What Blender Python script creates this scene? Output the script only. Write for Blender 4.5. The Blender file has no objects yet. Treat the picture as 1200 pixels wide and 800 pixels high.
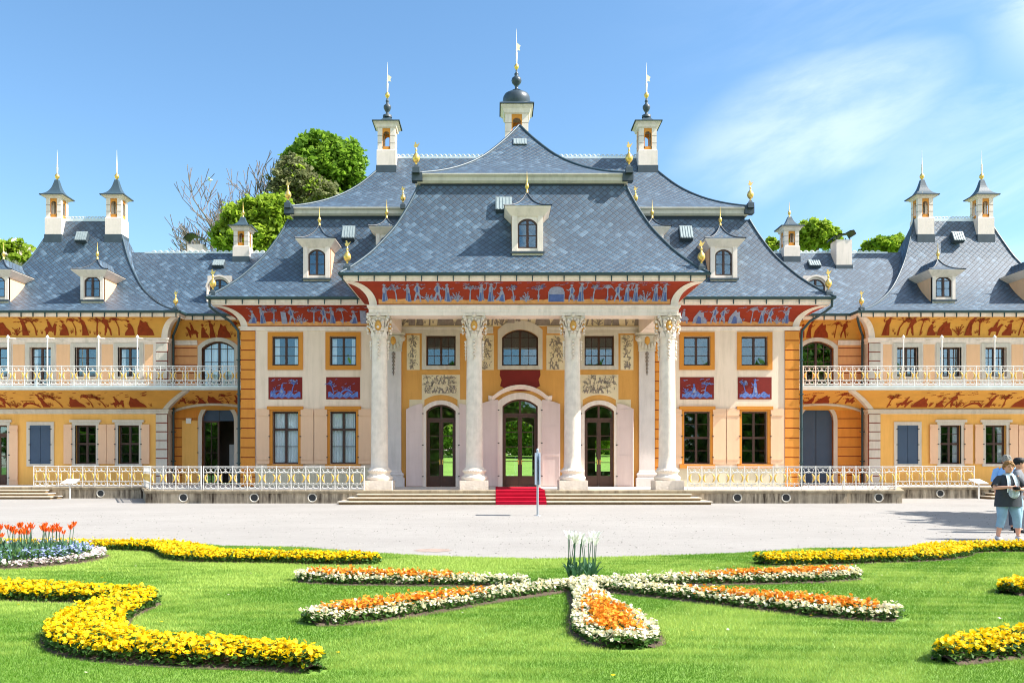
import bpy, math, random
import numpy as np
from mathutils import Vector, Matrix
from mathutils.geometry import tessellate_polygon
random.seed(11)
rng = np.random.default_rng(5)
R = math.radians
PI = math.pi
S = bpy.context.scene
COL = S.collection
EYE, FOC, CAMX = 1.6, 1024.0, -1.17      # eye height, focal length (photo pixels), camera x; the palace axis is x = 0

def PX(px, Y): return (px - 580) / FOC * Y + CAMX      # measuring the photo: a column on a facade Y metres away -> x
def PZ(py, Y): return EYE - (py - 543) / FOC * Y       # the same for heights

# ------------------------------------------------------------------ objects
WL = {}
def link(o, parent, wloc):
    COL.objects.link(o)
    wloc = Vector(wloc)
    WL[o.name] = wloc
    if parent is not None:
        o.parent = parent
        o.location = wloc - WL[parent.name]
    else:
        o.location = wloc
    return o

def tag(o, label=None, cat=None, group=None, kind=None):
    for k, v in (('label', label), ('category', cat), ('group', group), ('kind', kind)):
        if v: o[k] = v
    return o

def thing(name, label, cat, loc, group=None, rotz=0):
    o = bpy.data.objects.new(name, None)
    o.empty_display_size = 0.2
    link(o, None, loc)
    o.rotation_euler.z = rotz
    return tag(o, label, cat, group)

class MB:
    """collects faces for one mesh"""
    def __init__(s): s.v, s.f, s.m, s.uv, s.sm = [], [], [], [], []
    def face(s, pts, m=0, uv=None, sm=False):
        b = len(s.v); s.v.extend(tuple(p) for p in pts)
        s.f.append(tuple(range(b, b + len(pts)))); s.m.append(m); s.uv.append(uv); s.sm.append(sm)
    def grid(s, rows, m=0, closed=False, sm=True, uvs=None):
        """rows of equal length; shared vertices so that shading can be smooth"""
        b = len(s.v); n = len(rows[0])
        for r in rows: s.v.extend(tuple(p) for p in r)
        for i in range(len(rows) - 1):
            for j in range(n if closed else n - 1):
                k = (j + 1) % n
                s.f.append((b + i*n + j, b + i*n + k, b + (i+1)*n + k, b + (i+1)*n + j)); s.m.append(m); s.sm.append(sm)
                s.uv.append(None if uvs is None else (uvs[i][j], uvs[i][k], uvs[i+1][k], uvs[i+1][j]))
    def box(s, x0, x1, y0, y1, z0, z1, m=0):
        if x0 > x1: x0, x1 = x1, x0
        p = [(x, y, z) for z in (z0, z1) for y in (y0, y1) for x in (x0, x1)]
        for q in ((0,2,3,1), (4,5,7,6), (0,1,5,4), (2,6,7,3), (0,4,6,2), (1,3,7,5)):
            s.face([p[i] for i in q], m)
    def lathe(s, prof, c=(0,0,0), seg=16, m=0, sm=True, sx=1.0):
        rows = [[(c[0] + sx*r*math.cos(2*PI*k/seg), c[1] + r*math.sin(2*PI*k/seg), c[2] + z) for k in range(seg)] for r, z in prof]
        s.grid(rows, m, True, sm)
    def square(s, prof, c=(0,0,0), m=0, my=1.0):
        """stacked square rings (half width, z)"""
        rows = [[(c[0]+x*h, c[1]+y*h*my, c[2]+z) for x, y in ((-1,-1), (1,-1), (1,1), (-1,1))] for h, z in prof]
        s.grid(rows, m, True, False)
        s.face(rows[-1], m)
    def tube(s, pts, r, seg=5, m=0, sm=True, caps=False):
        pts = [Vector(p) for p in pts]
        rr = r if isinstance(r, (list, tuple)) else [r]*len(pts)
        rows = []; ref = None
        for i, p in enumerate(pts):
            d = (pts[min(i+1, len(pts)-1)] - pts[max(i-1, 0)])
            if d.length < 1e-9: d = Vector((0,0,1))
            d.normalize()
            if ref is None or abs(ref.dot(d)) > .99:
                ref = Vector((0,0,1)) if abs(d.z) < .9 else Vector((1,0,0))
            a = ref.cross(d).normalized(); ref = d.cross(a).normalized()
            rows.append([p + rr[i]*(math.cos(2*PI*k/seg)*a + math.sin(2*PI*k/seg)*ref) for k in range(seg)])
        s.grid(rows, m, True, sm)
        if caps: s.face(rows[0][::-1], m); s.face(rows[-1], m)
    def ball(s, c, r, m=0, seg=10, rings=6, sz=1.0, sx=1.0, sy=1.0):
        rows = []
        for i in range(rings+1):
            t = PI*i/rings
            rows.append([(c[0]+sx*r*math.sin(t)*math.cos(2*PI*k/seg), c[1]+sy*r*math.sin(t)*math.sin(2*PI*k/seg), c[2]-sz*r*math.cos(t)) for k in range(seg)])
        s.grid(rows, m, True, True)
    def poly(s, pts, m=0):
        """one flat, possibly concave polygon"""
        for t in tessellate_polygon([[Vector(p) for p in pts]]):
            s.face([pts[i] for i in t], m)
    def slab(s, pts, d, m=0):
        """a flat polygon thickened along vector d"""
        d = Vector(d); q = [tuple(Vector(p) + d) for p in pts]
        s.poly(pts, m); s.poly(q, m)
        for i in range(len(pts)):
            j = (i+1) % len(pts)
            s.face([pts[i], pts[j], q[j], q[i]], m)
    def sweep(s, path, prof, m=0, closed_prof=False, sm=False, side=1, ends=False):
        """profile [(out, z)] carried along plan path with mitred corners; out points to the right of travel when side = 1"""
        n = len(path); rows = []
        for i in range(n):
            p = Vector(path[i])
            d0 = (p - Vector(path[i-1])).normalized() if i else None
            d1 = (Vector(path[i+1]) - p).normalized() if i < n-1 else None
            nr = lambda d: Vector((d.y, -d.x)) * side
            if d0 is None: o = nr(d1)
            elif d1 is None: o = nr(d0)
            else:
                a, b = nr(d0), nr(d1); o = (a + b); o = o / max(1e-6, o.dot(a))
            rows.append([(p.x + o.x*u, p.y + o.y*u, z) for u, z in prof])
        s.grid(rows, m, closed_prof, sm)
        if ends: s.poly(rows[0], m); s.poly(rows[-1], m)
    def ring(s, w, h, rise, t, y0, y1, xc=0, z0=0, m=0, bottom=False, n=10, tt=None):
        """a frame of width t INSIDE the opening w x h (arched by rise), from y0 to y1"""
        tt = t if tt is None else tt
        O = outline(w, h, rise, n); I = outline(w-2*t, h-tt, max(0.0, rise*(w-2*t)/w), n)
        f = lambda P, y: [(xc+x, y, z0+z) for x, z in P]
        O0, O1, I0, I1 = f(O, y0), f(O, y1), f(I, y0), f(I, y1)
        for i in range(len(O)-1):
            s.face([O0[i], I0[i], I0[i+1], O0[i+1]], m)
            s.face([I0[i], I1[i], I1[i+1], I0[i+1]], m)
            s.face([O1[i], O0[i], O0[i+1], O1[i+1]], m)
            s.face([O1[i], O1[i+1], I1[i+1], I1[i]], m)
        for e in (0, -1): s.face([O0[e], O1[e], I1[e], I0[e]], m)
        if bottom: s.box(xc-w/2+t, xc+w/2-t, y0+.001, y1-.001, z0, z0+t, m)
    def mesh(s, name, mats):
        me = bpy.data.meshes.new(name)
        me.from_pydata(s.v, [], s.f)
        for mt in (mats if isinstance(mats, (list, tuple)) else [mats]): me.materials.append(mt)
        me.polygons.foreach_set('material_index', s.m)
        me.polygons.foreach_set('use_smooth', s.sm)
        if any(u is not None for u in s.uv):
            ul = me.uv_layers.new(name='UVMap'); arr = []
            for f, u in zip(s.f, s.uv): arr.extend(c for q in (u or [(0, 0)]*len(f)) for c in q)
            ul.data.foreach_set('uv', arr)
        me.update()
        return me

def outline(w, h, rise, n=10):
    """left foot, up, over the arch, right foot"""
    pts = [(-w/2, 0), (-w/2, h-rise)]
    if rise > 1e-4:
        pts = pts[:1] + arc(-w/2, w/2, h-rise, h, n) + [(w/2, 0)]
    else:
        pts += [(-w/2 + w*k/n, h) for k in range(1, n)]
        pts = [(-w/2, 0), (-w/2, h)] + pts[2:] + [(w/2, h), (w/2, 0)]
    return pts

def arc(x0, x1, zs, zt, n=10):
    """circular (or half-elliptic) arch from spring zs to crown zt"""
    hw, r, xc = (x1-x0)/2, zt-zs, (x0+x1)/2
    if r >= hw*.97:
        return [(xc - hw*math.cos(PI*k/n), zs + r*math.sin(PI*k/n)) for k in range(n+1)]
    rad = (hw*hw + r*r)/(2*r); a = math.asin(hw/rad)
    return [(xc + rad*math.sin(-a + 2*a*k/n), zt - rad + rad*math.cos(-a + 2*a*k/n)) for k in range(n+1)]

def archz(x, w, h, rise):
    if rise <= 1e-4: return h
    hw = w/2
    if rise >= hw*.97: return h - rise + rise*math.sqrt(max(0, 1-(x/hw)**2))
    rad = (hw*hw + rise*rise)/(2*rise)
    return h - rad + math.sqrt(max(0, rad*rad - x*x))

def obj(name, mb, mats, parent=None, loc=None, **tags):
    """mesh authored in world coordinates -> object whose origin sits at loc (default: its parent's)"""
    base = Vector(loc) if loc is not None else (WL[parent.name] if parent is not None else Vector((0,0,0)))
    me = mb.mesh(name, mats)
    me.transform(Matrix.Translation(-base))
    o = link(bpy.data.objects.new(name, me), parent, base)
    return tag(o, **tags)

CACHE = {}
def inst(key, build, name, parent, wloc, rotz=0, scale=None):
    """a shared mesh (authored round its own origin) placed as an object of its own"""
    if key not in CACHE:
        mb, mats = build(); CACHE[key] = mb.mesh(name, mats)
    o = link(bpy.data.objects.new(name, CACHE[key]), parent, wloc)
    o.rotation_euler.z = rotz
    if scale: o.scale = scale
    return o

# ------------------------------------------------------------------ materials
def srgb(r, g, b):
    f = lambda c: c/12.92 if c <= .04045 else ((c+.055)/1.055)**2.4
    return (f(r/255), f(g/255), f(b/255))

def nodes(name):
    m = bpy.data.materials.new(name); m.use_nodes = True
    nt = m.node_tree; return m, nt, nt.nodes['Principled BSDF']

def N(nt, typ, **kw):
    n = nt.nodes.new(typ)
    for k, v in kw.items():
        if k in n.inputs: n.inputs[k].default_value = v
        else: setattr(n, k, v)
    return n

def mixc(nt, fac, a, b, mode='MIX'):
    n = nt.nodes.new('ShaderNodeMix'); n.data_type = 'RGBA'; n.blend_type = mode
    for sock, v in ((n.inputs[0], fac), (n.inputs[6], a), (n.inputs[7], b)):
        if hasattr(v, 'is_linked') or hasattr(v, 'links'): nt.links.new(v, sock)
        elif isinstance(v, (int, float)): sock.default_value = v
        else: sock.default_value = (*v[:3], 1)
    return n.outputs[2]

def ramp(nt, src, lo, hi, a=0.0, b=1.0):
    n = nt.nodes.new('ShaderNodeMapRange'); n.clamp = True
    n.inputs[1].default_value, n.inputs[2].default_value, n.inputs[3].default_value, n.inputs[4].default_value = lo, hi, a, b
    nt.links.new(src, n.inputs[0]); return n.outputs[0]

def coords(nt, kind='Object', scale=(1,1,1), rot=(0,0,0)):
    tc = nt.nodes.new('ShaderNodeTexCoord'); mp = nt.nodes.new('ShaderNodeMapping')
    nt.links.new(tc.outputs[kind], mp.inputs[0]); mp.inputs['Scale'].default_value = scale; mp.inputs['Rotation'].default_value = rot
    return mp.outputs[0]

def noise(nt, vec, scale, detail=4.0, rough=.55, dist=0.0):
    n = N(nt, 'ShaderNodeTexNoise', Scale=scale, Detail=detail, Roughness=rough, Distortion=dist)
    nt.links.new(vec, n.inputs['Vector']); return n.outputs['Fac']

def bump(nt, bs, src, strength, dist=.02):
    b = N(nt, 'ShaderNodeBump', Strength=strength, Distance=dist)
    nt.links.new(src, b.inputs['Height']); nt.links.new(b.outputs[0], bs.inputs['Normal'])

def paint(name, col, rough=.75, var=.10, scale=1.3, bmp=.15, bscale=35, spec=.3, metal=0.0, streak=None, sthr=(.45, .72)):
    """matt paint, plaster, stone or metal with uneven wear; streak = (colour, amount) adds runs of dirt that hang downwards"""
    m, nt, bs = nodes(name)
    v = coords(nt)
    n1 = noise(nt, v, scale, 6, .6)
    c = mixc(nt, ramp(nt, n1, .3, .7), tuple(x*(1-var) for x in col), tuple(min(1, x*(1+var)) for x in col))
    n2 = noise(nt, v, bscale, 3, .6)
    c = mixc(nt, ramp(nt, n2, .55, .8, 0, var*1.2), c, tuple(x*.6 for x in col))
    if streak:
        sv = coords(nt, scale=(3.5, 3.5, .35))
        s1 = noise(nt, sv, 1.4, 6, .65)
        s2 = noise(nt, v, .9, 4, .6)
        ml = N(nt, 'ShaderNodeMath', operation='MULTIPLY'); nt.links.new(ramp(nt, s1, *sthr), ml.inputs[0]); nt.links.new(ramp(nt, s2, .3, .62, .25, 1), ml.inputs[1])
        m2 = N(nt, 'ShaderNodeMath', operation='MULTIPLY'); nt.links.new(ml.outputs[0], m2.inputs[0]); m2.inputs[1].default_value = streak[1]
        c = mixc(nt, m2.outputs[0], c, streak[0])
    nt.links.new(c, bs.inputs['Base Color'])
    bs.inputs['Roughness'].default_value = rough; bs.inputs['Metallic'].default_value = metal
    bs.inputs['Specular IOR Level'].default_value = spec
    if bmp: bump(nt, bs, n2, bmp)
    return m

TILE = .215
def slate_mat():
    m, nt, bs = nodes('slate')
    v = coords(nt, 'UV', rot=(0, 0, R(45)))
    br = N(nt, 'ShaderNodeTexBrick', offset=0.0, Scale=1.0)
    br.inputs['Brick Width'].default_value = TILE; br.inputs['Row Height'].default_value = TILE
    br.inputs['Mortar Size'].default_value = .021; br.inputs['Mortar Smooth'].default_value = .3
    br.inputs['Color1'].default_value = (*srgb(47, 71, 90), 1); br.inputs['Color2'].default_value = (*srgb(66, 95, 116), 1)
    br.inputs['Mortar'].default_value = (*srgb(18, 26, 36), 1); br.inputs['Bias'].default_value = -.1
    nt.links.new(v, br.inputs['Vector'])
    # single paler slates, picked per tile
    sep = N(nt, 'ShaderNodeSeparateXYZ'); nt.links.new(v, sep.inputs[0])
    fl = []
    for k in (0, 1):
        d = N(nt, 'ShaderNodeMath', operation='DIVIDE'); nt.links.new(sep.outputs[k], d.inputs[0]); d.inputs[1].default_value = TILE
        f = N(nt, 'ShaderNodeMath', operation='FLOOR'); nt.links.new(d.outputs[0], f.inputs[0]); fl.append(f.outputs[0])
    cb = N(nt, 'ShaderNodeCombineXYZ'); nt.links.new(fl[0], cb.inputs[0]); nt.links.new(fl[1], cb.inputs[1])
    wn = N(nt, 'ShaderNodeTexWhiteNoise', noise_dimensions='2D'); nt.links.new(cb.outputs[0], wn.inputs['Vector'])
    c = mixc(nt, ramp(nt, wn.outputs['Value'], .84, .99, 0, .5), br.outputs['Color'], srgb(110, 136, 156))
    n1 = noise(nt, coords(nt, 'UV'), .45, 5, .6)
    c = mixc(nt, ramp(nt, n1, .35, .7, 0, .38), c, srgb(38, 54, 72))
    c = mixc(nt, ramp(nt, noise(nt, coords(nt, 'UV', scale=(2.2, .5, 1)), 1.2, 5, .6), .56, .78, 0, .3), c, srgb(104, 122, 138))
    nt.links.new(c, bs.inputs['Base Color'])
    bs.inputs['Roughness'].default_value = .56; bs.inputs['Specular IOR Level'].default_value = 1.0
    # each tile tips up towards its lower point
    fr = []
    for k in (0, 1):
        d = N(nt, 'ShaderNodeMath', operation='DIVIDE'); nt.links.new(sep.outputs[k], d.inputs[0]); d.inputs[1].default_value = TILE
        f = N(nt, 'ShaderNodeMath', operation='FRACT'); nt.links.new(d.outputs[0], f.inputs[0]); fr.append(f.outputs[0])
    ad = N(nt, 'ShaderNodeMath', operation='ADD'); nt.links.new(fr[0], ad.inputs[0]); nt.links.new(fr[1], ad.inputs[1])
    wv = N(nt, 'ShaderNodeMath', operation='MULTIPLY_ADD'); nt.links.new(wn.outputs['Value'], wv.inputs[0]); wv.inputs[1].default_value = .8; nt.links.new(ad.outputs[0], wv.inputs[2])
    su = N(nt, 'ShaderNodeMath', operation='MULTIPLY_ADD'); nt.links.new(br.outputs['Fac'], su.inputs[0]); su.inputs[1].default_value = -1.2; nt.links.new(wv.outputs[0], su.inputs[2])
    bump(nt, bs, su.outputs[0], .5, .03)
    return m

def glass_mat(name='window_glass', tint=(.96, .98, .98), refl=.75, ior=1.7):
    m, nt, bs = nodes(name); nt.nodes.remove(bs)
    tr = N(nt, 'ShaderNodeBsdfTransparent'); tr.inputs[0].default_value = (*tint, 1)
    gl = N(nt, 'ShaderNodeBsdfGlossy', Roughness=.015); gl.inputs[0].default_value = (.66, .88, 1, 1)
    fr = N(nt, 'ShaderNodeFresnel', IOR=1.7)
    v = coords(nt); nz = noise(nt, v, .9, 2, .5); bm = N(nt, 'ShaderNodeBump', Strength=.05, Distance=.05); nt.links.new(nz, bm.inputs['Height'])
    nt.links.new(bm.outputs[0], gl.inputs['Normal'])
    mu = N(nt, 'ShaderNodeMath', operation='MULTIPLY', use_clamp=True); nt.links.new(fr.outputs[0], mu.inputs[0]); mu.inputs[1].default_value = 2.0*refl
    mx = N(nt, 'ShaderNodeMixShader'); nt.links.new(mu.outputs[0], mx.inputs[0]); nt.links.new(tr.outputs[0], mx.inputs[1]); nt.links.new(gl.outputs[0], mx.inputs[2])
    nt.links.new(mx.outputs[0], nt.nodes['Material Output'].inputs[0])
    return m

def leaf_mat(name, c0, c1, trans=.35, rough=.6):
    """leaf or petal colour that varies from leaf to leaf (per-face attribute) and lets some light through"""
    m, nt, bs = nodes(name); nt.nodes.remove(bs)
    at = N(nt, 'ShaderNodeAttribute', attribute_name='tone')
    c = mixc(nt, at.outputs['Fac'], c0, c1)
    df = N(nt, 'ShaderNodeBsdfPrincipled', Roughness=rough); df.inputs['Specular IOR Level'].default_value = .25; nt.links.new(c, df.inputs['Base Color'])
    tl = N(nt, 'ShaderNodeBsdfTranslucent'); nt.links.new(c, tl.inputs[0])
    mx = N(nt, 'ShaderNodeMixShader'); mx.inputs[0].default_value = trans
    nt.links.new(df.outputs[0], mx.inputs[1]); nt.links.new(tl.outputs[0], mx.inputs[2])
    nt.links.new(mx.outputs[0], nt.nodes['Material Output'].inputs[0])
    return m

M = {}
M['slate'] = slate_mat()
M['slate_plain'] = paint('turret_slates', srgb(56, 74, 84), .45, .15, 3, .2, 16, .5)
M['hatch'] = paint('zinc_hatch', srgb(150, 162, 162), .5, .15, 6, .05, 20, .5, .2)
M['band'] = paint('shaded_slate_band', srgb(34, 48, 62), .6, .2, 3, .2, 14, .4)  # slate coloured dark for the shadow the cornice throws on it
M['lead'] = paint('lead_flashing', srgb(58, 70, 78), .5, .2, 2, .1, 20, .5)
M['copper'] = paint('green_copper', srgb(36, 62, 64), .5, .25, 2, .1, 20, .5)
M['onion'] = paint('dark_copper', srgb(52, 66, 76), .4, .2, 2, .1, 14, .5)
M['cream'] = paint('cream_plaster', srgb(238, 214, 190), .85, .045, .6, .25, 24, streak=(srgb(186, 164, 134), .5))
M['gold_wall'] = paint('ochre_plaster', srgb(216, 158, 82), .85, .07, .7, .25, 24, streak=(srgb(176, 124, 54), .4))
M['yellow_wall'] = paint('yellow_plaster', srgb(238, 182, 98), .85, .06, .7, .25, 24, streak=(srgb(196, 146, 66), .4))
M['orange'] = paint('orange_plaster', srgb(220, 144, 60), .85, .08, .9, .25, 24, streak=(srgb(186, 108, 40), .45))
M['pink'] = paint('pink_plaster', srgb(238, 190, 146), .85, .05, .8, .25, 24, streak=(srgb(206, 158, 120), .35))
M['base_plaster'] = paint('plinth_plaster', srgb(208, 196, 168), .9, .08, 1.2, .3, 24, streak=(srgb(150, 138, 112), .5))
M['joint'] = paint('painted_joint', srgb(126, 50, 30), .85, .1)
M['grey_stone'] = paint('grey_sandstone', srgb(206, 198, 184), .85, .07, 1.5, .3, 30, streak=(srgb(150, 142, 130), .45))
M['white_stone'] = paint('white_painted_stone', srgb(236, 220, 206), .8, .06, 1.5, .3, 30, streak=(srgb(176, 166, 148), .5))
M['column'] = paint('column_stone', srgb(227, 213, 197), .85, .12, 3.2, .6, 12, streak=(srgb(160, 148, 132), .32))
M['pale_grey_stone'] = paint('pilaster_stone', srgb(212, 202, 196), .85, .06, 1.6, .3, 26, streak=(srgb(164, 158, 152), .4))  # pilaster shafts and bases, a little greyer than the columns
M['terr'] = paint('weathered_terrace_stone', srgb(184, 168, 144), .9, .26, 1.3, .6, 10, streak=(srgb(58, 46, 36), 1.0), sthr=(.4, .6))
M['coping'] = paint('coping_stone', srgb(158, 144, 120), .9, .2, 2.2, .5, 14, streak=(srgb(78, 66, 52), .85))
M['step'] = paint('sandstone_step', srgb(196, 184, 164), .9, .12, 1.8, .5, 18)
M['riser'] = paint('shaded_stained_riser', srgb(132, 108, 74), .9, .2, 2.2, .5, 14, streak=(srgb(80, 66, 46), .7))  # step dirt plus riser shade put into the colour, against sunlit treads
M['paving'] = paint('terrace_paving', srgb(196, 190, 180), .9, .1, 2, .3, 18)
M['red'] = paint('iron_red_paint', srgb(152, 54, 32), .85, .12, 1.6, .2, 30)
M['dark_red'] = paint('dark_red_paint', srgb(124, 40, 34), .85, .08, 1.6, .2, 30)
M['ochre'] = paint('ochre_frieze_paint', srgb(213, 157, 72), .85, .10, 1.2, .2, 30)
M['beige_paint'] = paint('beige_frieze_paint', srgb(224, 206, 170), .85, .1, 1.4, .2, 30)
M['blue_a'] = paint('blue_figures', srgb(146, 152, 176), .85, .24, 9, .2, 40)
M['blue_b'] = paint('deep_blue_figures', srgb(84, 104, 158), .85, .22, 9, .2, 40)
M['blue_c'] = paint('bright_blue_figures', srgb(92, 118, 184), .85, .2, 9, .2, 40)
M['sand'] = paint('painted_ground', srgb(224, 158, 96), .85, .18, 5, .2, 40)
M['brown_fig'] = paint('russet_figures', srgb(138, 54, 18), .85, .18, 6, .2, 40)
M['grey_fig'] = paint('grey_figures', srgb(138, 126, 116), .85, .2, 7, .2, 40)
M['orange_frame'] = paint('orange_window_surround', srgb(208, 136, 52), .8, .07, 1.2, .15)
M['timber'] = paint('brown_window_timber', srgb(70, 46, 36), .5, .12, 3, .1, 40, .4)
M['door_wood'] = paint('brown_door_timber', srgb(82, 56, 44), .5, .12, 3, .1, 40, .4)
M['shutter'] = paint('salmon_shutter_paint', srgb(232, 190, 154), .7, .05, 1.2, .1, 40, streak=(srgb(206, 164, 134), .3))
M['pink_shutter'] = paint('pale_pink_shutter_paint', srgb(222, 200, 192), .7, .05, 1.2, .1, 40, streak=(srgb(190, 164, 156), .3))
M['blue_door'] = paint('slate_blue_shutter_paint', srgb(66, 84, 106), .65, .07, 1.5, .1, 40)
M['white_metal'] = paint('white_railing_paint', srgb(230, 226, 218), .5, .05, 3, 0, 30, .4)
M['gilt'] = paint('gilding', srgb(236, 196, 108), .3, .12, 5, .05, 30, .5, .85)
M['shield'] = paint('gilded_shield', srgb(206, 150, 64), .5, .2, 9, .1, 40, .5, .2)
M['gold_paint'] = paint('gold_railing_paint', srgb(226, 184, 92), .45, .1, 4, 0, 30, .5, .25)
M['pale_gilt'] = paint('pale_gilded_spire', srgb(244, 230, 196), .4, .08, 3, 0, 30, .5, .3)
M['curtain'] = paint('curtain_cloth', srgb(246, 248, 250), .9, .03, 2, .1)
M['tin'] = paint('galvanised_sheet', srgb(206, 216, 216), .45, .1, 2, .05, 20, .5, .3)
M['carpet'] = paint('red_carpet', srgb(164, 18, 44), .95, .1, 3, .3, 60, .1)
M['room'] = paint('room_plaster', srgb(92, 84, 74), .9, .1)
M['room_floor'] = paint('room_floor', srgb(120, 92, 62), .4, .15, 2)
M['iron'] = paint('dark_iron', srgb(40, 42, 44), .5, .1, 4, .05, 30, .5)
M['dark_pipe'] = paint('downpipe_paint', srgb(38, 62, 66), .5, .15, 3, .05, 30, .5)
M['steel'] = paint('brushed_steel', srgb(176, 184, 192), .35, .06, 3, .05, 30, .5, .7)
M['panel_blue'] = paint('pale_sign_panel', srgb(196, 212, 226), .4, .03, 3, 0, 30, .5)
M['paper'] = paint('printed_sheet', srgb(236, 236, 232), .5, .03, 3, 0)
M['glass'] = glass_mat()
# ------------------------------------------------------------------ walls and openings
def wall(mb, x0, x1, z0, z1, y, t, openings, m=0, mr=None):
    """a wall of thickness t facing -y with reveals; openings (xc, w, zb, zt, rise)"""
    mr = m if mr is None else mr
    xs = sorted({x0, x1} | {o[0]-o[1]/2 for o in openings} | {o[0]+o[1]/2 for o in openings})
    xs = [x for x in xs if x0 - 1e-6 <= x <= x1 + 1e-6]
    for a, b in zip(xs, xs[1:]):
        xm = (a+b)/2; zc = z0
        for o in sorted((o for o in openings if o[0]-o[1]/2 < xm < o[0]+o[1]/2), key=lambda o: o[2]):
            if o[2] > zc + 1e-4: wall_cell(mb, a, b, zc, o[2], y, t, m)
            zc = o[3]
        if z1 > zc + 1e-4: wall_cell(mb, a, b, zc, z1, y, t, m)
    for xc, w, zb, zt, rise in openings:
        l, r = xc-w/2, xc+w/2
        mb.face([(l, y, zb), (l, y+t, zb), (l, y+t, zt-rise), (l, y, zt-rise)], mr)
        mb.face([(r, y, zb), (r, y, zt-rise), (r, y+t, zt-rise), (r, y+t, zb)], mr)
        mb.face([(l, y, zb), (r, y, zb), (r, y+t, zb), (l, y+t, zb)], mr)
        if rise <= 1e-4:
            mb.face([(l, y, zt), (l, y+t, zt), (r, y+t, zt), (r, y, zt)], mr)
        else:
            A = arc(l, r, zt-rise, zt, 14)
            for (xa, za), (xb, zb2) in zip(A, A[1:]):
                mb.face([(xa, y, za), (xa, y+t, za), (xb, y+t, zb2), (xb, y, zb2)], mr)
                for yy in (y, y+t):
                    mb.face([(xa, yy, za), (xb, yy, zb2), (xb, yy, zt), (xa, yy, zt)], m)

def wall_cell(mb, a, b, z0, z1, y, t, m):
    mb.face([(a, y, z0), (b, y, z0), (b, y, z1), (a, y, z1)], m)
    mb.face([(a, y+t, z0), (a, y+t, z1), (b, y+t, z1), (b, y+t, z0)], m)

def quoin(mb, x0, x1, y, z0, z1, n, m=0, mj=1, joint=.035, proud=.03):
    """rusticated strip: n raised blocks over a darker joint colour"""
    mb.box(x0, x1, y-.006, y+.1, z0, z1, mj)
    h = (z1-z0)/n
    for i in range(n):
        a, b = z0+i*h+joint/2, z0+(i+1)*h-joint/2
        c = .012
        q = [(x0, a), (x1-joint*.0, a), (x1, b), (x0, b)]
        f0 = [(x, y-.004, z) for x, z in q]
        f1 = [(x0+c, y-proud, a+c), (x1-c, y-proud, a+c), (x1-c, y-proud, b-c), (x0+c, y-proud, b-c)]
        mb.face(f1, m)
        for k in range(4):
            l = (k+1) % 4; mb.face([f0[k], f0[l], f1[l], f1[k]], m)

# ------------------------------------------------------------------ windows
def sash_mesh(w, h, rise, cols, rows, transom, fr=.075, y=.2, bar=.028, mull=.1):
    """timber frame, centre mullion, transom and glazing bars of one window; z = 0 at the sill"""
    def build():
        mb = MB()
        mb.ring(w, h, rise, fr, y-.03, y+.06, bottom=True)
        top = lambda x: archz(x, w-2*fr, h-fr, max(0, rise*(w-2*fr)/w)) if rise else h-fr
        zt = transom*h if transom else None
        mb.box(-mull/2, mull/2, y-.045, y+.04, fr, top(mull/2)+.004)
        if zt: mb.box(-w/2+fr, w/2-fr, y-.04, y+.045, zt-.05, zt+.05)
        for side in (-1, 1):
            hw = w/2 - fr - mull/2
            for k in range(1, cols):
                x = side*(mull/2 + hw*k/cols)
                mb.box(x-bar/2, x+bar/2, y-.01, y+.02, fr, top(x)+.004)
        segs = [(fr, zt-.05, rows[0]), (zt+.05, h-rise, rows[1])] if zt else [(fr, h-rise if rise else h-fr, rows[0])]
        for a, b, n in segs:
            for k in range(1, n):
                z = a + (b-a)*k/n
                mb.box(-w/2+fr, w/2-fr, y-.012, y+.018, z-bar/2, z+bar/2)
            if rise and b == h-rise and not (zt and abs(zt+.05-b) < .1):
                mb.box(-w/2+fr, w/2-fr, y-.012, y+.018, b-bar/2, b+bar/2)
        return mb, [M['timber']]
    return build

def glass_mesh(w, h, rise, y=.205):
    def build():
        mb = MB(); P = outline(w-.06, h-.03, max(0, rise*(w-.06)/w), 10)
        f = [(x, y, z) for x, z in P]; b = [(x, y+.008, z) for x, z in P]
        mb.poly(f); mb.poly(b)
        for i in range(len(P)):
            j = (i+1) % len(P); mb.face([f[i], f[j], b[j], b[i]])
        return mb, [M['glass']]
    return build

def curtain_mesh(w, h, y, full):
    """gathered cloth hung in two halves, or one blind pulled across"""
    def build():
        mb = MB()
        for s_ in (-1, 1):
            xa, xb = (.02, w/2) if full else (w*.28, w/2)
            rows = []
            for i in range(9):
                z = .05 + (h-.08)*i/8; row = []
                for k in range(25):
                    u = k/24; x = s_*(xa + (xb-xa)*u*(1 - .1*(1-i/8)*(not full)))
                    row.append((x, y + .035*math.sin(u*34 + s_) + .02*math.sin(u*13 + i*.2), z))
                rows.append(row)
            mb.grid(rows)
        return mb, [M['curtain']]
    return build

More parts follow.
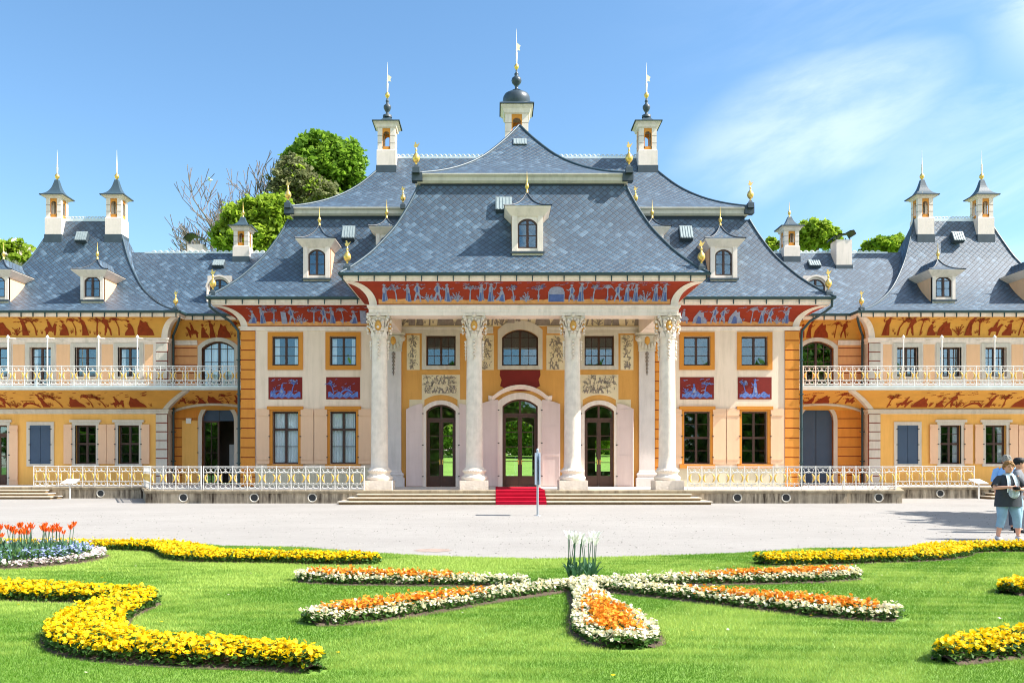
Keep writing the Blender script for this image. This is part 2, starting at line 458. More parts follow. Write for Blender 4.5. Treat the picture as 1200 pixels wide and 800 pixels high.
def surround_mesh(w, h, rise, tl, tt, tb, mat, proud=.05, sill=.0, lintel=0.0):
    """the painted or stone frame round an opening w x h"""
    def build():
        mb = MB()
        r2 = rise*(w+2*tl)/w if rise else 0
        H = h+tt; base = -tb if tb else 0.0
        O = outline(w+2*tl, H-base, r2, 14); O = [(x, z+base) for x, z in O]
        I = outline(w, h-base, rise, 14); I = [(x, z+base) for x, z in I]
        if tb: I = [(x, max(z, 0)) for x, z in I]
        for P0, P1, Q0, Q1 in zip(O, O[1:], I, I[1:]):
            mb.face([(P0[0], -proud, P0[1]), (Q0[0], -proud, Q0[1]), (Q1[0], -proud, Q1[1]), (P1[0], -proud, P1[1])])
            mb.face([(Q0[0], -proud, Q0[1]), (Q0[0], .12, Q0[1]), (Q1[0], .12, Q1[1]), (Q1[0], -proud, Q1[1])])
            mb.face([(P0[0], .02, P0[1]), (P0[0], -proud, P0[1]), (P1[0], -proud, P1[1]), (P1[0], .02, P1[1])])
        if tb:
            mb.box(-w/2, w/2, -proud, .12, -tb, 0)
            for d in (-1, 1): mb.face([(d*(w/2+tl), -proud, -tb), (d*w/2, -proud, -tb), (d*w/2, -proud, 0)])
            mb.face([(-w/2-tl, -proud, -tb), (w/2+tl, -proud, -tb), (w/2+tl, .02, -tb), (-w/2-tl, .02, -tb)])
        if sill: mb.box(-w/2-tl-.05, w/2+tl+.05, -proud-.07, .02, -tb-sill, -tb-.002)
        if lintel: mb.box(-w/2-tl-.1, w/2+tl+.1, -proud-.06, .02, H-.02, H+lintel)
        return mb, [mat]
    return build

def shutter_mesh(w, h, kind, rise=0):
    """one leaf hung at x = 0 and opened flat to +x; kind: battens, panels or plain"""
    def build():
        mb = MB(); t = .045
        if rise:
            P = [(0, 0), (w, 0), (w, h-rise)] + [(w-(w)*k/8, h-rise + rise*math.sin(PI/2*k/8)) for k in range(1, 9)]
        else:
            P = [(0, 0), (w, 0), (w, h), (0, h)]
        mb.slab([(x, -.10, z) for x, z in P], (0, t, 0))
        mt = {'battens': M['shutter'], 'panels': M['pink_shutter'], 'blue': M['blue_door'], 'gold': M['yellow_wall']}[kind]
        if kind == 'panels':
            cuts = (0.0, h*.36, h*.68, h-rise)
            mb.box(0.002, .07, -.118, -.1, .002, h-rise); mb.box(w-.07, w-.002, -.118, -.1, .002, h-rise)
            for c in cuts: mb.box(.07, w-.07, -.1175, -.1, max(0.003, c-.05), min(c+.06, h-rise))
        else:
            for c in (.1, .9): mb.box(.015, w-.015, -.122, -.1, h*c-.07, h*c+.07)
            for k in (1,): mb.box(w*k/2-.004, w*k/2+.004, -.1012, -.0995, 0.01, h*.99, 0)
        for c in (.12, .5, .88): mb.box(-.05, .03, -.125, -.1, h*c-.02, h*c+.02, 2)
        return mb, [mt, M['grey_fig'], M['iron']]
    return build

def put_window(par, x, z, y, w, h, rise=0, cols=1, rows=(3,), transom=None, sur=None, curtain=None, shutters=(), label=None, name='window', rec=0.0):
    k = (round(w, 3), round(h, 3), rise, cols, rows, transom)
    o = inst(('sash',)+k, sash_mesh(w, h, rise, cols, rows, transom), name, par, (x, y+rec, z))
    if label: o['label'] = label
    inst(('glass', w, h, rise), glass_mesh(w, h, rise), 'glass', o, (x, y+rec, z))
    if sur: inst(('sur', w, h, rise)+sur, surround_mesh(w, h, rise, *sur[:3], M[sur[3]], *sur[4:]), 'surround', o, (x, y, z))
    if curtain: inst(('cur', w, h, curtain), curtain_mesh(w, h-.05, .30 if curtain == 'full' else .36, curtain == 'full'), 'curtain', o, (x, y+rec, z))
    for side, kind, sw, sh, off in shutters:
        inst(('shut', kind, sw, sh), shutter_mesh(sw, sh, kind), 'shutter', o, (x+side*(w/2+off), y, z), scale=(side, 1, 1))
    return o

# ------------------------------------------------------------------ roofs
def cum(prof):
    L = [0]
    for (d0, z0), (d1, z1) in zip(prof, prof[1:]): L.append(L[-1] + math.hypot(d1-d0, z1-z0))
    return L

def smooth_prof(prof, n=24):
    """a curved roof slope through the given (inset, height) points"""
    out = []; P = [prof[0]] + list(prof) + [prof[-1]]
    seg = len(prof)-1; per = max(2, n//seg)
    for i in range(seg):
        p0, p1, p2, p3 = P[i], P[i+1], P[i+2], P[i+3]
        for k in range(per):
            t = k/per
            out.append(tuple(.5*(2*p1[j] + (p2[j]-p0[j])*t + (2*p0[j]-5*p1[j]+4*p2[j]-p3[j])*t*t + (3*p1[j]-p0[j]-3*p2[j]+p3[j])*t**3) for j in (0, 1)))
    out.append(tuple(prof[-1])); return out

def hip(mb, x0, x1, y0, y1, prof, sides='FLRB', back=False, nx=1):
    """hipped roof over a rectangle; back: the y1 end is not hipped but runs on into another roof"""
    L = cum(prof)
    for i in range(len(prof)-1):
        (d0, z0), (d1, z1) = prof[i], prof[i+1]
        def rect(d):
            yb = y1 if back else max(y1-d, (y0+y1)/2)
            return x0+d, x1-d, min(y0+d, (y0+y1)/2) if not back else y0+d, yb
        a, b = rect(d0), rect(d1); u, v = L[i], L[i+1]
        A = [(a[0], a[2], z0), (a[1], a[2], z0), (a[1], a[3], z0), (a[0], a[3], z0)]
        B = [(b[0], b[2], z1), (b[1], b[2], z1), (b[1], b[3], z1), (b[0], b[3], z1)]
        for s_, (p, q, ax) in {'F': (0, 1, 0), 'R': (1, 2, 1), 'B': (2, 3, 0), 'L': (3, 0, 1)}.items():
            if s_ in sides:
                mb.face([A[p], A[q], B[q], B[p]], 0, [(A[p][ax], u), (A[q][ax], u), (B[q][ax], v), (B[p][ax], v)])

def hip_line(mb, x0, x1, y0, prof, r=.055):
    """rolled slate along the two front hips"""
    for s_, x in ((1, x0), (-1, x1)):
        mb.tube([(x+s_*d, y0+d, z+.02) for d, z in prof], r, 5)

def hip_ridges(par, x0, x1, y0, prof, r=.055):
    for s_, x in ((1, x0), (-1, x1)):
        mb = MB(); mb.tube([(x+s_*d, y0+d, z+.02) for d, z in prof], r, 5); obj('hip_ridge', mb, [M['slate_plain']], par)

def gutter(mb, path, z, side=1, m=0):
    mb.sweep(path, [(-.09, z+.03), (-.08, z-.05), (0, z-.085), (.075, z-.05), (.085, z+.035), (.06, z+.035), (.05, z-.03), (0, z-.055), (-.06, z-.03), (-.07, z+.03)], m, True, side=side)

def brackets(mb, xa, xb, y, z, step, m=0):
    """gutter hooks hanging over the pale cornice"""
    n = max(1, round(abs(xb-xa)/step))
    for k in range(n+1):
        x = xa + (xb-xa)*k/n
        mb.box(x-.02, x+.02, y-.06, y+.0, z-.30, z-.06, m)

def finial_build():
    mb = MB()
    mb.square([(.15, -.1), (.15, .14), (.09, .17), (.06, .27)], m=1)
    mb.lathe([(.04, .26), (.035, .34), (.07, .37), (.12, .42), (.155, .5), (.16, .57), (.135, .66), (.08, .73), (.045, .77), (.03, .84), (.055, .88), (.03, .93), (.016, 1.0)], m=0, seg=16)
    mb.slab([(x*.8, -.012, z-.12) for x, z in ((-.10, 1.14), (.0, 1.1), (.08, 1.15), (.19, 1.32), (.10, 1.27), (.05, 1.24), (.02, 1.27), (-.02, 1.36), (-.09, 1.34), (-.06, 1.26), (-.13, 1.22))], (0, .024, 0), 0)
    return mb, [M['gilt'], M['lead']]

def small_finial_build():
    mb = MB()
    mb.lathe([(.06, 0), (.05, .1), (.025, .14), (.07, .2), (.09, .28), (.06, .36), (.025, .42), (.035, .46), (.018, .5), (.01, .82), (.003, .9)], m=0, seg=12)
    return mb, [M['gilt']]

def dormer(par, x, yf, zs, w, h, flare, eave_h, roof_h, depth, gw, gh, rise=.22, roofed=True):
    """a roof dormer standing on the slope: white front, cheeks tinted for the sun, flared eave, sprung slate hood, gold point"""
    mb = MB()
    opn = [(x, gw, zs+.12, zs+.12+gh, rise)]
    wall(mb, x-w/2, x+w/2, zs-.5, zs+h, yf, .14, opn)
    for s_ in (-1, 1):
        xx = x+s_*w/2
        mb.box(xx-s_*.06, xx, yf+.14, yf+depth, zs-.6, zs+h, 1)  # cheeks get the pink colour, standing in for a sunlit side
        mb.box(x+s_*(gw/2+.02), x+s_*w/2, yf-.05, yf, zs-.02, zs+h, 0)
    mb.box(x-w/2-.06, x+w/2+.06, yf-.1, yf, zs-.1, zs-.02, 2)
    path = [(x-w/2, yf+depth), (x-w/2, yf), (x+w/2, yf), (x+w/2, yf+depth)]
    ov = (flare-w)/2
    mb.sweep(path, [(0, zs+h-.03), (.05, zs+h), (ov*.55, zs+h+eave_h*.4), (ov, zs+h+eave_h*.85), (ov, zs+h+eave_h), (0, zs+h+eave_h)], 0)
    o = obj('dormer', mb, [M['white_stone'], M['pink'], M['lead']], par)
    r = MB(); hw = flare/2+.03
    zt = zs+h+eave_h
    prof = smooth_prof([(0, zt+.0), (hw*.42, zt+roof_h*.17), (hw*.76, zt+roof_h*.5), (hw*.999, zt+roof_h)], 12)
    hip(r, x-hw, x+hw, yf-ov-.03, yf+depth, prof, 'FLR', True)
    hip_line(r, x-hw, x+hw, yf-ov-.03, prof, .03)
    obj('dormer_roof', r, [M['slate']], o)
    k = (gw, gh, rise)
    inst(('dsash',)+k, sash_mesh(gw, gh, rise, 1, (2,), None, .06, .06), 'window', o, (x, yf, zs+.12))
    inst(('dglass',)+k, glass_mesh(gw, gh, rise, .07), 'glass', o, (x, yf, zs+.12))
    bk = MB(); bk.box(x-w/2+.08, x+w/2-.08, yf+.9, yf+.95, zs-.3, zs+h)
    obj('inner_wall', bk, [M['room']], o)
    inst('small_finial', small_finial_build, 'finial', o, (x, yf-ov+hw-.03, zt+roof_h-.03))
    return o

def hatch(par, x, y, z, w=.75, h=.6, slope=55):
    """metal roof hatch lying on the slates"""
    def build():
        mb = MB()
        a = R(slope); c, s_ = math.cos(a), math.sin(a)
        P = lambda u, v, t: (u, v*c - t*s_, v*s_ + t*c)
        q = [P(-w/2, 0, .16), P(w/2, 0, .16), P(w/2, h, .16), P(-w/2, h, .16)]
        b = [P(-w/2, 0, -.1), P(w/2, 0, -.1), P(w/2, h, -.1), P(-w/2, h, -.1)]
        mb.face(q)
        for k in range(4): l = (k+1) % 4; mb.face([b[k], b[l], q[l], q[k]], 1)
        for k in range(5):
            u = -w/2 + w*(k+.5)/5
            p = [P(u-.03, .03, .18), P(u+.03, .03, .18), P(u+.03, h-.03, .18), P(u-.03, h-.03, .18)]
            mb.face(p)
            for i in range(4): mb.face([p[i], p[(i+1) % 4], tuple(Vector(p[(i+1) % 4])-Vector(P(0,0,.03))), tuple(Vector(p[i])-Vector(P(0,0,.03)))], 1)
        return mb, [M['hatch'], M['lead']]
    return inst(('hatch', w, h, slope), build, 'roof_hatch', par, (x, y, z))

# ------------------------------------------------------------------ painted figures (2-D shapes in a unit high box, mapped on a surface)
def sh_circle(x, y, r, n=8, sy=1.0): return [(x + r*math.cos(2*PI*k/n), y + sy*r*math.sin(2*PI*k/n)) for k in range(n)]
def sh_line(pts, w0, w1=None):
    w1 = w0 if w1 is None else w1; n = len(pts); L, Rr = [], []
    for i, (x, y) in enumerate(pts):
        a = pts[max(0, i-1)]; b = pts[min(n-1, i+1)]; dx, dy = b[0]-a[0], b[1]-a[1]; d = math.hypot(dx, dy) or 1
        w = (w0 + (w1-w0)*i/(n-1))/2
        L.append((x - dy/d*w, y + dx/d*w)); Rr.append((x + dy/d*w, y - dx/d*w))
    return L + Rr[::-1]

def fig_robed(r, hat=True):
    f = r.choice((-1, 1)); s = [(-.17, 0), (.19, 0), (.15, .12), (.1, .4), (.12, .62), (.06, .74), (-.05, .74), (-.1, .6), (-.1, .4)]
    s = [(x*f, y) for x, y in s]
    out = [(0, s), (0, sh_circle(.02*f, .82, .07)), (0, sh_line([(.06*f, .66), (.17*f, .55), (.26*f, .64+r.random()*.1)], .07, .05)), (1, [(-.13*f, .03), (.02*f, .03), (.0, .42), (-.06*f, .42)]), (1, sh_line([(.09*f, .06), (.06*f, .4), (.04*f, .66)], .03))]
    if hat: out.append((0, [(-.11, .86), (.13, .86), (.02, .97)]))
    if r.random() < .35:
        out.append((0, sh_line([(.24*f, .6), (.28*f, 1.0)], .025))); out.append((0, [(.1*f, .98), (.46*f, .98), (.4*f, 1.04), (.28*f, 1.09), (.16*f, 1.04)]))
    return out, .42
def fig_walker(r):
    f = r.choice((-1, 1)); q = lambda P: [(x*f, y) for x, y in P]
    return [(0, q(sh_line([(0, .42), (-.1, .2), (-.16, 0)], .12, .06))), (0, q(sh_line([(0, .42), (.1, .22), (.13, 0)], .12, .06))), (0, q([(-.1, .38), (.1, .38), (.11, .7), (.02, .76), (-.09, .7)])), (0, q(sh_circle(.03, .83, .065))),
            (0, q(sh_line([(.07, .66), (.18, .54), (.28, .6)], .07, .045))), (0, q(sh_line([(-.06, .66), (-.16, .52), (-.08, .44)], .06, .045))), (1, q([(-.06, .4), (.04, .4), (.03, .68), (-.05, .68)])), (0, q([(-.08, .87), (.14, .87), (.03, .95)]))], .42
def fig_seated(r):
    f = r.choice((-1, 1)); q = lambda P: [(x*f, y) for x, y in P]
    return [(0, q([(-.2, 0), (.26, 0), (.24, .1), (.08, .26), (.05, .46), (-.08, .5), (-.16, .3)])), (0, q(sh_circle(-.02, .57, .065))), (0, q(sh_line([(-.02, .42), (.1, .32), (.2, .4)], .06, .04))), (1, q([(-.14, .03), (.1, .03), (-.02, .3), (-.1, .3)])), (0, q([(-.12, .61), (.1, .61), (0, .7)]))], .5
def fig_tree(r):
    b = r.uniform(-.18, .18); out = [(0, sh_line([(0, 0), (b*.3, .3), (b, .6), (b*1.5, .8)], .08, .03))]
    for k in range(13):
        a = r.uniform(.1, PI-.1); d = r.uniform(.1, .34); x, y = b*1.2 + d*math.cos(a)*1.15, .62 + d*math.sin(a)
        out.append((0, sh_line([(b, .56), ((b+x)/2, (.6+y)/2+.02), (x, y)], .025, .015)))
        for j in range(3): out.append((r.choice((0, 0, 1)), sh_circle(x + r.uniform(-.07, .07), y + r.uniform(-.05, .05), r.uniform(.022, .05), 6, r.uniform(.5, 1))))
    return out, .7
def fig_palm(r):
    out = [(0, sh_line([(0, 0), (.03, .3), (0, .66)], .06, .04))]
    for k in range(8):
        a = PI*(.02 + k/7*.96); x, y = .34*math.cos(a), .68 + .22*math.sin(a)
        out.append((0, sh_line([(0, .66), (x*.55, y+.05), (x, y-.1)], .07, .015)))
    return out, .62
def fig_shrub(r):
    out = []
    for k in range(6):
        a = PI*(.15 + .7*k/5) + r.uniform(-.1, .1); L = r.uniform(.25, .5); x, y = L*.8*math.cos(a), L*math.sin(a)
        out.append((0, sh_line([(0, 0), (x*.6, y*.7), (x, y)], .035, .02)))
        for j in range(3): out.append((0, sh_circle(x*(.5+.25*j) + r.uniform(-.04, .04), y*(.55+.22*j), r.uniform(.025, .045), 6, .7)))
    return out, .5
def fig_tent(r):
    w = .42
    return [(1, [(-w, 0), (w, 0), (w, .36), (-w, .36)]), (0, [(-w, .36), (w, .36)] + [(w*math.cos(PI*k/8)*1.0, .36 + .42*math.sin(PI*k/8)**.6) for k in range(1, 8)]), (0, sh_line([(-w, 0), (-w, .5)], .04)), (0, sh_line([(w, 0), (w, .5)], .04)), (0, sh_line([(-w, .37), (w, .37)], .04))], 1.05
def fig_rock(r):
    return [(0, [(-.4, 0), (.42, 0), (.36, .2), (.22, .34), (.16, .6), (.02, .56), (-.08, .72), (-.2, .5), (-.34, .3)]), (1, [(-.2, .02), (.1, .02), (.05, .3), (-.1, .4)])], .95
def fig_block(r):
    return [(0, [(-.16, 0), (.18, 0), (.15, .62), (-.14, .66)]), (1, [(-.09, .36), (.0, .36), (0, .5), (-.09, .5)]), (1, [(.04, .34), (.1, .34), (.1, .48), (.04, .48)])], .45
def fig_bird(r):
    return [(0, [(-.16, .8), (-.04, .84), (.02, .92), (.05, .84), (.18, .86), (.06, .77), (-.04, .76)])], .3
def fig_beast(r):
    f = r.choice((-1, 1)); q = lambda P: [(x*f, y) for x, y in P]
    return [(0, q([(-.34, .2), (-.2, .34), (.1, .33), (.24, .5), (.36, .46), (.28, .34), (.24, .18), (.18, 0), (.1, 0), (.1, .16), (-.16, .16), (-.2, 0), (-.28, 0), (-.28, .16)])), (0, q([(-.12, .32), (.08, .32), (.05, .6), (-.06, .62)])), (0, q(sh_circle(0, .69, .06)))], .8
def fig_bridge(r):
    P = [(-.5, 0), (-.4, 0)] + [(-.4+.8*k/8, .22*math.sin(PI*k/8)) for k in range(1, 8)] + [(.4, 0), (.5, 0), (.44, .14), (.2, .34), (-.2, .34), (-.44, .14)]
    return [(0, P)] + [(0, sh_line([(x, .3), (x, .46)], .03)) for x in (-.3, -.1, .1, .3)] + [(0, sh_line([(-.36, .45), (.36, .45)], .03))], 1.1
FIG = dict(robed=fig_robed, walker=fig_walker, seated=fig_seated, tree=fig_tree, palm=fig_palm, shrub=fig_shrub, tent=fig_tent, rock=fig_rock, block=fig_block, bird=fig_bird, beast=fig_beast, bridge=fig_bridge)

def paint_row(mb, fmap, u0, u1, hgt, seed, kinds, v0=0.1, scale=.8, ground=True, gap=.12, mg=2):
    """figures side by side along u (metres); fmap(u, v, lift) -> 3-D, v in 0..1 over the height hgt (metres)"""
    r = random.Random(seed); k = 0
    if ground:
        n = max(4, int((u1-u0)/.22)); us = [u0 + (u1-u0)*i/n for i in range(n+1)]
        tops = [v0 + .02 + .05*abs(math.sin(i*1.3+seed)) + .04*r.random() for i in range(n+1)]
        for i in range(n):
            mb.face([fmap(us[i], v0-.07, .006), fmap(us[i+1], v0-.07, .006), fmap(us[i+1], tops[i+1], .006), fmap(us[i], tops[i], .006)], mg)
    u = u0 + .1
    while u < u1 - .3:
        name = kinds[k % len(kinds)]; k += 1
        shapes, w = FIG[name](r); sc = scale*r.uniform(.9, 1.06)*hgt; w = w*sc
        if u + w > u1: break
        uc = u + w/2
        for i, (mi, P) in enumerate(shapes):
            pts = [(uc + x*sc, v0 + y*sc/hgt) for x, y in P]
            if max(p[1] for p in pts) > .985 or min(p[1] for p in pts) < 0.0: pts = [(a, min(max(b, 0.0), .985)) for a, b in pts]
            for t in tessellate_polygon([[Vector((a, b, 0)) for a, b in pts]]):
                mb.face([fmap(*pts[j], .010 + .0012*i + .004*mi) for j in t], mi)
        # sprigs, leaves and grasses that fill the ground between the figures
        for _ in range(5):
            cx, cv = u + w*r.random() + .06*r.random(), r.choice((v0 + .02, v0 + .05, .55, .7, .82)) + r.uniform(0, .08)
            s_ = hgt*r.uniform(.025, .05)
            if cv < .3: Q = [sh_line([(cx + d*.3*s_, cv), (cx + d*s_*1.4, cv + s_*3.2/hgt)], .022*hgt, .008*hgt) for d in (-1, 0, 1)]
            else: Q = [[(cx + d*s_ + s_*.7*math.cos(2*PI*j/6), cv + (s_*.4*math.sin(2*PI*j/6) + .3*s_*d)/hgt) for j in range(6)] for d in (-1.2, 0, 1.2)]
            for P in Q:
                if all(0 < b < .98 for _, b in P) and u0 < P[0][0] < u1:
                    if cv < .3: P = [(a, b) for a, b in P]
                    mb.face([fmap(a, b, .008) for a, b in P], r.choice((0, 0, 1)))
        u += w + gap*hgt*r.uniform(.3, 1.2)

def cove_pt(t, flat): a = PI/2*t; return (flat*t + (1-flat)*(1-math.cos(a)), flat*t + (1-flat)*math.sin(a))
def cove_prof(zb, zt, out, n=10, flat=0.0):
    return [(out*p, zb + (zt-zb)*q) for p, q in (cove_pt(k/n, flat) for k in range(n+1))]
def cove_map(y, zb, zt, out, flat=0.0):
    def f(u, v, lift):
        p, q = cove_pt(v, flat); p2, q2 = cove_pt(v+.01, flat); d = Vector(((p2-p)*out, (q2-q)*(zt-zb))).normalized()
        return (u, y - out*p - d.y*lift, zb + (zt-zb)*q - d.x*lift)
    return f
def flat_map(y, z0, h): return lambda u, v, lift: (u, y - lift, z0 + v*h)

def cove_rib(mb, cx, cy, sx, prof, w=.24, m=0):
    """pale band along the mitre of a cove at a corner (cx, cy); sx: the direction the corner points in x"""
    rows = []
    for i, (o, z) in enumerate(prof):
        px_, py_ = cx + sx*o, cy - o
        rows.append([(px_ - sx*w, py_ - .02, z-.012), (px_ + sx*.01, py_ - .035, z-.02), (px_ + sx*.03, py_ + w, z-.012)])
    mb.grid(rows, m, False, False)

# ------------------------------------------------------------------ railings
def rail_post_build():
    mb = MB(); mb.box(-.018, .018, -.018, .018, 0, .975)
    return mb, [M['white_metal']]
def c_curve(cx, cz, rx, rz, a0, a1, n=9): return [(cx + rx*math.cos(R(a0 + (a1-a0)*k/n)), 0, cz + rz*math.sin(R(a0 + (a1-a0)*k/n))) for k in range(n+1)]
def scroll_build(L):
    def build():
        mb = MB(); c = L/2; t = .0105
        for z, s_ in ((.80, 1), (.16, -1)):
            for d in (-1, 1):
                mb.tube(c_curve(c + d*L*.2, z, L*.19, .085, 90-d*90+20*d, 90-d*90+300*d*s_), t, 4)
                mb.tube([(c + d*L*.42, 0, z + .1*s_), (c + d*L*.24, 0, z - .1*s_), (c, 0, z - .02*s_)], t, 4)
        for d in (-1, 1):
            mb.tube(c_curve(c + d*L*.36, .33, L*.1, .07, -90, 90*1.6), t, 4); mb.tube(c_curve(c + d*L*.36, .64, L*.1, .07, 90, -90*1.6), t, 4)
            mb.tube([(c + d*L*.25, 0, .7), (c + d*L*.25, 0, .28)], t*.8, 4)
        mb.tube([(c, 0, .08), (c, 0, .3)], t, 4); mb.tube([(c, 0, .68), (c, 0, .9)], t, 4)
        return mb, [M['white_metal']]
    return build
def oval_build(L, d):
    def build():
        mb = MB(); c = L/2
        if True:
            mb.tube(c_curve(c + d*L*.08, .485, L*.30, .185, 90 - d*28, 90 - d*152, 10), [.012, .022, .03, .034, .036, .036, .036, .034, .03, .022, .012], 5)
        return mb, [M['gold_paint']]
    return build
def railing(root, p0, p1, z, n, first_post=True, name_prefix=''):
    """n bays from p0 to p1 (plan points): post, scrollwork and gilded oval each an object"""
    a, b = Vector(p0), Vector(p1); d = b-a; L = d.length/n; rz = math.atan2(d.y, d.x); u = d/n
    mb = MB()
    nrm = Vector((-d.y, d.x)).normalized()*.02
    for z0, z1 in ((.93, .965), (.70, .72), (.255, .275), (.045, .075)):
        P = [a-nrm, b-nrm, b+nrm, a+nrm]
        q0 = [(p.x, p.y, z+z0) for p in P]; q1 = [(p.x, p.y, z+z1) for p in P]
        mb.face(q1); mb.face(q0[::-1])
        for i in range(4): mb.face([q0[i], q0[(i+1) % 4], q1[(i+1) % 4], q1[i]])
    obj('rails', mb, [M['white_metal']], root)
    Lk = round(L, 2)
    for i in range(n + 1):
        p = a + u*i
        if i or first_post: inst('rail_post', rail_post_build, 'post', root, (p.x, p.y, z), rz)
        if i < n:
            s_ = inst(('scroll', Lk), scroll_build(Lk), 'scrollwork', root, (p.x, p.y, z), rz, (L/Lk, 1, 1))
            for d_ in (-1, 1):
                if ('curl', Lk, d_) not in CACHE:
                    mb2, mt = oval_build(Lk, d_)(); CACHE[('curl', Lk, d_)] = mb2.mesh('gilded_curl', mt)
                g = bpy.data.objects.new('gilded_curl', CACHE[('curl', Lk, d_)]); COL.objects.link(g); g.parent = s_
# ================================================================== the palace
FL = .53                                   # terrace level
YC, YR = 40.75, 40.65                      # cream wall, centre wall behind the columns
EZ = 9.12                                  # eaves
PROF_LOW = [(0, 9.12), (.4, 9.46), (1, 10.1), (1.5, 10.77), (2, 11.55), (2.5, 12.58), (2.85, 13.45)]

pal = thing('palace_pavilion', 'central palace pavilion with four white columns, red painted friezes and steep slate roofs', 'palace', (0, YC, FL))

# ---- walls
LOWW = dict(w=1.22, z=PZ(543.4, YC), h=PZ(482, YC)-PZ(543.4, YC))
UPW = dict(w=1.24, z=PZ(428.2, YC), h=PZ(394, YC)-PZ(428.2, YC))
XI, XO = 8.25, 10.94                       # window axes
for s_ in (-1, 1):
    mb = MB()
    ops = []
    for x in (XI, XO):
        ops += [(s_*x, LOWW['w'], LOWW['z'], LOWW['z']+LOWW['h'], 0), (s_*x, UPW['w'], UPW['z'], UPW['z']+UPW['h'], 0)]
    a, b = sorted((s_*6.4, s_*13.0))
    wall(mb, a, b, FL, 8.9, YC, .38, ops)
    obj('wall', mb, [M['cream']], pal)
    mb = MB(); a, b = sorted((s_*6.86, s_*12.33))
    mb.box(a, b, YC-.035, YC, FL, 1.42); obj('wall_plinth', mb, [M['base_plaster']], pal)
    mb = MB(); a, b = sorted((s_*12.34, s_*13.02))
    quoin(mb, a, b, YC-.02, FL, 7.79, 16); obj('quoin', mb, [M['orange'], M['joint']], pal)
    mb = MB(); mb.box(s_*12.62, s_*13.0, YC+.06, 52.9, FL, 8.9); obj('side_wall', mb, [M['orange']], pal)
    for x in (XI, XO):
        inner = x == XI
        put_window(pal, s_*x, UPW['z'], YC, UPW['w'], UPW['h'], 0, 1, (3,), None, (.2, .2, .2, 'orange_frame', .05), 'half' if s_ < 0 else None)
        lo = -1 if s_*(1) < 0 else 1
        sh = [(-1, 'battens', .595, LOWW['h']+.12, .12), (1, 'battens', .595, LOWW['h']+.12, .12)]
        if x == XI: sh = [sh[0], sh[1]]
        put_window(pal, s_*x, LOWW['z'], YC, LOWW['w'], LOWW['h'], 0, 1, (2, 2) if s_ > 0 else (2, 1), .5 if s_ > 0 else .66, (.13, .1, 0, 'orange_frame', .05, 0.0, .14), 'full' if s_ < 0 else None, sh)
        mb = MB(); mb.box(s_*x-.82, s_*x+.82, YC-.12, YC-.002, LOWW['z']-.2, LOWW['z']-.01)
        obj('window_sill', mb, [M['orange_frame']], pal)
        # painted panel between the storeys
        zb, zt = PZ(467.7, YC), PZ(441.7, YC)
        mb = MB(); mb.box(s_*x-.79, s_*x+.79, YC-.014, YC+.01, zb, zt)
        p = obj('painted_panel', mb, [M['dark_red']], pal)
        mb = MB(); fm = flat_map(YC-.014, zb, zt-zb); sd = int(abs(s_*x*7))+(3 if s_ > 0 else 0)
        rr = random.Random(sd)
        n = 26; xs = [s_*x-.7+1.4*i/n for i in range(n+1)]
        for i in range(n):
            y0, y1 = .08+.03*math.sin(i*1.1), .08+.03*math.sin(i*1.1+1.1); h0, h1 = .28+.07*math.sin(i*.8+sd), .28+.07*math.sin((i+1)*.8+sd)
            mb.face([fm(xs[i], y0, .004), fm(xs[i+1], y1, .004), fm(xs[i+1], h1, .004), fm(xs[i], h0, .004)], 0)
        for i in range(9):
            cx = s_*x-.55+1.1*i/8; P = sh_line([(cx-.12, .17+.03*math.sin(i)), (cx-.04, .25), (cx+.06, .22), (cx+.1, .15)], .03)
            mb.face([fm(*P[j], .008) for j in (0, 1, 6, 7)], 1)
        paint_row(mb, fm, s_*x-.76, s_*x+.76, zt-zb, sd, [['shrub', 'seated', 'tree', 'walker'], ['tree', 'bridge', 'seated', 'palm'], ['walker', 'palm', 'beast', 'shrub'], ['tree', 'robed', 'bridge', 'shrub']][sd % 4], .27, .62, False)
        obj('painting', mb, [M['blue_c'], M['blue_a']], p)

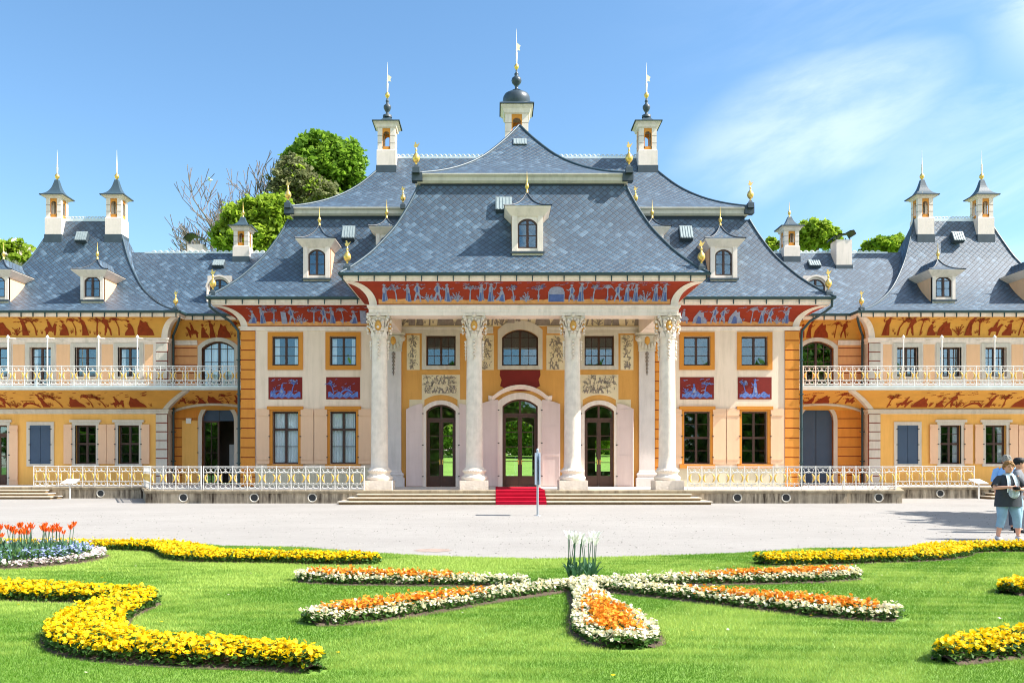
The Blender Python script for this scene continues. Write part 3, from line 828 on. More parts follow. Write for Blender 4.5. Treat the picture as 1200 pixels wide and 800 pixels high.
# centre wall behind the columns
DX, DW = 3.68, 1.37
DZ1 = PZ(474, YR)
mb = MB()
ops = [(0, 1.64, FL, PZ(467.6, YR), .33), (0, 1.68, PZ(428.5, YR), PZ(386, YR), .36)]
for s_ in (-1, 1):
    ops += [(s_*DX, DW, FL, DZ1, .3), (s_*DX, DW, PZ(428.5, YR), PZ(393.5, YR), 0)]
wall(mb, -6.28, 6.28, FL, 8.9, YR, .4, ops)
obj('wall', mb, [M['gold_wall']], pal)
for s_ in (-1, 1):
    mb = MB(); a, b = sorted((s_*6.27, s_*6.86))
    quoin(mb, a, b, YR, FL, 7.66, 16); obj('quoin', mb, [M['orange'], M['joint']], pal)
    # pilaster: shaft > base, capital, garland
    xc = s_*5.88; mb = MB(); mb.box(xc-.36, xc+.36, YR-.14, YR, FL+.75, PZ(412, YR))
    pi = obj('pilaster', mb, [M['pale_grey_stone']], pal)
    mb = MB(); path = [(xc-.36, YR), (xc-.36, YR-.14), (xc+.36, YR-.14), (xc+.36, YR)]
    mb.sweep(path, [(.16, FL), (.16, FL+.4), (.1, FL+.42), (.1, FL+.5), (.13, FL+.56), (.1, FL+.62), (.03, FL+.66), (.03, FL+.7), (0, FL+.76)])
    obj('base', mb, [M['pale_grey_stone']], pi)
    mb = MB(); zc = PZ(412, YR); zt = 8.06-.4
    mb.sweep(path, [(0.02, zc), (.04, zc+.05), (.02, zc+.1), (.04, zc+.3), (.12, zt-.14)]); mb.box(xc-.55, xc+.55, YR-.3, YR, zt-.12, zt)
    for q in (-1, 1):
        mb.ball((xc+q*.42, YR-.24, zt-.28), .15, 0, 10, 6); mb.ball((xc+q*.42, YR-.38, zt-.28), .06, 0)
        for k in range(3): mb.ball((xc+q*(.08+.13*k), YR-.2, zc+.22+.08*k), .09, 0, 8, 5, 1.6, .8, .6)
    mb.ball((xc, YR-.2, zt-.35), .17, 1, 10, 6, 1.35, .8, .5)
    obj('capital', mb, [M['grey_stone'], M['shield']], pi)
    mb = MB()
    for k in range(6): mb.ball((xc, YR-.16, zc-.12-.17*k), .1-.008*k, 0, 7, 5, .9, .9, .5); mb.tube([(xc, YR-.16, zc), (xc, YR-.16, zc-1.1)], .02)
    obj('garland', mb, [M['grey_fig']], pi)

# upper windows of the centre
wz, wh = PZ(428.5, YR), PZ(393.5, YR)-PZ(428.5, YR)
for s_ in (-1, 1):
    put_window(pal, s_*DX, wz, YR, DW, wh, 0, 2, (3,), None, (.2, .16, .18, 'grey_stone', .06))
put_window(pal, 0, wz, YR, 1.68, PZ(386, YR)-wz, .36, 2, (3,), None, (.2, .42, .18, 'grey_stone', .07))

def door_leaf_pair(x, w, h, rise, hinge_mat='door_wood'):
    """glazed double door: frame mesh > glass, two leaves of panes, fanlight bars"""
    def build():
        mb = MB(); y = .2
        mb.ring(w, h, rise, .07, y-.03, y+.07)
        zt = h - rise - .42 if rise else h-.5
        mb.box(-w/2+.07, w/2-.07, y-.05, y+.05, zt, zt+.11)
        mb.box(-.05, .05, y-.02, y+.04, zt+.11, h-.07)
        for d in (-1, 1):
            x0, x1 = (.012, w/2-.07); lo, hi = sorted((d*x0, d*x1))
            mb.box(lo, hi, y-.02, y+.03, .01, .5); mb.box(lo+.08, hi-.08, y-.032, y-.02, .1, .42)
            mb.box(lo, lo+.085, y-.02, y+.03, .5, zt); mb.box(hi-.085, hi, y-.02, y+.03, .5, zt)
            mb.box(lo+.085, hi-.085, y-.02, y+.03, zt-.1, zt)
            for k in (1, 2, 3):
                z = .5 + (zt-.6)*k/4; mb.box(lo+.085, hi-.085, y-.012, y+.02, z-.018, z+.018)
        mb.box(-.03, .03, y-.055, y-.02, .05, zt)
        return mb, [M[hinge_mat]]
    return build
def handle_build():
    mb = MB(); mb.box(-.02, .02, -.03, 0, -.12, .12); mb.tube([(0, -.03, .05), (0, -.07, .05), (.1, -.07, .05)], .012, 5)
    return mb, [M['gilt']]
def glazed_door(par, x, y, w, h, rise, label=None):
    o = inst(('gd', w, h, rise), door_leaf_pair(x, w, h, rise), 'door', par, (x, y, FL))
    if label: o['label'] = label
    inst(('glass', w, h, rise), glass_mesh(w, h, rise), 'glass', o, (x, y, FL))
    for d in (-1, 1): inst('handle', handle_build, 'handle', o, (x+d*.06, y+.18, FL+1.15), scale=(d, 1, 1))
    return o
dh = DZ1-FL
for s_ in (-1, 1):
    o = glazed_door(pal, s_*DX, YR, DW, dh, .3)
    inst(('dsur', DW), surround_mesh(DW, dh, .3, .17, .2, 0, M['white_stone'], .07), 'surround', o, (s_*DX, YR, FL))
    for d in (-1, 1):
        inst(('pshut', .76), shutter_mesh(.76, dh+.02, 'panels', .26), 'shutter', o, (s_*DX+d*(DW/2+.17), YR, FL+.02), rotz=-d*(.34 if (s_ > 0 and d > 0) else .04), scale=(d, 1, 1))
ch = PZ(467.6, YR)-FL
o = glazed_door(pal, 0, YR, 1.64, ch, .33)
inst('csur', surround_mesh(1.64, ch, .33, .22, .3, 0, M['white_stone'], .09), 'surround', o, (0, YR, FL))
for d in (-1, 1): inst(('pshut', .84), shutter_mesh(.84, ch-.05, 'panels', .2), 'shutter', o, (d*(.82+.2), YR, FL+.02), rotz=-d*.05, scale=(d, 1, 1))
mb = MB()
A = arc(-1.2, 1.2, PZ(465, YR), PZ(452.6, YR)-.02, 12)
pts = [(-1.48, A[0][1]-.02), (-1.3, A[0][1]-.06)] + A + [(1.3, A[0][1]-.06), (1.48, A[0][1]-.02)]
prof = [(0, 0), (.08, .0), (.12, .06), (.2, .09), (.24, .15), (.24, .2), (0, .22)]
mb.grid([[(x, YR-o_, z-.12+dz) for o_, dz in prof] for x, z in pts], 0, False, False)
for e in (0, -1): mb.poly([(pts[e][0], YR-o_, pts[e][1]-.12+dz) for o_, dz in prof])
obj('door_hood', mb, [M['white_stone']], pal)
# dark red field with scalloped sides over the door
mb = MB(); z0, z1 = PZ(455, YR), PZ(433.5, YR)
P = [(-.72, z0), (-.62, z0-.12), (.62, z0-.12), (.72, z0), (.93, z0+.12), (.86, z0+.4), (.95, z0+.62), (.93, z1), (-.93, z1), (-.95, z0+.62), (-.86, z0+.4), (-.93, z0+.12)]
mb.slab([(x, YR-.015, z) for x, z in P], (0, .02, 0)); obj('painted_panel', mb, [M['dark_red']], pal)

# pale panels painted in grey
def grey_panel(x0, x1, z0, z1, rise, seed):
    mb = MB()
    if rise:
        A = arc(x0+.02, x1-.02, z0-.12, z0+rise-.12, 10)
        P = [(x0, z0-.12)] + [(a, b) for a, b in A] + [(x1, z0-.12), (x1, z1), (x0, z1)]
    else: P = [(x0, z0), (x1, z0), (x1, z1), (x0, z1)]
    mb.slab([(x, YR-.022, z) for x, z in P], (0, .025, 0))
    p = obj('painted_panel', mb, [M['beige_paint']], pal)
    mb = MB(); r = random.Random(seed); zb = z0 + (rise*.75 if rise else 0); rows = max(1, round((z1-zb)/.55))
    for k in range(rows):
        zz = zb + (z1-zb)*k/rows
        paint_row(mb, flat_map(YR-.022, zz, (z1-zb)/rows), x0+.03-.1*0, x1-.03, (z1-zb)/rows, seed+k, r.sample(['robed', 'walker', 'shrub', 'beast', 'seated', 'rock', 'tree'], 5), .06, .95, False, -.05)
    for k in range(60 if rise else 40):
        cx, cz = r.uniform(x0+.12, x1-.12), r.uniform(zb+.1, z1-.1); a = r.uniform(0, 6)
        P = sh_line([(cx+.1*math.cos(a+t)*(.4+t*.3), cz+.1*math.sin(a+t)*(.4+t*.3)) for t in (0, .7, 1.4, 2.1)], .035, .015)
        for i in range(3): mb.face([(P[i][0], YR-.038, P[i][1]), (P[i+1][0], YR-.038, P[i+1][1]), (P[-2-i][0], YR-.038, P[-2-i][1]), (P[-1-i][0], YR-.038, P[-1-i][1])], 0)
    obj('painting', mb, [M['grey_fig'], M['beige_paint']], p)
for s_ in (-1, 1):
    a, b = sorted((s_*4.67, s_*5.27)); grey_panel(a, b, PZ(433.4, YR), PZ(392.5, YR), 0, 40+s_)
    a, b = sorted((s_*1.22, s_*2.08)); grey_panel(a, b, PZ(433.4, YR), PZ(392.5, YR), 0, 50+s_)
    grey_panel(s_*3.68-.89, s_*3.68+.89, PZ(467, YR), PZ(439, YR), .3, 60+s_)
    for d in (-1, 1):
        mb = MB(); x = s_*DX + d*1.12; mb.box(x-.35, x+.35, YR-.02, YR+.01, FL+.05, PZ(468, YR)); obj('painted_strip', mb, [M['beige_paint']], pal)

# ---- mouldings, coves, friezes, cornices
NC = 10
FZ = (7.98, 8.80)
def moulding(path, z0, z1, out, mat, name='moulding', par=None):
    mb = MB(); h = z1-z0
    mb.sweep(path, [(0, z0), (out*.5, z0+h*.12), (out*.5, z0+h*.5), (out, z0+h*.62), (out, z0+h*.95), (0, z1)]); return obj(name, mb, [M[mat]], par or pal)
side_kinds = ['seated', 'robed', 'tree', 'block', 'walker', 'shrub', 'tree', 'walker', 'robed', 'palm', 'seated', 'block']
side_kinds_r = ['beast', 'rock', 'walker', 'walker', 'rock', 'palm', 'robed', 'walker', 'shrub', 'robed', 'palm']
for s_ in (-1, 1):
    path = [(-13, 52.9), (-13, YC), (-6.3, YC)] if s_ < 0 else [(6.3, YC), (13, YC), (13, 52.9)]
    moulding(path, PZ(387.6, YC), FZ[0], .1, 'white_stone')
    mb = MB(); cp = cove_prof(FZ[0], FZ[1], 1.02, NC); mb.sweep(path, cp, 0, sm=False)
    f = obj('frieze', mb, [M['red']], pal)
    mb = MB(); a, b = (-12.75, -6.6) if s_ < 0 else (7.1, 12.9)
    paint_row(mb, cove_map(YC, FZ[0], FZ[1], 1.02), a, b, 1.1, 21 if s_ < 0 else 33, side_kinds if s_ < 0 else side_kinds_r, .1, .78, gap=.05)
    obj('painted_figures', mb, [M['blue_a'], M['blue_b'], M['sand']], f)
    mb = MB(); cove_rib(mb, s_*13, YC, s_, cp, .3); obj('cove_rib', mb, [M['white_stone']], f)
    mb = MB(); mb.sweep(path, [(1.0, FZ[1]), (1.03, FZ[1]), (1.05, FZ[1]+.06), (1.12, FZ[1]+.1), (1.16, EZ-.08), (1.16, EZ-.03), (.3, EZ-.03)])
    c = obj('cornice', mb, [M['white_stone']], pal)
    mb = MB(); gutter(mb, [tuple(Vector(p)) for p in ([(-14.17, 52.9), (-14.17, 39.53), (-7.2, 39.53)] if s_ < 0 else [(7.2, 39.53), (14.17, 39.53), (14.17, 52.9)])], EZ-.02, m=0)
    brackets(mb, s_*7.4, s_*14.1, 39.6, EZ, .72)
    obj('gutter', mb, [M['copper']], c)
# inner frieze above the columns' back wall
path = [(-6.3, YR), (6.3, YR)]
mb = MB()
for xa, xb in ((-6.3, -1.25), (1.25, 6.3)):
    mb = MB(); mb.sweep([(xa, YR), (xb, YR)], [(0, 7.65), (.05, 7.68), (.05, 7.84), (.1, 7.88), (.1, 7.95), (0, 7.98)]); obj('moulding', mb, [M['grey_stone']], pal)
mb = MB(); mb.sweep(path, cove_prof(7.98, 8.84, .9, NC)); f = obj('inner_frieze', mb, [M['beige_paint']], pal)
mb = MB(); paint_row(mb, cove_map(YR, 7.98, 8.84, .9), -6.1, 6.2, 1.0, 77, ['walker', 'shrub', 'block', 'robed', 'tree', 'rock', 'seated', 'palm', 'beast'], .03, .95, False, -.06)
obj('painted_figures', mb, [M['grey_fig'], M['grey_fig']], f)

# portico: beams, ceiling, frieze
mb = MB()
prof = [(0, 7.62), (0, 7.74), (.03, 7.75), (.03, 7.88), (.07, 7.9), (.07, 7.93), (.1, 7.96), (.1, 8.03), (0, 8.05)]
pth = [(-6.27, YR), (-6.27, 35.55), (6.27, 35.55), (6.27, YR)]
mb.sweep(pth, prof)
mb.sweep([(-5.5, YR), (-5.5, 36.42), (5.5, 36.42), (5.5, YR)], [(0, 7.62), (0, 8.86)])
b0 = [(-6.27, YR), (-6.27, 35.55), (6.27, 35.55), (6.27, YR)]; b1 = [(-5.5, YR), (-5.5, 36.42), (5.5, 36.42), (5.5, YR)]
for i in range(3): mb.face([(*b0[i], 7.62), (*b0[i+1], 7.62), (*b1[i+1], 7.62), (*b1[i], 7.62)])
obj('architrave', mb, [M['white_stone']], pal)
mb = MB(); mb.box(-6.2, 6.2, 35.7, YR-.001, 8.86, 8.98); obj('portico_ceiling', mb, [M['cream']], pal)
cp = cove_prof(8.05, 8.84, .82, NC)
mb = MB(); mb.sweep([(-6.27, YC-.5), (-6.27, 35.55), (6.27, 35.55), (6.27, YC-.5)], cp); f = obj('frieze', mb, [M['red']], pal)
mb = MB(); front = ['robed', 'tree', 'robed', 'walker', 'shrub', 'walker', 'robed', 'shrub', 'tree', 'robed', 'robed', 'seated', 'tree', 'shrub', 'tree', 'tent', 'walker', 'robed', 'tree', 'palm', 'walker', 'robed', 'robed', 'shrub', 'robed']
paint_row(mb, cove_map(35.55, 8.05, 8.84, .82), -5.9, 5.95, 1.06, 5, front, .1, .78, gap=.05)
obj('painted_figures', mb, [M['blue_a'], M['blue_b'], M['sand']], f)
for s_ in (-1, 1):
    mb = MB(); cove_rib(mb, s_*6.27, 35.55, s_, cp, .3); obj('cove_rib', mb, [M['white_stone']], f)
mb = MB(); mb.sweep([(-6.27, YC-.5), (-6.27, 35.55), (6.27, 35.55), (6.27, YC-.5)], [(.8, 8.84), (.83, 8.84), (.85, 8.9), (.93, 8.93), (.97, EZ-.08), (.97, EZ-.03), (.2, EZ-.03)])
c = obj('cornice', mb, [M['white_stone']], pal)
mb = MB(); gutter(mb, [(-7.28, 40), (-7.28, 34.53), (7.28, 34.53), (7.28, 40)], EZ-.02); brackets(mb, -7.2, 7.2, 34.6, EZ, .62); obj('gutter', mb, [M['copper']], c)

# columns
def col_shaft():
    mb = MB(); z0, z1 = FL+.92, 6.72
    prof = []
    for k in range(13):
        t = k/12; r = .345 - .04*t**1.6 - .0; prof.append((r, z0 + (z1-z0)*t - FL))
    prof = [(.40, z0-.04-FL), (.36, z0-.0-FL)] + prof[1:] + [(.335, z1+.03-FL), (.335, z1+.07-FL)]
    mb.lathe(prof, seg=40)
    return mb, [M['column']]
def col_base():
    mb = MB(); mb.square([(.58, 0), (.58, .38)])
    mb.lathe([(.5, .38), (.53, .42), (.55, .48), (.53, .54), (.48, .57), (.44, .60), (.42, .65), (.44, .69), (.47, .72), (.49, .77), (.47, .82), (.41, .85), (.40, .9)], seg=36)
    for k in range(28):
        a = 2*PI*k/28; mb.ball((.47*math.cos(a), .47*math.sin(a), .77), .035, 0, 6, 4)
    return mb, [M['column']]
def col_capital():
    mb = MB(); h = 1.0
    mb.lathe([(.33, 0), (.34, .06), (.33, .1), (.33, .4), (.36, .65), (.44, .84), (.48, .88)], seg=28)
    for tier, (z, L, n, r) in enumerate(((.06, .42, 8, .34), (.3, .45, 8, .36))):
        for k in range(n):
            a = 2*PI*(k+.5*tier)/n; ca, sa = math.cos(a), math.sin(a); rows = []
            for i in range(6):
                t = i/5; rad = r + .05*t + .12*t**4; w = .12*(1-.55*t)*(1+.3*math.sin(t*9)); zz = z + L*t - .1*max(0, t-.8)*5*.4
                rows.append([(rad*ca - d*w*sa, rad*sa + d*w*ca, zz) for d in (-1, -.3, .3, 1)])
                rows[-1] = [(x*(1.04 if j in (1, 2) else 1), y*(1.04 if j in (1, 2) else 1), zq) for j, (x, y, zq) in enumerate(rows[-1])]
            mb.grid(rows)
            mb.ball(((r+.16)*ca, (r+.16)*sa, z+L-.05), .055, 0, 7, 4)
    for k in range(4):
        a = PI/4 + k*PI/2; ca, sa = math.cos(a), math.sin(a)
        spiral = [((.52 + (.13-.012*i)*math.cos(i*.75))*ca, (.52 + (.13-.012*i)*math.cos(i*.75))*sa, .78 + (.13-.012*i)*math.sin(i*.75)) for i in range(11)]
        mb.tube(spiral, .045, 6); mb.ball((.52*ca, .52*sa, .78), .07)
        mb.tube([(.36*ca, .36*sa, .45), (.44*ca, .44*sa, .7), (.56*ca, .56*sa, .92)], [.03, .05, .05], 6)
    # abacus with hollowed sides
    pts = []
    for k in range(4):
        a0 = PI/4 + k*PI/2
        for i in range(7):
            t = i/7; a = a0 + t*PI/2; rr = .66 - .2*math.sin(PI*t); pts.append((rr*math.cos(a), rr*math.sin(a), .9))
    mb.slab(pts, (0, 0, .1))
    for k in range(4):
        a = k*PI/2; mb.ball((.47*math.cos(a), .47*math.sin(a), .93), .09, 0, 8, 5)
        mb.ball((.42*math.cos(a), .42*math.sin(a), .5), .15, 1, 12, 7, 1.4, .55 if k % 2 == 0 else .9, .9 if k % 2 == 0 else .55)
        for t in range(10):
            b = 2*PI*t/10; u, w = .19*math.cos(b), .28*math.sin(b)
            mb.ball((.46*math.cos(a) - u*math.sin(a), .46*math.sin(a) + u*math.cos(a), .5+w), .05, 0, 6, 4)
    return mb, [M['column'], M['shield']]
def col_garland():
    mb = MB()
    for a in (-PI/2, 0, PI, ):
        ca, sa = math.cos(a), math.sin(a)
        mb.tube([(.33*ca, .33*sa, 0), (.345*ca, .345*sa, -.78)], .014, 4)
        for k in range(6):
            r = .075-.006*k
            mb.ball((.35*ca, .35*sa, -.08-.135*k), r, 0, 7, 4, .7); mb.ball((.35*ca - .05*sa*(-1)**k, .35*sa + .05*ca*(-1)**k, -.14-.135*k), r*.6, 0, 6, 4)
    return mb, [M['column']]
for x in (-5.925, -2.02, 2.02, 5.925):
    c = inst('col_shaft', col_shaft, 'column', pal, (x, 36, FL))
    inst('col_base', col_base, 'column_base', c, (x, 36, FL)); inst('col_cap', col_capital, 'capital', c, (x, 36, 6.72)); inst('col_gar', col_garland, 'garland', c, (x, 36, 6.68))

# ---- inside: floor, ceiling slab, partitions, a back wall with open garden doors
YB = 52.9
mb = MB(); wall(mb, -13, 13, FL, 8.9, YB, .4, [(.15, 1.9, FL, 4.2, .3), (-3.75, 1.2, FL, 4.0, .3), (5.4, 1.0, FL+.6, 3.0, 0)]); obj('back_wall', mb, [M['cream']], pal)
mb = MB(); mb.box(-12.6, 12.6, YR+.41, YB-.01, FL-.2, FL-.004); obj('hall_floor', mb, [M['room_floor']], pal)
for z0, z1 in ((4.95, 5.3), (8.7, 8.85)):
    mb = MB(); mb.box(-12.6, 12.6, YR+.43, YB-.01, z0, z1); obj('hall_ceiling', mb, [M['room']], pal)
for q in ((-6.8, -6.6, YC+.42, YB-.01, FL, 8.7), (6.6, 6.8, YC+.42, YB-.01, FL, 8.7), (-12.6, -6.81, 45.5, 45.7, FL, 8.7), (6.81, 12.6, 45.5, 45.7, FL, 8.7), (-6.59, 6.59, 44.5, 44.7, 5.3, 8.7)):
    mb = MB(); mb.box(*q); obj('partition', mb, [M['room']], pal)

# ---- roofs
Rf = MB(); low_m = smooth_prof([(d*1.06, z) for d, z in PROF_LOW], 24)
hip(Rf, -14.22, 14.22, 39.48, 54.2, low_m)
roof = obj('roof', Rf, [M['slate']], pal)
hip_ridges(roof, -14.22, 14.22, 39.48, low_m)
UP = smooth_prof([(0, 13.98), (1, 14.43), (2, 15.05), (3, 15.93), (4, 17.16), (4.6, 18.0)], 20)
Rf = MB(); hip(Rf, -11.3, 11.3, 42.2, 51.4, UP); up = obj('roof', Rf, [M['slate']], pal)
hip_ridges(up, -11.3, 11.3, 42.2, UP)
mb = MB()
for k in range(54):
    x = -6.6 + 13.2*k/53; mb.tube(c_curve(0, 0, .12, .2, 0, 180, 5) and [(x+p[0], 46.78, 17.93+p[2]) for p in c_curve(0, 0, .115, .2, 0, 180, 5)], .035, 4)
mb.box(-6.7, 6.7, 46.74, 46.86, 17.85, 18.02); obj('ridge_crest', mb, [M['tin']], up)
def eave_box(x0, x1, y0, y1, z0, z1, ov, back=None):
    """short vertical storey of slate under an upper roof, with a pale cornice over it"""
    mb = MB(); P = [(x0, y1), (x0, y0), (x1, y0), (x1, y1)]
    mb.sweep(P, [(0, z0-.4), (0, z1)]); a = obj('slate_band', mb, [M['band']], pal)
    mb = MB(); mb.sweep(P, [(0, z1-.30), (ov*.3, z1-.3), (ov*.6, z1-.22), (ov*.62, z1-.08), (ov, z1), (ov, z1+.05), (0, z1+.05)]); obj('cornice', mb, [M['grey_stone']], pal)
    for s_, x in ((-1, x0), (1, x1)):
        mb = MB(); mb.box(x+s_*(ov-.42)-.0, x+s_*(ov+.03), y0-ov-.03, y0-ov+.4, z1-.26, z1+.1); obj('corner_flashing', mb, [M['lead']], pal)
eave_box(-10.98, 10.98, 42.52, 51.2, 13.4, 13.93, .34)
# portico roof
Rf = MB(); low_f = smooth_prof(PROF_LOW, 24); hip(Rf, -7.28, 7.28, 34.48, 47, low_f, 'FLR', True); pr = obj('roof', Rf, [M['slate']], pal)
hip_ridges(pr, -7.28, 7.28, 34.48, low_f)
eave_box(-4.35, 4.35, 37.36, 46.5, 13.4, 13.85, .32)
UF = smooth_prof([(0, 13.9), (1, 14.32), (2, 14.9), (3, 15.72), (4, 16.87), (4.62, 17.72)], 20)
Rf = MB(); hip(Rf, -4.64, 4.64, 37.06, 46.7, UF, 'FLR', True); pu = obj('roof', Rf, [M['slate']], pal)
hip_ridges(pu, -4.64, 4.64, 37.06, UF)
hatch(pal, .0, 40.75, 16.35, .62, .5, 48)
hatch(pal, -.8, 36.68, 12.15, .68, .7, 62)
for s_ in (-1, 1): hatch(pal, s_*8.1 - .1, 41.85, 12.3, .62, .75, 62)
dormer(pal, .15, 35.42, 10.2, 1.26, 1.42, 1.86, .34, .82, 2.0, .78, 1.2)
for s_ in (-1, 1):
    dormer(pal, s_*9.43, 40.5, 10.2, 1.24, 1.42, 1.84, .34, .85, 2.0, .78, 1.2)
    dormer(pal, s_*6.35, 41.35, 11.5, .9, .95, 1.5, .3, .6, 1.4, .5, .7)
for x, y, z, k in ((-4.5, 36.95, 13.95, 1.0), (4.5, 36.95, 13.95, 1.0), (-11.15, 42.15, 14.0, 1.0), (11.15, 42.15, 14.0, 1.0), (-7.05, 34.8, 9.3, .95), (7.05, 34.8, 9.3, .95), (-14.0, 39.75, 9.25, .95), (14.0, 39.75, 9.25, .95), (-5.6, 42.1, 13.95, .8), (5.6, 42.1, 13.95, .8)):
    inst('finial', finial_build, 'finial', pal, (x, y, z), scale=(k, k, k))

# ---- ornamental chimney turrets
def turret_body(hw, zb, z1, z2, z3, chw, niche):
    """dark foot, plain shaft, pierced upper stage with niches on four sides, cornice"""
    mb = MB(); lo = hw*1.1
    mb.square([(lo*1.06, zb-1.2), (lo*1.06, zb+.36)], m=2); mb.square([(lo, zb+.36), (lo, z1), (hw, z1+.04)])
    pw = hw*.45
    for a in range(4):
        c, s_ = round(math.cos(a*PI/2)), round(math.sin(a*PI/2)); rot = lambda x, y, z: (x*c - y*s_, x*s_ + y*c, z)
        for d in (-1, 1):
            x0, x1 = sorted((d*pw, d*hw))
            mb.face([rot(x0, -hw, z1), rot(x1, -hw, z1), rot(x1, -hw, z2), rot(x0, -hw, z2)])
            mb.face([rot(d*pw, -hw, z1), rot(d*pw, -hw*.62, z1), rot(d*pw, -hw*.62, z2), rot(d*pw, -hw, z2)])
            for k in (1, 2): 
                zz = z1+(z2-z1)*k/3; mb.face([rot(x0, -hw-.004, zz-.012), rot(x1, -hw-.004, zz-.012), rot(x1, -hw-.004, zz+.012), rot(x0, -hw-.004, zz+.012)], 3)
        zr = z1+.12; zn = z1+(z2-z1)*.86
        mb.face([rot(-pw, -hw+.02, z1), rot(pw, -hw+.02, z1), rot(pw, -hw+.02, zr+.1), rot(-pw, -hw+.02, zr+.1)], 1)
        A = arc(-pw*.8, pw*.8, zn-pw*.8, zn, 8); top = z2
        for (xa, za), (xb, zb2) in zip(A, A[1:]): mb.face([rot(xa, -hw+.02, za), rot(xb, -hw+.02, zb2), rot(xb, -hw+.02, top), rot(xa, -hw+.02, top)], 1)
        for d in (-1, 1): x0, x1 = sorted((d*pw*.8, d*pw)); mb.face([rot(x0, -hw+.02, zr), rot(x1, -hw+.02, zr), rot(x1, -hw+.02, top), rot(x0, -hw+.02, top)], 1)
    mb.square([(hw*.99, z2-.005), (hw, z2), (hw+.07, z2+.05), (hw+.08, z2+.1), ((hw+chw)/2, z2+(z3-z2)*.6), (chw, z3-.06), (chw, z3)])
    return mb, [M['white_stone'], M['orange'], M['lead'], M['grey_fig']]
def spire_lathe(z, h, seg=10, flag=True, m=0):
    mb = MB(); mb.lathe([(.03, z), (.045, z+.08), (.11, z+.16), (.13, z+.24), (.1, z+.32), (.04, z+.38), (.035, z+.42)], m=1, seg=12)
    mb.lathe([(.035, z+.4), (.05, z+h*.42), (.028, z+h*.45), (.045, z+h*.5), (.02, z+h*.54), (.012, z+h*.8), (.003, z+h)], m=0, seg=8)
    if flag: mb.slab([(0, -.01, z+h*.5), (.2, -.01, z+h*.48), (.16, -.01, z+h*.54), (.22, -.01, z+h*.6), (.1, -.01, z+h*.64), (0, -.01, z+h*.68)], (0, .02, 0), 0)
    return mb
def turret(par, x, y, hw, zb, z1, z2, z3, chw, kind, tip):
    mb, mt = turret_body(hw, zb, z1, z2, z3, chw, True)
    mb.v = [(a+x, b+y, c) for a, b, c in mb.v]
    o = obj('chimney_turret', mb, mt, par, (x, y, zb))
    r = MB()
    if kind == 'onion':
        r.square([(chw+.06, z3), (chw+.06, z3+.07), (chw*.8, z3+.2)], (x, y, 0), 0)
        rr = chw*.82
        r.lathe([(rr*.96, z3+.12), (rr*.97, z3+.2), (rr*1.03, z3+.32), (rr*1.06, z3+.5), (rr*1.03, z3+.68), (rr*.92, z3+.82), (rr*.72, z3+.9), (rr*.45, z3+.96), (rr*.25, z3+1.05)], (x, y, 0), 24, 0)
        zt = z3+1.05
        r.lathe([(.26, zt), (.1, zt+.08), (.08, zt+.2), (.13, zt+.3), (.24, zt+.42), (.28, zt+.55), (.24, zt+.68), (.12, zt+.78), (.1, zt+.85), (.13, zt+.9), (.05, zt+1.0), (.05, zt+1.12)], (x, y, 0), 18, 0); zt += 1.1
    else:
        k = tip
        pr_ = smooth_prof([(chw+.06, z3), (chw*.66, z3+k*.2), (chw*.36, z3+k*.52), (chw*.16, z3+k)], 12)
        r.square(pr_, (x, y, 0), 0); zt = z3+k
        r.square([(chw+.065, z3-.03), (chw+.065, z3+.025)], (x, y, 0), 1)
        if kind == 'ball':
            r.lathe([(.24, zt-.12), (.24, zt), (.1, zt+.05), (.07, zt+.16), (.14, zt+.26), (.2, zt+.4), (.2, zt+.5), (.08, zt+.62), (.06, zt+.7), (.1, zt+.76), (.05, zt+.84), (.05, zt+.9)], (x, y, 0), 16, 1); zt += .88
    obj('turret_roof', r, [M['onion'], M['lead']] if kind == 'onion' else [M['slate_plain'], M['lead']], o)
    return o, zt
def top_spire(o, x, y, zt, h, flag=True):
    mb = spire_lathe(zt-.03, h, flag=flag); mb.v = [(a+x, b+y, c) for a, b, c in mb.v]
    obj('gilded_spire', mb, [M['pale_gilt'], M['gilt']], o)
for s_ in (-1, 1):
    o, zt = turret(pal, s_*6.9, 46.55, .46, 16.95, 18.1, 19.28, 19.6, .66, 'ball', .52); top_spire(o, s_*6.9, 46.55, zt, 2.0)
o, zt = turret(pal, .0, 47.4, .62, 17.2, 18.9, 20.3, 20.75, .86, 'onion', 0); top_spire(o, 0, 47.4, zt, 2.3)

# downpipes at the two corners
for s_ in (-1, 1):
    mb = MB(); mb.tube([(s_*14.1, 39.56, EZ-.12), (s_*14.1, 39.6, EZ-.4), (s_*13.9, 39.9, EZ-.6), (s_*13.4, 40.45, EZ-.95), (s_*13.12, 40.68, EZ-1.35), (s_*13.1, 40.7, EZ-1.8), (s_*13.1, 40.7, FL)], .06, 8)
    for z in (1.6, 3.2, 4.8, 6.4): mb.box(s_*13.1-.09, s_*13.1+.09, 40.62, 40.8, z, z+.05)
    obj('downpipe', mb, [M['dark_pipe']], pal)
# ================================================================== linking ranges and end wings, left and right
YL, YW = 45.0, 44.1
ZB = 5.38                                   # balcony floor
BAYS = (19.65, 21.82, 24.1, 26.3)
wing_kinds_u = ['robed', 'tree', 'walker', 'palm', 'seated', 'rock', 'shrub', 'robed', 'tree', 'beast', 'seated', 'palm']
wing_kinds_l = ['tree', 'beast', 'rock', 'bird', 'seated', 'walker', 'shrub', 'bridge', 'robed', 'bird', 'tree', 'rock', 'palm']

def mirror(path, s_): return [(s_*x, y) for x, y in path] if s_ > 0 else [(s_*x, y) for x, y in path][::-1]

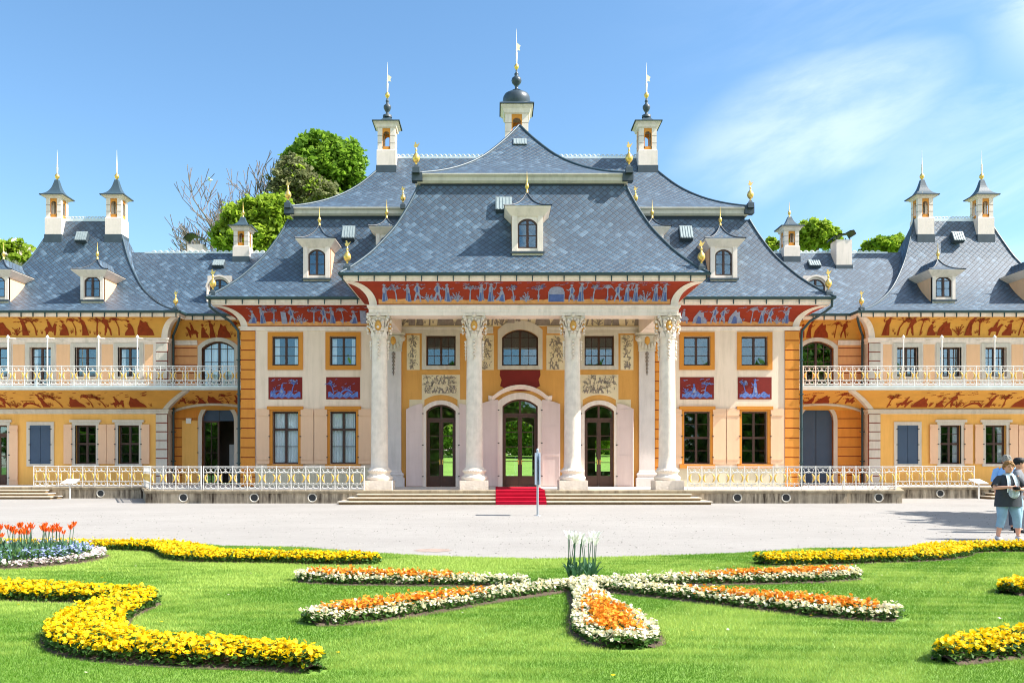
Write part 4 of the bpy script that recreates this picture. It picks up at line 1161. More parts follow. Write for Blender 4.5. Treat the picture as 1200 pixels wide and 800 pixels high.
def link_range(s_):
    side = 'left' if s_ < 0 else 'right'
    lab = ('orange linking range left of the pavilion with a half open arched door' if s_ < 0 else 'orange linking range right of the pavilion with a closed slate blue arched door')
    g = thing('palace_link', lab, 'building', (s_*15.4, YL, FL), 'ranges linking the pavilion to the wings')
    xc = s_*15.42; a, b = sorted((s_*13.0, s_*17.72))
    DWd, DHt = 1.66, PZ(474, YL)-FL
    WWd, WZ0, WZ1 = 1.68, ZB+.02, PZ(400, YL)
    mb = MB(); wall(mb, a, b, FL, 4.75, YL, .4, [(xc, DWd, FL, FL+DHt, DWd/2)]); obj('wall', mb, [M['orange']], g)
    mb = MB(); wall(mb, a, b, 4.75, 8.95, YL, .4, [(xc, WWd, WZ0, WZ1, .36)]); obj('wall', mb, [M['pink'] if False else M['link_upper']], g)
    mb = MB(); n = 8                          # painted rustication joints, broken at the openings
    for i in range(1, n):
        z = FL + i*(4.4-FL)/n
        for x0, x1 in ((a, xc-DWd/2-.24), (xc+DWd/2+.24, b)): mb.box(x0, x1, YL-.006, YL+.01, z-.02, z+.02)
    for i in range(1, 6):
        z = 5.4 + i*.43
        for x0, x1 in ((a, xc-WWd/2-.26), (xc+WWd/2+.26, b)): mb.box(x0, x1, YL-.006, YL+.01, z-.02, z+.02)
    obj('painted_joints', mb, [M['joint']], g)
    w = put_window(g, xc, WZ0, YL, WWd, WZ1-WZ0, .36, 2, (3,), None, (.2, .2, 0, 'grey_stone', .06), 'full' if s_ < 0 else None)
    # arched doorway
    sur = inst(('lsur',), surround_mesh(DWd, DHt, DWd/2, .2, .2, 0, M['grey_stone'], .06), 'door_surround', g, (xc, YL, FL))
    mb = MB()
    if s_ > 0:
        P = [(xc+x, FL+z) for x, z in outline(DWd, DHt, DWd/2, 14)]; mb.slab([(x, YL+.16, z) for x, z in P], (0, .05, 0))
        mb.box(xc-.012, xc+.012, YL+.145, YL+.16, FL, FL+DHt-.05, 1)
        d = obj('door', mb, [M['blue_door'], M['iron']], g)
    else:
        A = arc(xc-DWd/2, xc+DWd/2, FL+DHt-DWd/2, FL+DHt, 14); mb.slab([(x, YL+.16, z) for x, z in A], (0, .05, 0))
        mb.box(xc-.012, xc+.012, YL+.145, YL+.16, FL+DHt-DWd/2, FL+DHt-.04, 1)
        obj('door_tympanum', mb, [M['blue_door'], M['iron']], g)
        d = inst('linkdoor', sash_mesh(DWd/2, DHt-DWd/2, 0, 1, (4,), None, .09, .2, .03, .02), 'door', g, (xc-DWd/4, YL, FL))
        inst('linkglass', glass_mesh(DWd/2, DHt-DWd/2, 0), 'glass', d, (xc-DWd/4, YL, FL))
        d = inst('linkdoor', sash_mesh(DWd/2, DHt-DWd/2, 0, 1, (4,), None, .09, .2, .03, .02), 'door', g, (xc+DWd/4+.38, YL+.55, FL), rotz=-1.25); d['label'] = 'glazed door leaf standing open'
        inst('paperboard', lambda: (lambda m_: (m_.box(-.3, .3, -.02, .02, 0, 1.5), (m_, [M['paper']]))[1])(MB()), 'notice_board', g, (xc+.3, YL+1.9, FL+.6))
        for d_, o_ in ((-1, .2), (1, .2)):
            inst('lshut', shutter_mesh(.8 if d_ < 0 else .8, DHt-DWd/2, 'gold'), 'shutter', g, (xc+d_*(DWd/2+o_), YL, FL), scale=(d_*(1 if d_ < 0 else .55), 1, 1))
        mb = MB(); mb.box(xc-1.62, xc-1.36, YL-.12, YL, PZ(496, YL), PZ(490, YL)); obj('wall_lamp', mb, [M['paper']], g)
    # upper mouldings, frieze, eaves
    path = [(a, YL), (b, YL)]
    for x0, x1 in ((a, xc-WWd/2-.22), (xc+WWd/2+.22, b)): moulding([(x0, YL), (x1, YL)], 7.69, 7.95, .08, 'white_stone', par=g)
    cp = cove_prof(7.95, 8.86, .85, 10); mb = MB(); mb.sweep(path, cp); f = obj('frieze', mb, [M['ochre']], g)
    mb = MB(); paint_row(mb, cove_map(YL, 7.95, 8.86, .85), a+.55, b-.7, 1.05, 91+s_, ['beast', 'seated', 'robed', 'rock', 'palm', 'walker'], .08, .86, False, 0); obj('painted_figures', mb, [M['brown_fig'], M['brown_fig']], f)
    mb = MB(); mb.sweep(path, [(.83, 8.86), (.86, 8.86), (.9, 8.92), (.98, EZ-.08), (.98, EZ-.03), (.2, EZ-.03)]); c = obj('cornice', mb, [M['white_stone']], g)
    mb = MB(); gutter(mb, [(a, 43.97), (b, 43.97)], EZ-.02); brackets(mb, a+.2, b-1.2, 44.05, EZ, .6); obj('gutter', mb, [M['copper']], c)
    # lower cove under the balcony with a segmental rib over the doorway
    cp = cove_prof(4.35, 5.16, 2.4, 10, .75); mb = MB(); mb.sweep(path, cp); f = obj('lower_frieze', mb, [M['ochre']], g)
    mb = MB(); paint_row(mb, cove_map(YL, 4.35, 5.16, 2.4, .75), a+.3, b-.4, 1.5, 14+s_, ['beast', 'shrub', 'seated', 'rock', 'palm'], .32, .6, False, 0); obj('painted_figures', mb, [M['brown_fig'], M['brown_fig']], f)
    mb = MB(); cm = cove_map(YL, 4.35, 5.16, 2.4, .75); P = []
    for k in range(17):
        u = -1 + 2*k/16; P.append(cm(xc + u*2.2, .02 + .30*(1-u*u), .03))
    mb.tube(P, .085, 6); obj('arch_rib', mb, [M['grey_stone']], f)
    # roof
    rp = smooth_prof([(0, EZ), (1, 9.78), (2.2, 10.9), (4.25, 13.25)], 12)
    mb = MB(); L = cum(rp); x0, x1 = sorted((s_*12.4, s_*23))
    for i in range(len(rp)-1):
        (d0, z0), (d1, z1) = rp[i], rp[i+1]
        for yy in (1, -1):
            Y0, Y1 = (44+d0, 44+d1) if yy > 0 else (52.5-d0, 52.5-d1)
            mb.face([(x0, Y0, z0), (x1, Y0, z0), (x1, Y1, z1), (x0, Y1, z1)], 0, [(x0, L[i]), (x1, L[i]), (x1, L[i+1]), (x0, L[i+1])])
    rf = obj('roof', mb, [M['slate']], g)
    mb = MB()
    for k in range(22):
        x = s_*(13 + 7*k/21); mb.tube([(x+p[0], 48.25, 13.2+p[2]) for p in c_curve(0, 0, .13, .14, 0, 180, 5)], .035, 4)
    mb.box(*sorted((s_*12.6, s_*20.5)), 48.2, 48.3, 13.14, 13.27); obj('ridge_crest', mb, [M['tin']], rf)
    # eyebrow dormer
    mb = MB(); x, yf, zs = s_*15.4, 45.15, 10.35
    wall(mb, x-.62, x+.62, zs-.4, zs+.95, yf, .12, [(x, .98, zs, zs+.78, .35)])
    A = arc(x-.7, x+.7, zs+.35, zs+.98, 10); B = [(x-.62, zs+.36)]
    mb.grid([[(xx, yy, zz) for xx, zz in A] for yy in (yf-.1, yf+1.6)], 1); mb.grid([[(xx, yf-.1, zz) for xx, zz in A], [(x+(xx-x)*.88, yf-.1, zz-.09) for xx, zz in A]], 0, False, False)
    for d in (-1, 1): mb.box(x+d*.62-.03, x+d*.62+.03, yf-.08, yf+1.6, zs-.4, zs+.36)
    dm = obj('dormer', mb, [M['white_stone'], M['slate_plain']], g)
    inst('eyes', sash_mesh(.98, .78, .35, 1, (2,), None, .06, .05), 'window', dm, (x, yf, zs)); inst('eyeg', glass_mesh(.98, .78, .35, .06), 'glass', dm, (x, yf, zs))
    mb = MB(); mb.box(x-.6, x+.6, yf+.7, yf+.75, zs-.4, zs+.9); obj('inner_wall', mb, [M['room']], dm)
    # small turret and a plain chimney with a bent cowl
    o, zt = turret(g, s_*15.05, 48.15, .4, 12.55, 13.45, 14.3, 14.55, .58, 'plain', .62); mb = MB()
    inst('small_finial', small_finial_build, 'finial', o, (s_*15.05, 48.15, zt-.05))
    y = 48.7 if s_ < 0 else 47.75
    mb = MB(); mb.square([(.46, 11.5), (.46, 12.35 if s_ > 0 else 13.15)], (s_*17.75, y, 0), 1); mb.square([(.42, 12.3), (.42, 13.72)], (s_*17.75, y, 0), 0)
    c = obj('chimney', mb, [M['white_stone'], M['lead']], g)
    mb = MB(); P = [(-.62, -.1), (-.5, .02), (-.3, .12), (0, .14), (.28, .3), (.5, .34), (.62, .14)] if s_ > 0 else [(-.62, .16), (-.4, .4), (-.1, .44), (.2, .26), (.5, .12), (.75, -.08)]
    mb.grid([[(s_*17.75+u, y+v, 13.86+w_) for u, w_ in P] for v in (-.5, .5)]); mb.grid([[(s_*17.75+u, y+v, 13.90+w_) for u, w_ in P] for v in (-.5, .5)])
    for u in (-.35, .35):
        for v in (-.3, .3): mb.box(s_*17.75+u-.02, s_*17.75+u+.02, y+v-.02, y+v+.02, 13.7, 13.98)
    obj('chimney_cowl', mb, [M['iron']], c)
    hatch(g, s_*16.15, 47.3, 12.2, .62, .5, 48)
    # dark room behind
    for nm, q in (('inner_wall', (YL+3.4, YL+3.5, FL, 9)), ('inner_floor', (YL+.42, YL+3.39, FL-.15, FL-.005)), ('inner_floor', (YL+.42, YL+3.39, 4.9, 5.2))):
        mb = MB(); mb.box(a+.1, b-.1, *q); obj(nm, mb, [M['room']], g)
    mb = MB(); mb.box(a, b, 51.2, 51.5, FL, 9); obj('back_wall', mb, [M['orange']], g)
    return g

def end_wing(s_):
    lab = ('yellow end wing with a brown door at the left edge of the photo' if s_ < 0 else 'yellow end wing behind the three people at the right edge')
    g = thing('palace_wing', lab, 'building', (s_*24.15, YW, FL), 'end wings of the palace')
    cx0 = 23.6 if s_ < 0 else 23.95; hx = cx0 - 16.81
    x0, x1 = 17.7, cx0+hx-.88; a, b = sorted((s_*x0, s_*x1))
    gz0, gz1 = PZ(543.4, YW), PZ(499, YW); gw = 1.06
    uz0, uz1 = PZ(441, YW), PZ(406.8, YW); uw = 1.08
    states = ('win', 'win', 'blue', 'door') if s_ < 0 else ('blue', 'win', 'win', 'door')
    ups = ('win', 'win', 'door', 'win') if s_ < 0 else ('win',)*4
    og, ou = [], []
    for x, st, up in zip(BAYS, states, ups):
        og.append((s_*x, gw, FL if st == 'door' else gz0, gz1+.04, 0)); ou.append((s_*x, uw, ZB if up == 'door' else uz0, uz1, 0))
    mb = MB(); wall(mb, a, b, FL, 4.75, YW, .38, og); obj('wall', mb, [M['yellow_wall']], g)
    mb = MB(); wall(mb, a, b, 4.75, 8.95, YW, .38, ou); obj('wall', mb, [M['white_stone']], g)
    for x in (s_*x0, s_*x1):
        mb = MB(); mb.box(x, x+s_*.35*(1 if x == s_*x0 else -1), YW+.003, 52.2, FL, 8.95); obj('side_wall', mb, [M['grey_stone']], g)
    mb = MB(); xs = sorted((s_*(x0-.004), s_*(x0+.58)))
    quoin(mb, *xs, YW-.01, FL, 4.1, 8, joint=.04); quoin(mb, *xs, YW-.01, 5.4, 7.69, 5, joint=.04); obj('quoin', mb, [M['grey_stone'], M['joint']], g)
    # salmon fields between the upper windows
    edges = [x0+.72] + [v for x in BAYS for v in (x-uw/2-.26, x+uw/2+.26)] + [x1-.5]
    for p, q in zip(edges[0::2], edges[1::2]):
        mb = MB(); mb.box(*sorted((s_*p, s_*q)), YW-.012, YW+.01, 5.45, 7.62); obj('painted_field', mb, [M['pink']], g)
    for x, st, up in zip(BAYS, states, ups):
        X = s_*x
        if up == 'door':
            d = put_window(g, X, ZB, YW, uw, uz1-ZB, 0, 1, (5,), None, (.2, .2, 0, 'grey_stone', .05), 'half', name='balcony_door')
        else:
            put_window(g, X, uz0, YW, uw, uz1-uz0, 0, 2 if s_ > 0 else 1, (3,), None, (.2, .2, .12, 'grey_stone', .05), 'half' if s_ < 0 and x < 21 else None)
        sur = (.16, .17, .12, 'grey_stone', .05, 0, .1)
        if st == 'win':
            sh = [(d, 'battens', .405, gz1-gz0+.08, .14) for d in (-1, 1)]
            put_window(g, X, gz0, YW, gw, gz1-gz0+.04, 0, 1, (2, 2), .52, sur, 'half' if s_ > 0 else None, sh)
        elif st == 'blue':
            mb = MB(); h = gz1-gz0+.04
            for d in (-1, 1):
                p, q = sorted((X+d*.008, X+d*gw/2)); mb.box(p, q, YW-.015, YW+.03, gz0, gz0+h)
                for t in (.08, .9): mb.box(p+.02, q-.02, YW-.035, YW-.015, gz0+h*t-.05, gz0+h*t+.05)
            for d in (-1, 1):
                for t in (.1, .5, .9): mb.box(X+d*gw/2-.05, X+d*gw/2+.05, YW-.065, YW-.035, gz0+h*t-.02, gz0+h*t+.02, 1)
            o = obj('closed_shutters', mb, [M['blue_door'], M['iron']], g)
            inst(('wsurb',), surround_mesh(gw, h, 0, .16, .17, .12, M['grey_stone'], .05), 'surround', o, (X, YW, gz0))
        else:
            h = gz1+.04-FL
            o = inst(('wdoor', gw, h), door_leaf_pair(0, gw, h, 0), 'door', g, (X, YW, FL)); inst(('glass', gw, h, 0), glass_mesh(gw, h, 0), 'glass', o, (X, YW, FL))
            inst(('wdsur',), surround_mesh(gw, h, 0, .14, .17, 0, M['grey_stone'], .05, 0, .1), 'surround', o, (X, YW, FL))
            for d in (-1, 1): inst(('shut', 'wd'), shutter_mesh(.42, h, 'battens'), 'shutter', o, (X+d*(gw/2+.14), YW, FL), scale=(d, 1, 1))
    path = mirror([(x0, YL), (x0, YW), (x1, YW), (x1, 52)], s_)
    moulding(path, 7.69, 7.95, .09, 'white_stone', par=g)
    moulding(path, 4.10, 4.35, .1, 'grey_stone', par=g)
    cp = cove_prof(7.95, 8.86, .85, 10); mb = MB(); mb.sweep(path, cp); f = obj('frieze', mb, [M['ochre']], g)
    mb = MB(); paint_row(mb, cove_map(YW, 7.95, 8.86, .85), *sorted((s_*(x0+.5), s_*(x1-.3))), 1.15, 121+s_, wing_kinds_u, .08, .92, False, -.02); obj('painted_figures', mb, [M['brown_fig'], M['brown_fig']], f)
    mb = MB(); cove_rib(mb, s_*x0, YW, -s_, cp, .3); obj('cove_rib', mb, [M['white_stone']], f)
    mb = MB(); mb.sweep(path, [(.83, 8.86), (.86, 8.86), (.9, 8.92), (.98, EZ-.08), (.98, EZ-.03), (.2, EZ-.03)]); c = obj('cornice', mb, [M['white_stone']], g)
    mb = MB(); gutter(mb, mirror([(16.74, YL-.6), (16.74, 43.05), (31.6, 43.05)], s_), EZ-.02); brackets(mb, s_*16.9, s_*31, 43.12, EZ, .6); obj('gutter', mb, [M['copper']], c)
    lp = cove_prof(4.35, 5.16, 1.62, 10, .75); mb = MB(); mb.sweep(path, lp); f = obj('lower_frieze', mb, [M['ochre']], g)
    mb = MB(); paint_row(mb, cove_map(YW, 4.35, 5.16, 1.62, .75), *sorted((s_*(x0+.4), s_*(x1-.3))), 1.4, 171+s_, wing_kinds_l, .1, .74, False, -.02); obj('painted_figures', mb, [M['brown_fig'], M['brown_fig']], f)
    mb = MB(); cove_rib(mb, s_*x0, YW, -s_, lp, .26); obj('cove_rib', mb, [M['grey_stone']], f)
    # roof
    cx = s_*cx0
    WP = smooth_prof([(0, 9.12), (1, 9.5), (2, 10.1), (3, 10.95), (4, 12.35), (4.6, 13.7), (5.1, 15.05)], 24)
    mb = MB(); hip(mb, cx-hx, cx+hx, 43.0, 53.2, WP); rf = obj('roof', mb, [M['slate']], g)
    hip_ridges(rf, cx-hx, cx+hx, 43.0, WP, .05)
    mb = MB()
    for k in range(18):
        x = cx - 1.6 + 3.2*k/17; mb.tube([(x+p[0], 48.1, 15.0+p[2]) for p in c_curve(0, 0, .12, .17, 0, 180, 5)], .035, 4)
    mb.box(cx-1.7, cx+1.7, 48.05, 48.15, 14.92, 15.07); obj('ridge_crest', mb, [M['tin']], rf)
    for d in (-1, 1):
        o, zt = turret(g, cx+d*1.64, 48.05, .41, 13.72, 14.98, 16.05, 16.22, .6, 'plain', .95); top_spire(o, cx+d*1.64, 48.05, zt, 1.7, False)
    for d in (-2.42, 2.42): dormer(g, s_*24.1+d, 44.5, 9.95, 1.16, 1.16, 1.84, .30, .74, 2.4, .8, 1.06)
    hatch(g, cx, 47.35, 13.6, .62, .6, 62)
    inst('finial', finial_build, 'finial', g, (s_*16.95, 43.2, 9.2), scale=(.75, .75, .75))
    # back wall, dark rooms
    for nm, q in (('inner_wall', (YW+3.2, YW+3.3, FL, 8.9)), ('inner_floor', (YW+.4, YW+3.19, FL-.15, FL-.005)), ('inner_floor', (YW+.4, YW+3.19, 4.6, 4.85))):
        mb = MB(); mb.box(a+.36, b-.36, *q); obj(nm, mb, [M['room']], g)
    mb = MB(); mb.box(a, b, 51.9, 52.2, FL, 8.95); obj('back_wall', mb, [M['yellow_wall']], g)
    # downpipe in the inner corner
    mb = MB(); X = s_*(x0-.12)
    mb.tube([(X-s_*.75, 43.3, 9.0), (X-s_*.7, 43.5, 8.8), (X-s_*.35, 44.1, 8.5), (X-s_*.02, 44.5, 8.1), (X, 44.6, 7.7), (X, 44.6, 5.4)], .06, 8); mb.tube([(X, 44.6, 5.2), (X, 44.6, FL)], .06, 8)
    for z in (1.7, 3.2, 6.4): mb.box(X-.09, X+.09, 44.5, 44.7, z, z+.05)
    obj('downpipe', mb, [M['dark_pipe']], g)
    return g

M['link_upper'] = paint('rose_ochre_plaster', srgb(226, 160, 104), .85, .06, .8, .25, 24, streak=(srgb(186, 124, 78), .35))
links = {s_: link_range(s_) for s_ in (-1, 1)}
wings = {s_: end_wing(s_) for s_ in (-1, 1)}

# balconies with their slabs; they run along link and wing
for s_ in (-1, 1):
    bl = thing('balcony', ('long white railed balcony across the left wing and linking range' if s_ < 0 else 'long white railed balcony across the right wing and linking range'), 'balcony', (s_*22, 42.3, 5.16), 'balconies of the wings')
    mb = MB(); p, q = sorted((s_*13.06, s_*29.5)); mb.box(p, q, 42.4, YL-.004 if False else 44.09, 5.165, ZB-.02); p2, q2 = sorted((s_*13.06, s_*17.69)); mb.box(p2, q2, 44.09, YL-.004, 5.165, ZB-.021)
    obj('balcony_slab', mb, [M['grey_stone']], bl)
    mb = MB(); mb.sweep([(p, 42.4), (q, 42.4)], [(0, 5.165), (.06, 5.17), (.1, 5.22), (.16, 5.3), (.16, ZB-.02), (0, ZB)]); obj('lead_edge', mb, [M['tin'] if s_ > 0 else M["tin"]], bl)
    railing(bl, (s_*13.2, 42.42), (s_*29.4, 42.42), ZB, 27)
    for px_, in ([(9.3,), (55.5,), (115.5,), (161,)] if s_ < 0 else [(1058.6,), (1103.6,), (1165.5,)]):
        x = PX(px_, 42.5); mb = MB(); mb.tube([(x, 42.5, ZB), (x, 42.5, 7.7)], .032, 8); mb.lathe([(.035, 7.66), (.07, 7.7), (.08, 7.76), (.04, 7.81), (.01, 7.85)], (x, 42.5, 0), 10); mb.tube([(x, 42.5, 7.72), (x+.02, 43.3, 7.78), (x+.03, YW, 7.8)], .018, 5)
        obj('awning_pole', mb, [M['white_metal']], bl)
# ================================================================== terrace, steps, railings
YT, YWT = 35.2, 40.3
def stone_block_wall(mb, path, z1, coping=True):
    mb.sweep(path, [(0, -.1), (0, z1-.13), (.06, z1-.12), (.07, z1-.02), (.06, z1), (-.35, z1)])
ter = thing('terrace', 'weathered stone terrace with round vents in front of the palace', 'terrace', (0, YT, 0))
XT, XD = 15.3, 17.4
path = [(-33, YWT), (-XD, YWT), (-XT, YT+.14), (-13.02, YT+.14), (-13.02, YT), (13.02, YT), (13.02, YT+.14), (XT, YT+.14), (XD, YWT), (33, YWT)]
mb = MB(); mb.sweep(path, [(0, -.1), (0, FL-.13)]); obj('plinth_wall', mb, [M['terr']], ter)
mb = MB(); mb.sweep(path, [(0, FL-.131), (.06, FL-.12), (.075, FL-.03), (.06, FL), (-.4, FL)]); obj('coping', mb, [M['coping']], ter)
mb = MB()
mb.box(-13, 13, YT+.39, 40.9, FL-.14, FL-.003); mb.box(-33, 33, YWT+.39, 45.0, FL-.145, FL-.006)
for s_ in (-1, 1):
    P = [(s_*12.9, YT+.5), (s_*(XT-.2), YT+.5), (s_*(XD-.25), YWT+.6), (s_*12.9, YWT+.6)]
    mb.slab([(x, y, FL-.15) for x, y in P], (0, 0, .146))
obj('paving', mb, [M['paving']], ter)
def vent_build():
    mb = MB(); mb.lathe([(.19, 0), (.19, .03), (.15, .035), (.14, .0), (.13, -.25)], seg=20, m=0); mb.lathe([(.15, .006), (.0, .006)], seg=20, m=1)
    for k in (-1, 0, 1): mb.box(k*.07-.01, k*.07+.01, -.13, .13, -.03, -.01, 1)
    return mb, [M['grey_stone'], M['iron']]
for px_, Y in ((298, YT), (366, YT), (864, YT), (921, YT), (215, YT+.14), (1029.5, YT+.14), (118, YWT), (1101.6, YWT)):
    o = inst('vent', vent_build, 'round_vent', ter, (PX(px_, Y), Y-.003, .23)); o.rotation_euler = (PI/2, 0, 0)

st = thing('stone_steps', 'broad sandstone steps leading up to the columns', 'steps', (0, 34, 0))
for k, (z, y, hw) in enumerate(((.1325, 33.98, 7.3), (.265, 34.38, 6.98), (.3975, 34.78, 6.68))):
    mb = MB(); z0 = z-.1325
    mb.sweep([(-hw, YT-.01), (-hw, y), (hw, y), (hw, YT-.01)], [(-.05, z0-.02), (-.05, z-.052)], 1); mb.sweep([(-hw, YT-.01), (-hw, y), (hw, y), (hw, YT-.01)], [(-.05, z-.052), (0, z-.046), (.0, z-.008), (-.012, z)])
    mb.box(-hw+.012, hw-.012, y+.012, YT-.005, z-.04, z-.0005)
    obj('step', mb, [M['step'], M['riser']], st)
for s_ in (-1, 1):
    st = thing('stone_steps', ('low stone steps up to the brown door of the left wing' if s_ < 0 else 'low stone steps half hidden by the people at the right wing'), 'steps', (s_*26.2, 39.2, 0), 'steps of the wings')
    for k, (z, y, hw) in enumerate(((.1325, 39.2, 5.1), (.265, 39.58, 4.8), (.3975, 39.95, 4.5))):
        mb = MB(); z0 = z-.1325; x = s_*26.2
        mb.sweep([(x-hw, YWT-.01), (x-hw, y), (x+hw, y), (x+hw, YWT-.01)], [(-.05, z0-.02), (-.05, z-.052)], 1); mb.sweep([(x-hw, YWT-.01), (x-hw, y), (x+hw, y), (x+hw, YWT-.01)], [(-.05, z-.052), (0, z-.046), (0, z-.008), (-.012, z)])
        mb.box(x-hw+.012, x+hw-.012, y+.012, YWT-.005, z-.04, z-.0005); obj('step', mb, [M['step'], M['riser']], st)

def rail_thing(label, segs, z=FL):
    x, y = segs[0][0]
    g = thing('railing', label, 'railing', (x, y, z), 'terrace railings')
    for i, (p, q, n) in enumerate(segs): railing(g, p, q, z, n, True)
    return g
rail_thing('white scrolled railing with gilded ovals on the terrace left of the main steps', [((-12.95, YT+.12), (-6.45, YT+.12), 11)])
rail_thing('white scrolled railing with gilded ovals on the terrace right of the main steps', [((6.62, YT+.12), (12.95, YT+.12), 11), ((12.95, YT+.28), (15.1, YT+.28), 4)])
rail_thing('white railing turning the left corner of the terrace below the arched door', [((-15.15, YT+.28), (-13.1, YT+.28), 4), ((-17.3, YWT-.1), (-15.2, YT+.4), 9)])
rail_thing('white railing turning back at the right terrace corner beside the blue arched door', [((15.15, YT+.4), (17.3, YWT-.1), 9)])
rail_thing('white railing before the ground floor windows of the left wing', [((-22.5, YWT+.12), (-17.4, YWT+.12), 9)])
rail_thing('white railing before the ground floor windows of the right wing', [((17.4, YWT+.12), (21.0, YWT+.12), 6)])

# red carpet down the steps
cpt = MB(); x0, x1 = -1.14, .84
pts = [(YR-.6, FL+.012), (YT-.062, FL+.012), (YT-.078, FL-.01), (YT-.08, .41), (34.78, .4095), (34.767, .39), (34.767, .277), (34.38, .277), (34.367, .26), (34.367, .1445), (33.98, .1445), (33.967, .13), (33.967, .006)]
cpt.grid([[(x0 + (x1-x0)*k/6, y, z) for k in range(7)] for y, z in pts], 0, False, False)
cpt.grid([[(x0 + (x1-x0)*k/6, y+.006, z-.008) for k in range(7)] for y, z in pts], 0, False, False)
for e in (0, 6):
    cpt.grid([[(x0 + (x1-x0)*e/6, y, z), (x0 + (x1-x0)*e/6, y+.006, z-.008)] for y, z in pts], 0, False, False)
tag(obj('carpet', cpt, [M['carpet']], None, (0, 34.5, 0)), 'red carpet running down the stone steps from the middle door', 'carpet')

# narrow sign standing on the gravel, seen nearly edge on
x, y = PX(630, 26.9), 26.9
sg = thing('information_sign', 'tall narrow steel sign post seen edge on before the red carpet', 'sign', (x, y, 0), rotz=0)
mb = MB(); mb.tube([(x, y, 0), (x, y, 2.02)], .035, 10, caps=True); mb.lathe([(.045, 2.0), (.045, 2.05), (.0, 2.07)], (x, y, 0), 10); mb.lathe([(.11, 0), (.11, .012), (.04, .02)], (x, y, 0), 12); obj('post', mb, [M['steel']], sg)
for d in (-1, 1):
    mb = MB(); mb.box(x+d*.045, x+d*.075, y-.25, y+.3, .95, 1.93); obj('sign_panel', mb, [M['panel_blue']], sg)
# reading boards on slim posts
for (px_, py_, Y, lab) in ((82, 562, YWT-.75, 'slanted white reading board on a thin post before the left wing terrace'), (1147, 562, YWT-1.3, 'slanted white reading board on a thin post beside the people')):
    x = PX(px_, Y); b = thing('reading_board', lab, 'sign', (x, Y, 0), 'reading boards'); z = PZ(565, Y)
    mb = MB(); mb.box(x-.03, x+.03, Y-.02, Y+.02, 0, z); obj('post', mb, [M['white_metal']], b)
    mb = MB(); s_ = 1 if px_ > 500 else 1
    P = [(-.34, -.2, -.07), (.30, -.2, -.07), (.36, .18, .12), (-.22, .18, .12)] if px_ < 500 else [(-.16, -.17, -.07), (.34, -.17, -.07), (.14, .2, .11), (-.36, .2, .11)]
    mb.slab([(x+a, Y+bb, z+c+.04) for a, bb, c in P], (0, 0, -.03)); obj('board', mb, [M['paper']], b)
    mb = MB()
    for k in range(6):
        t = .15 + .12*k; a = [Vector(P[0]).lerp(Vector(P[3]), 1-t), Vector(P[1]).lerp(Vector(P[2]), 1-t)]
        p, q = a[0].lerp(a[1], .12), a[0].lerp(a[1], .55 + .3*((k*37) % 5)/5); w = (Vector(P[3])-Vector(P[0]))*.03
        mb.face([(x+v.x, Y+v.y, z+v.z+.043) for v in (p, q, q+w, p+w)])
    obj('print', mb, [M['grey_fig']], b)
# chandelier in the hall
ch_ = thing('chandelier', 'brass chandelier glimpsed through the middle glass door', 'chandelier', (.05, 45.6, 3.6))
mb = MB(); mb.tube([(.05, 45.6, 4.95), (.05, 45.6, 3.5)], .015, 5); mb.lathe([(.03, 3.3), (.1, 3.4), (.05, 3.55), (.09, 3.7), (.03, 3.9)], (.05, 45.6, 0), 10)
for k in range(8):
    a = 2*PI*k/8; mb.tube([(.05+.08*math.cos(a), 45.6+.08*math.sin(a), 3.5), (.05+.3*math.cos(a), 45.6+.3*math.sin(a), 3.38), (.05+.5*math.cos(a), 45.6+.5*math.sin(a), 3.55)], .015, 5)
obj('arms', mb, [M['gilt']], ch_)
mb = MB()
for k in range(8):
    a = 2*PI*k/8; mb.tube([(.05+.5*math.cos(a), 45.6+.5*math.sin(a), 3.55), (.05+.5*math.cos(a), 45.6+.5*math.sin(a), 3.72)], .018, 6, caps=True)
obj('candle', mb, [M['curtain']], ch_)
# ================================================================== ground, lawn, flower beds
def at(px, py, z=0.0):
    """ground point (at height z) seen at a photo pixel"""
    Y = (EYE - z)*FOC/(py - 543); return (PX(px, Y), Y)

def grass_ground():
    m, nt, bs = nodes('lawn_soil'); v = coords(nt)
    c = mixc(nt, ramp(nt, noise(nt, v, .5, 5, .6), .3, .7), (.14, .28, .026), (.22, .38, .05))
    c = mixc(nt, ramp(nt, noise(nt, v, 40, 4, .7), .4, .7, 0, .6), c, (.085, .17, .022))
    nt.links.new(c, bs.inputs['Base Color']); bs.inputs['Roughness'].default_value = .9; bump(nt, bs, noise(nt, v, 60, 3, .7), .6, .03); return m
def gravel():
    m, nt, bs = nodes('pale_gravel'); v = coords(nt)
    c = mixc(nt, ramp(nt, noise(nt, v, .25, 6, .6), .3, .7), (.275, .26, .24), (.33, .313, .29))
    c = mixc(nt, ramp(nt, noise(nt, coords(nt, scale=(.25, 1.4, 1)), .9, 5, .65), .5, .75, 0, .35), c, (.24, .225, .21))
    c = mixc(nt, ramp(nt, noise(nt, v, 3.2, 6, .7), .52, .72, 0, .35), c, (.20, .185, .17))
    c = mixc(nt, ramp(nt, noise(nt, v, 28, 4, .75), .45, .75, 0, .5), c, (.27, .245, .22))
    c = mixc(nt, ramp(nt, noise(nt, v, 75, 2, .7), .58, .8, 0, .6), c, (.62, .6, .57))
    nt.links.new(c, bs.inputs['Base Color']); bs.inputs['Roughness'].default_value = .95; bs.inputs['Specular IOR Level'].default_value = .2
    bump(nt, bs, noise(nt, v, 45, 3, .7), .8, .02); return m
M['lawn'] = grass_ground(); M['gravel'] = gravel()
M['soil'] = paint('bed_soil', (.085, .06, .042), .95, .3, 6, .8, 30)
M['manhole'] = paint('worn_patch', (.30, .23, .19), .95, .2, 6, .5, 30)
mb = MB(); n = 24
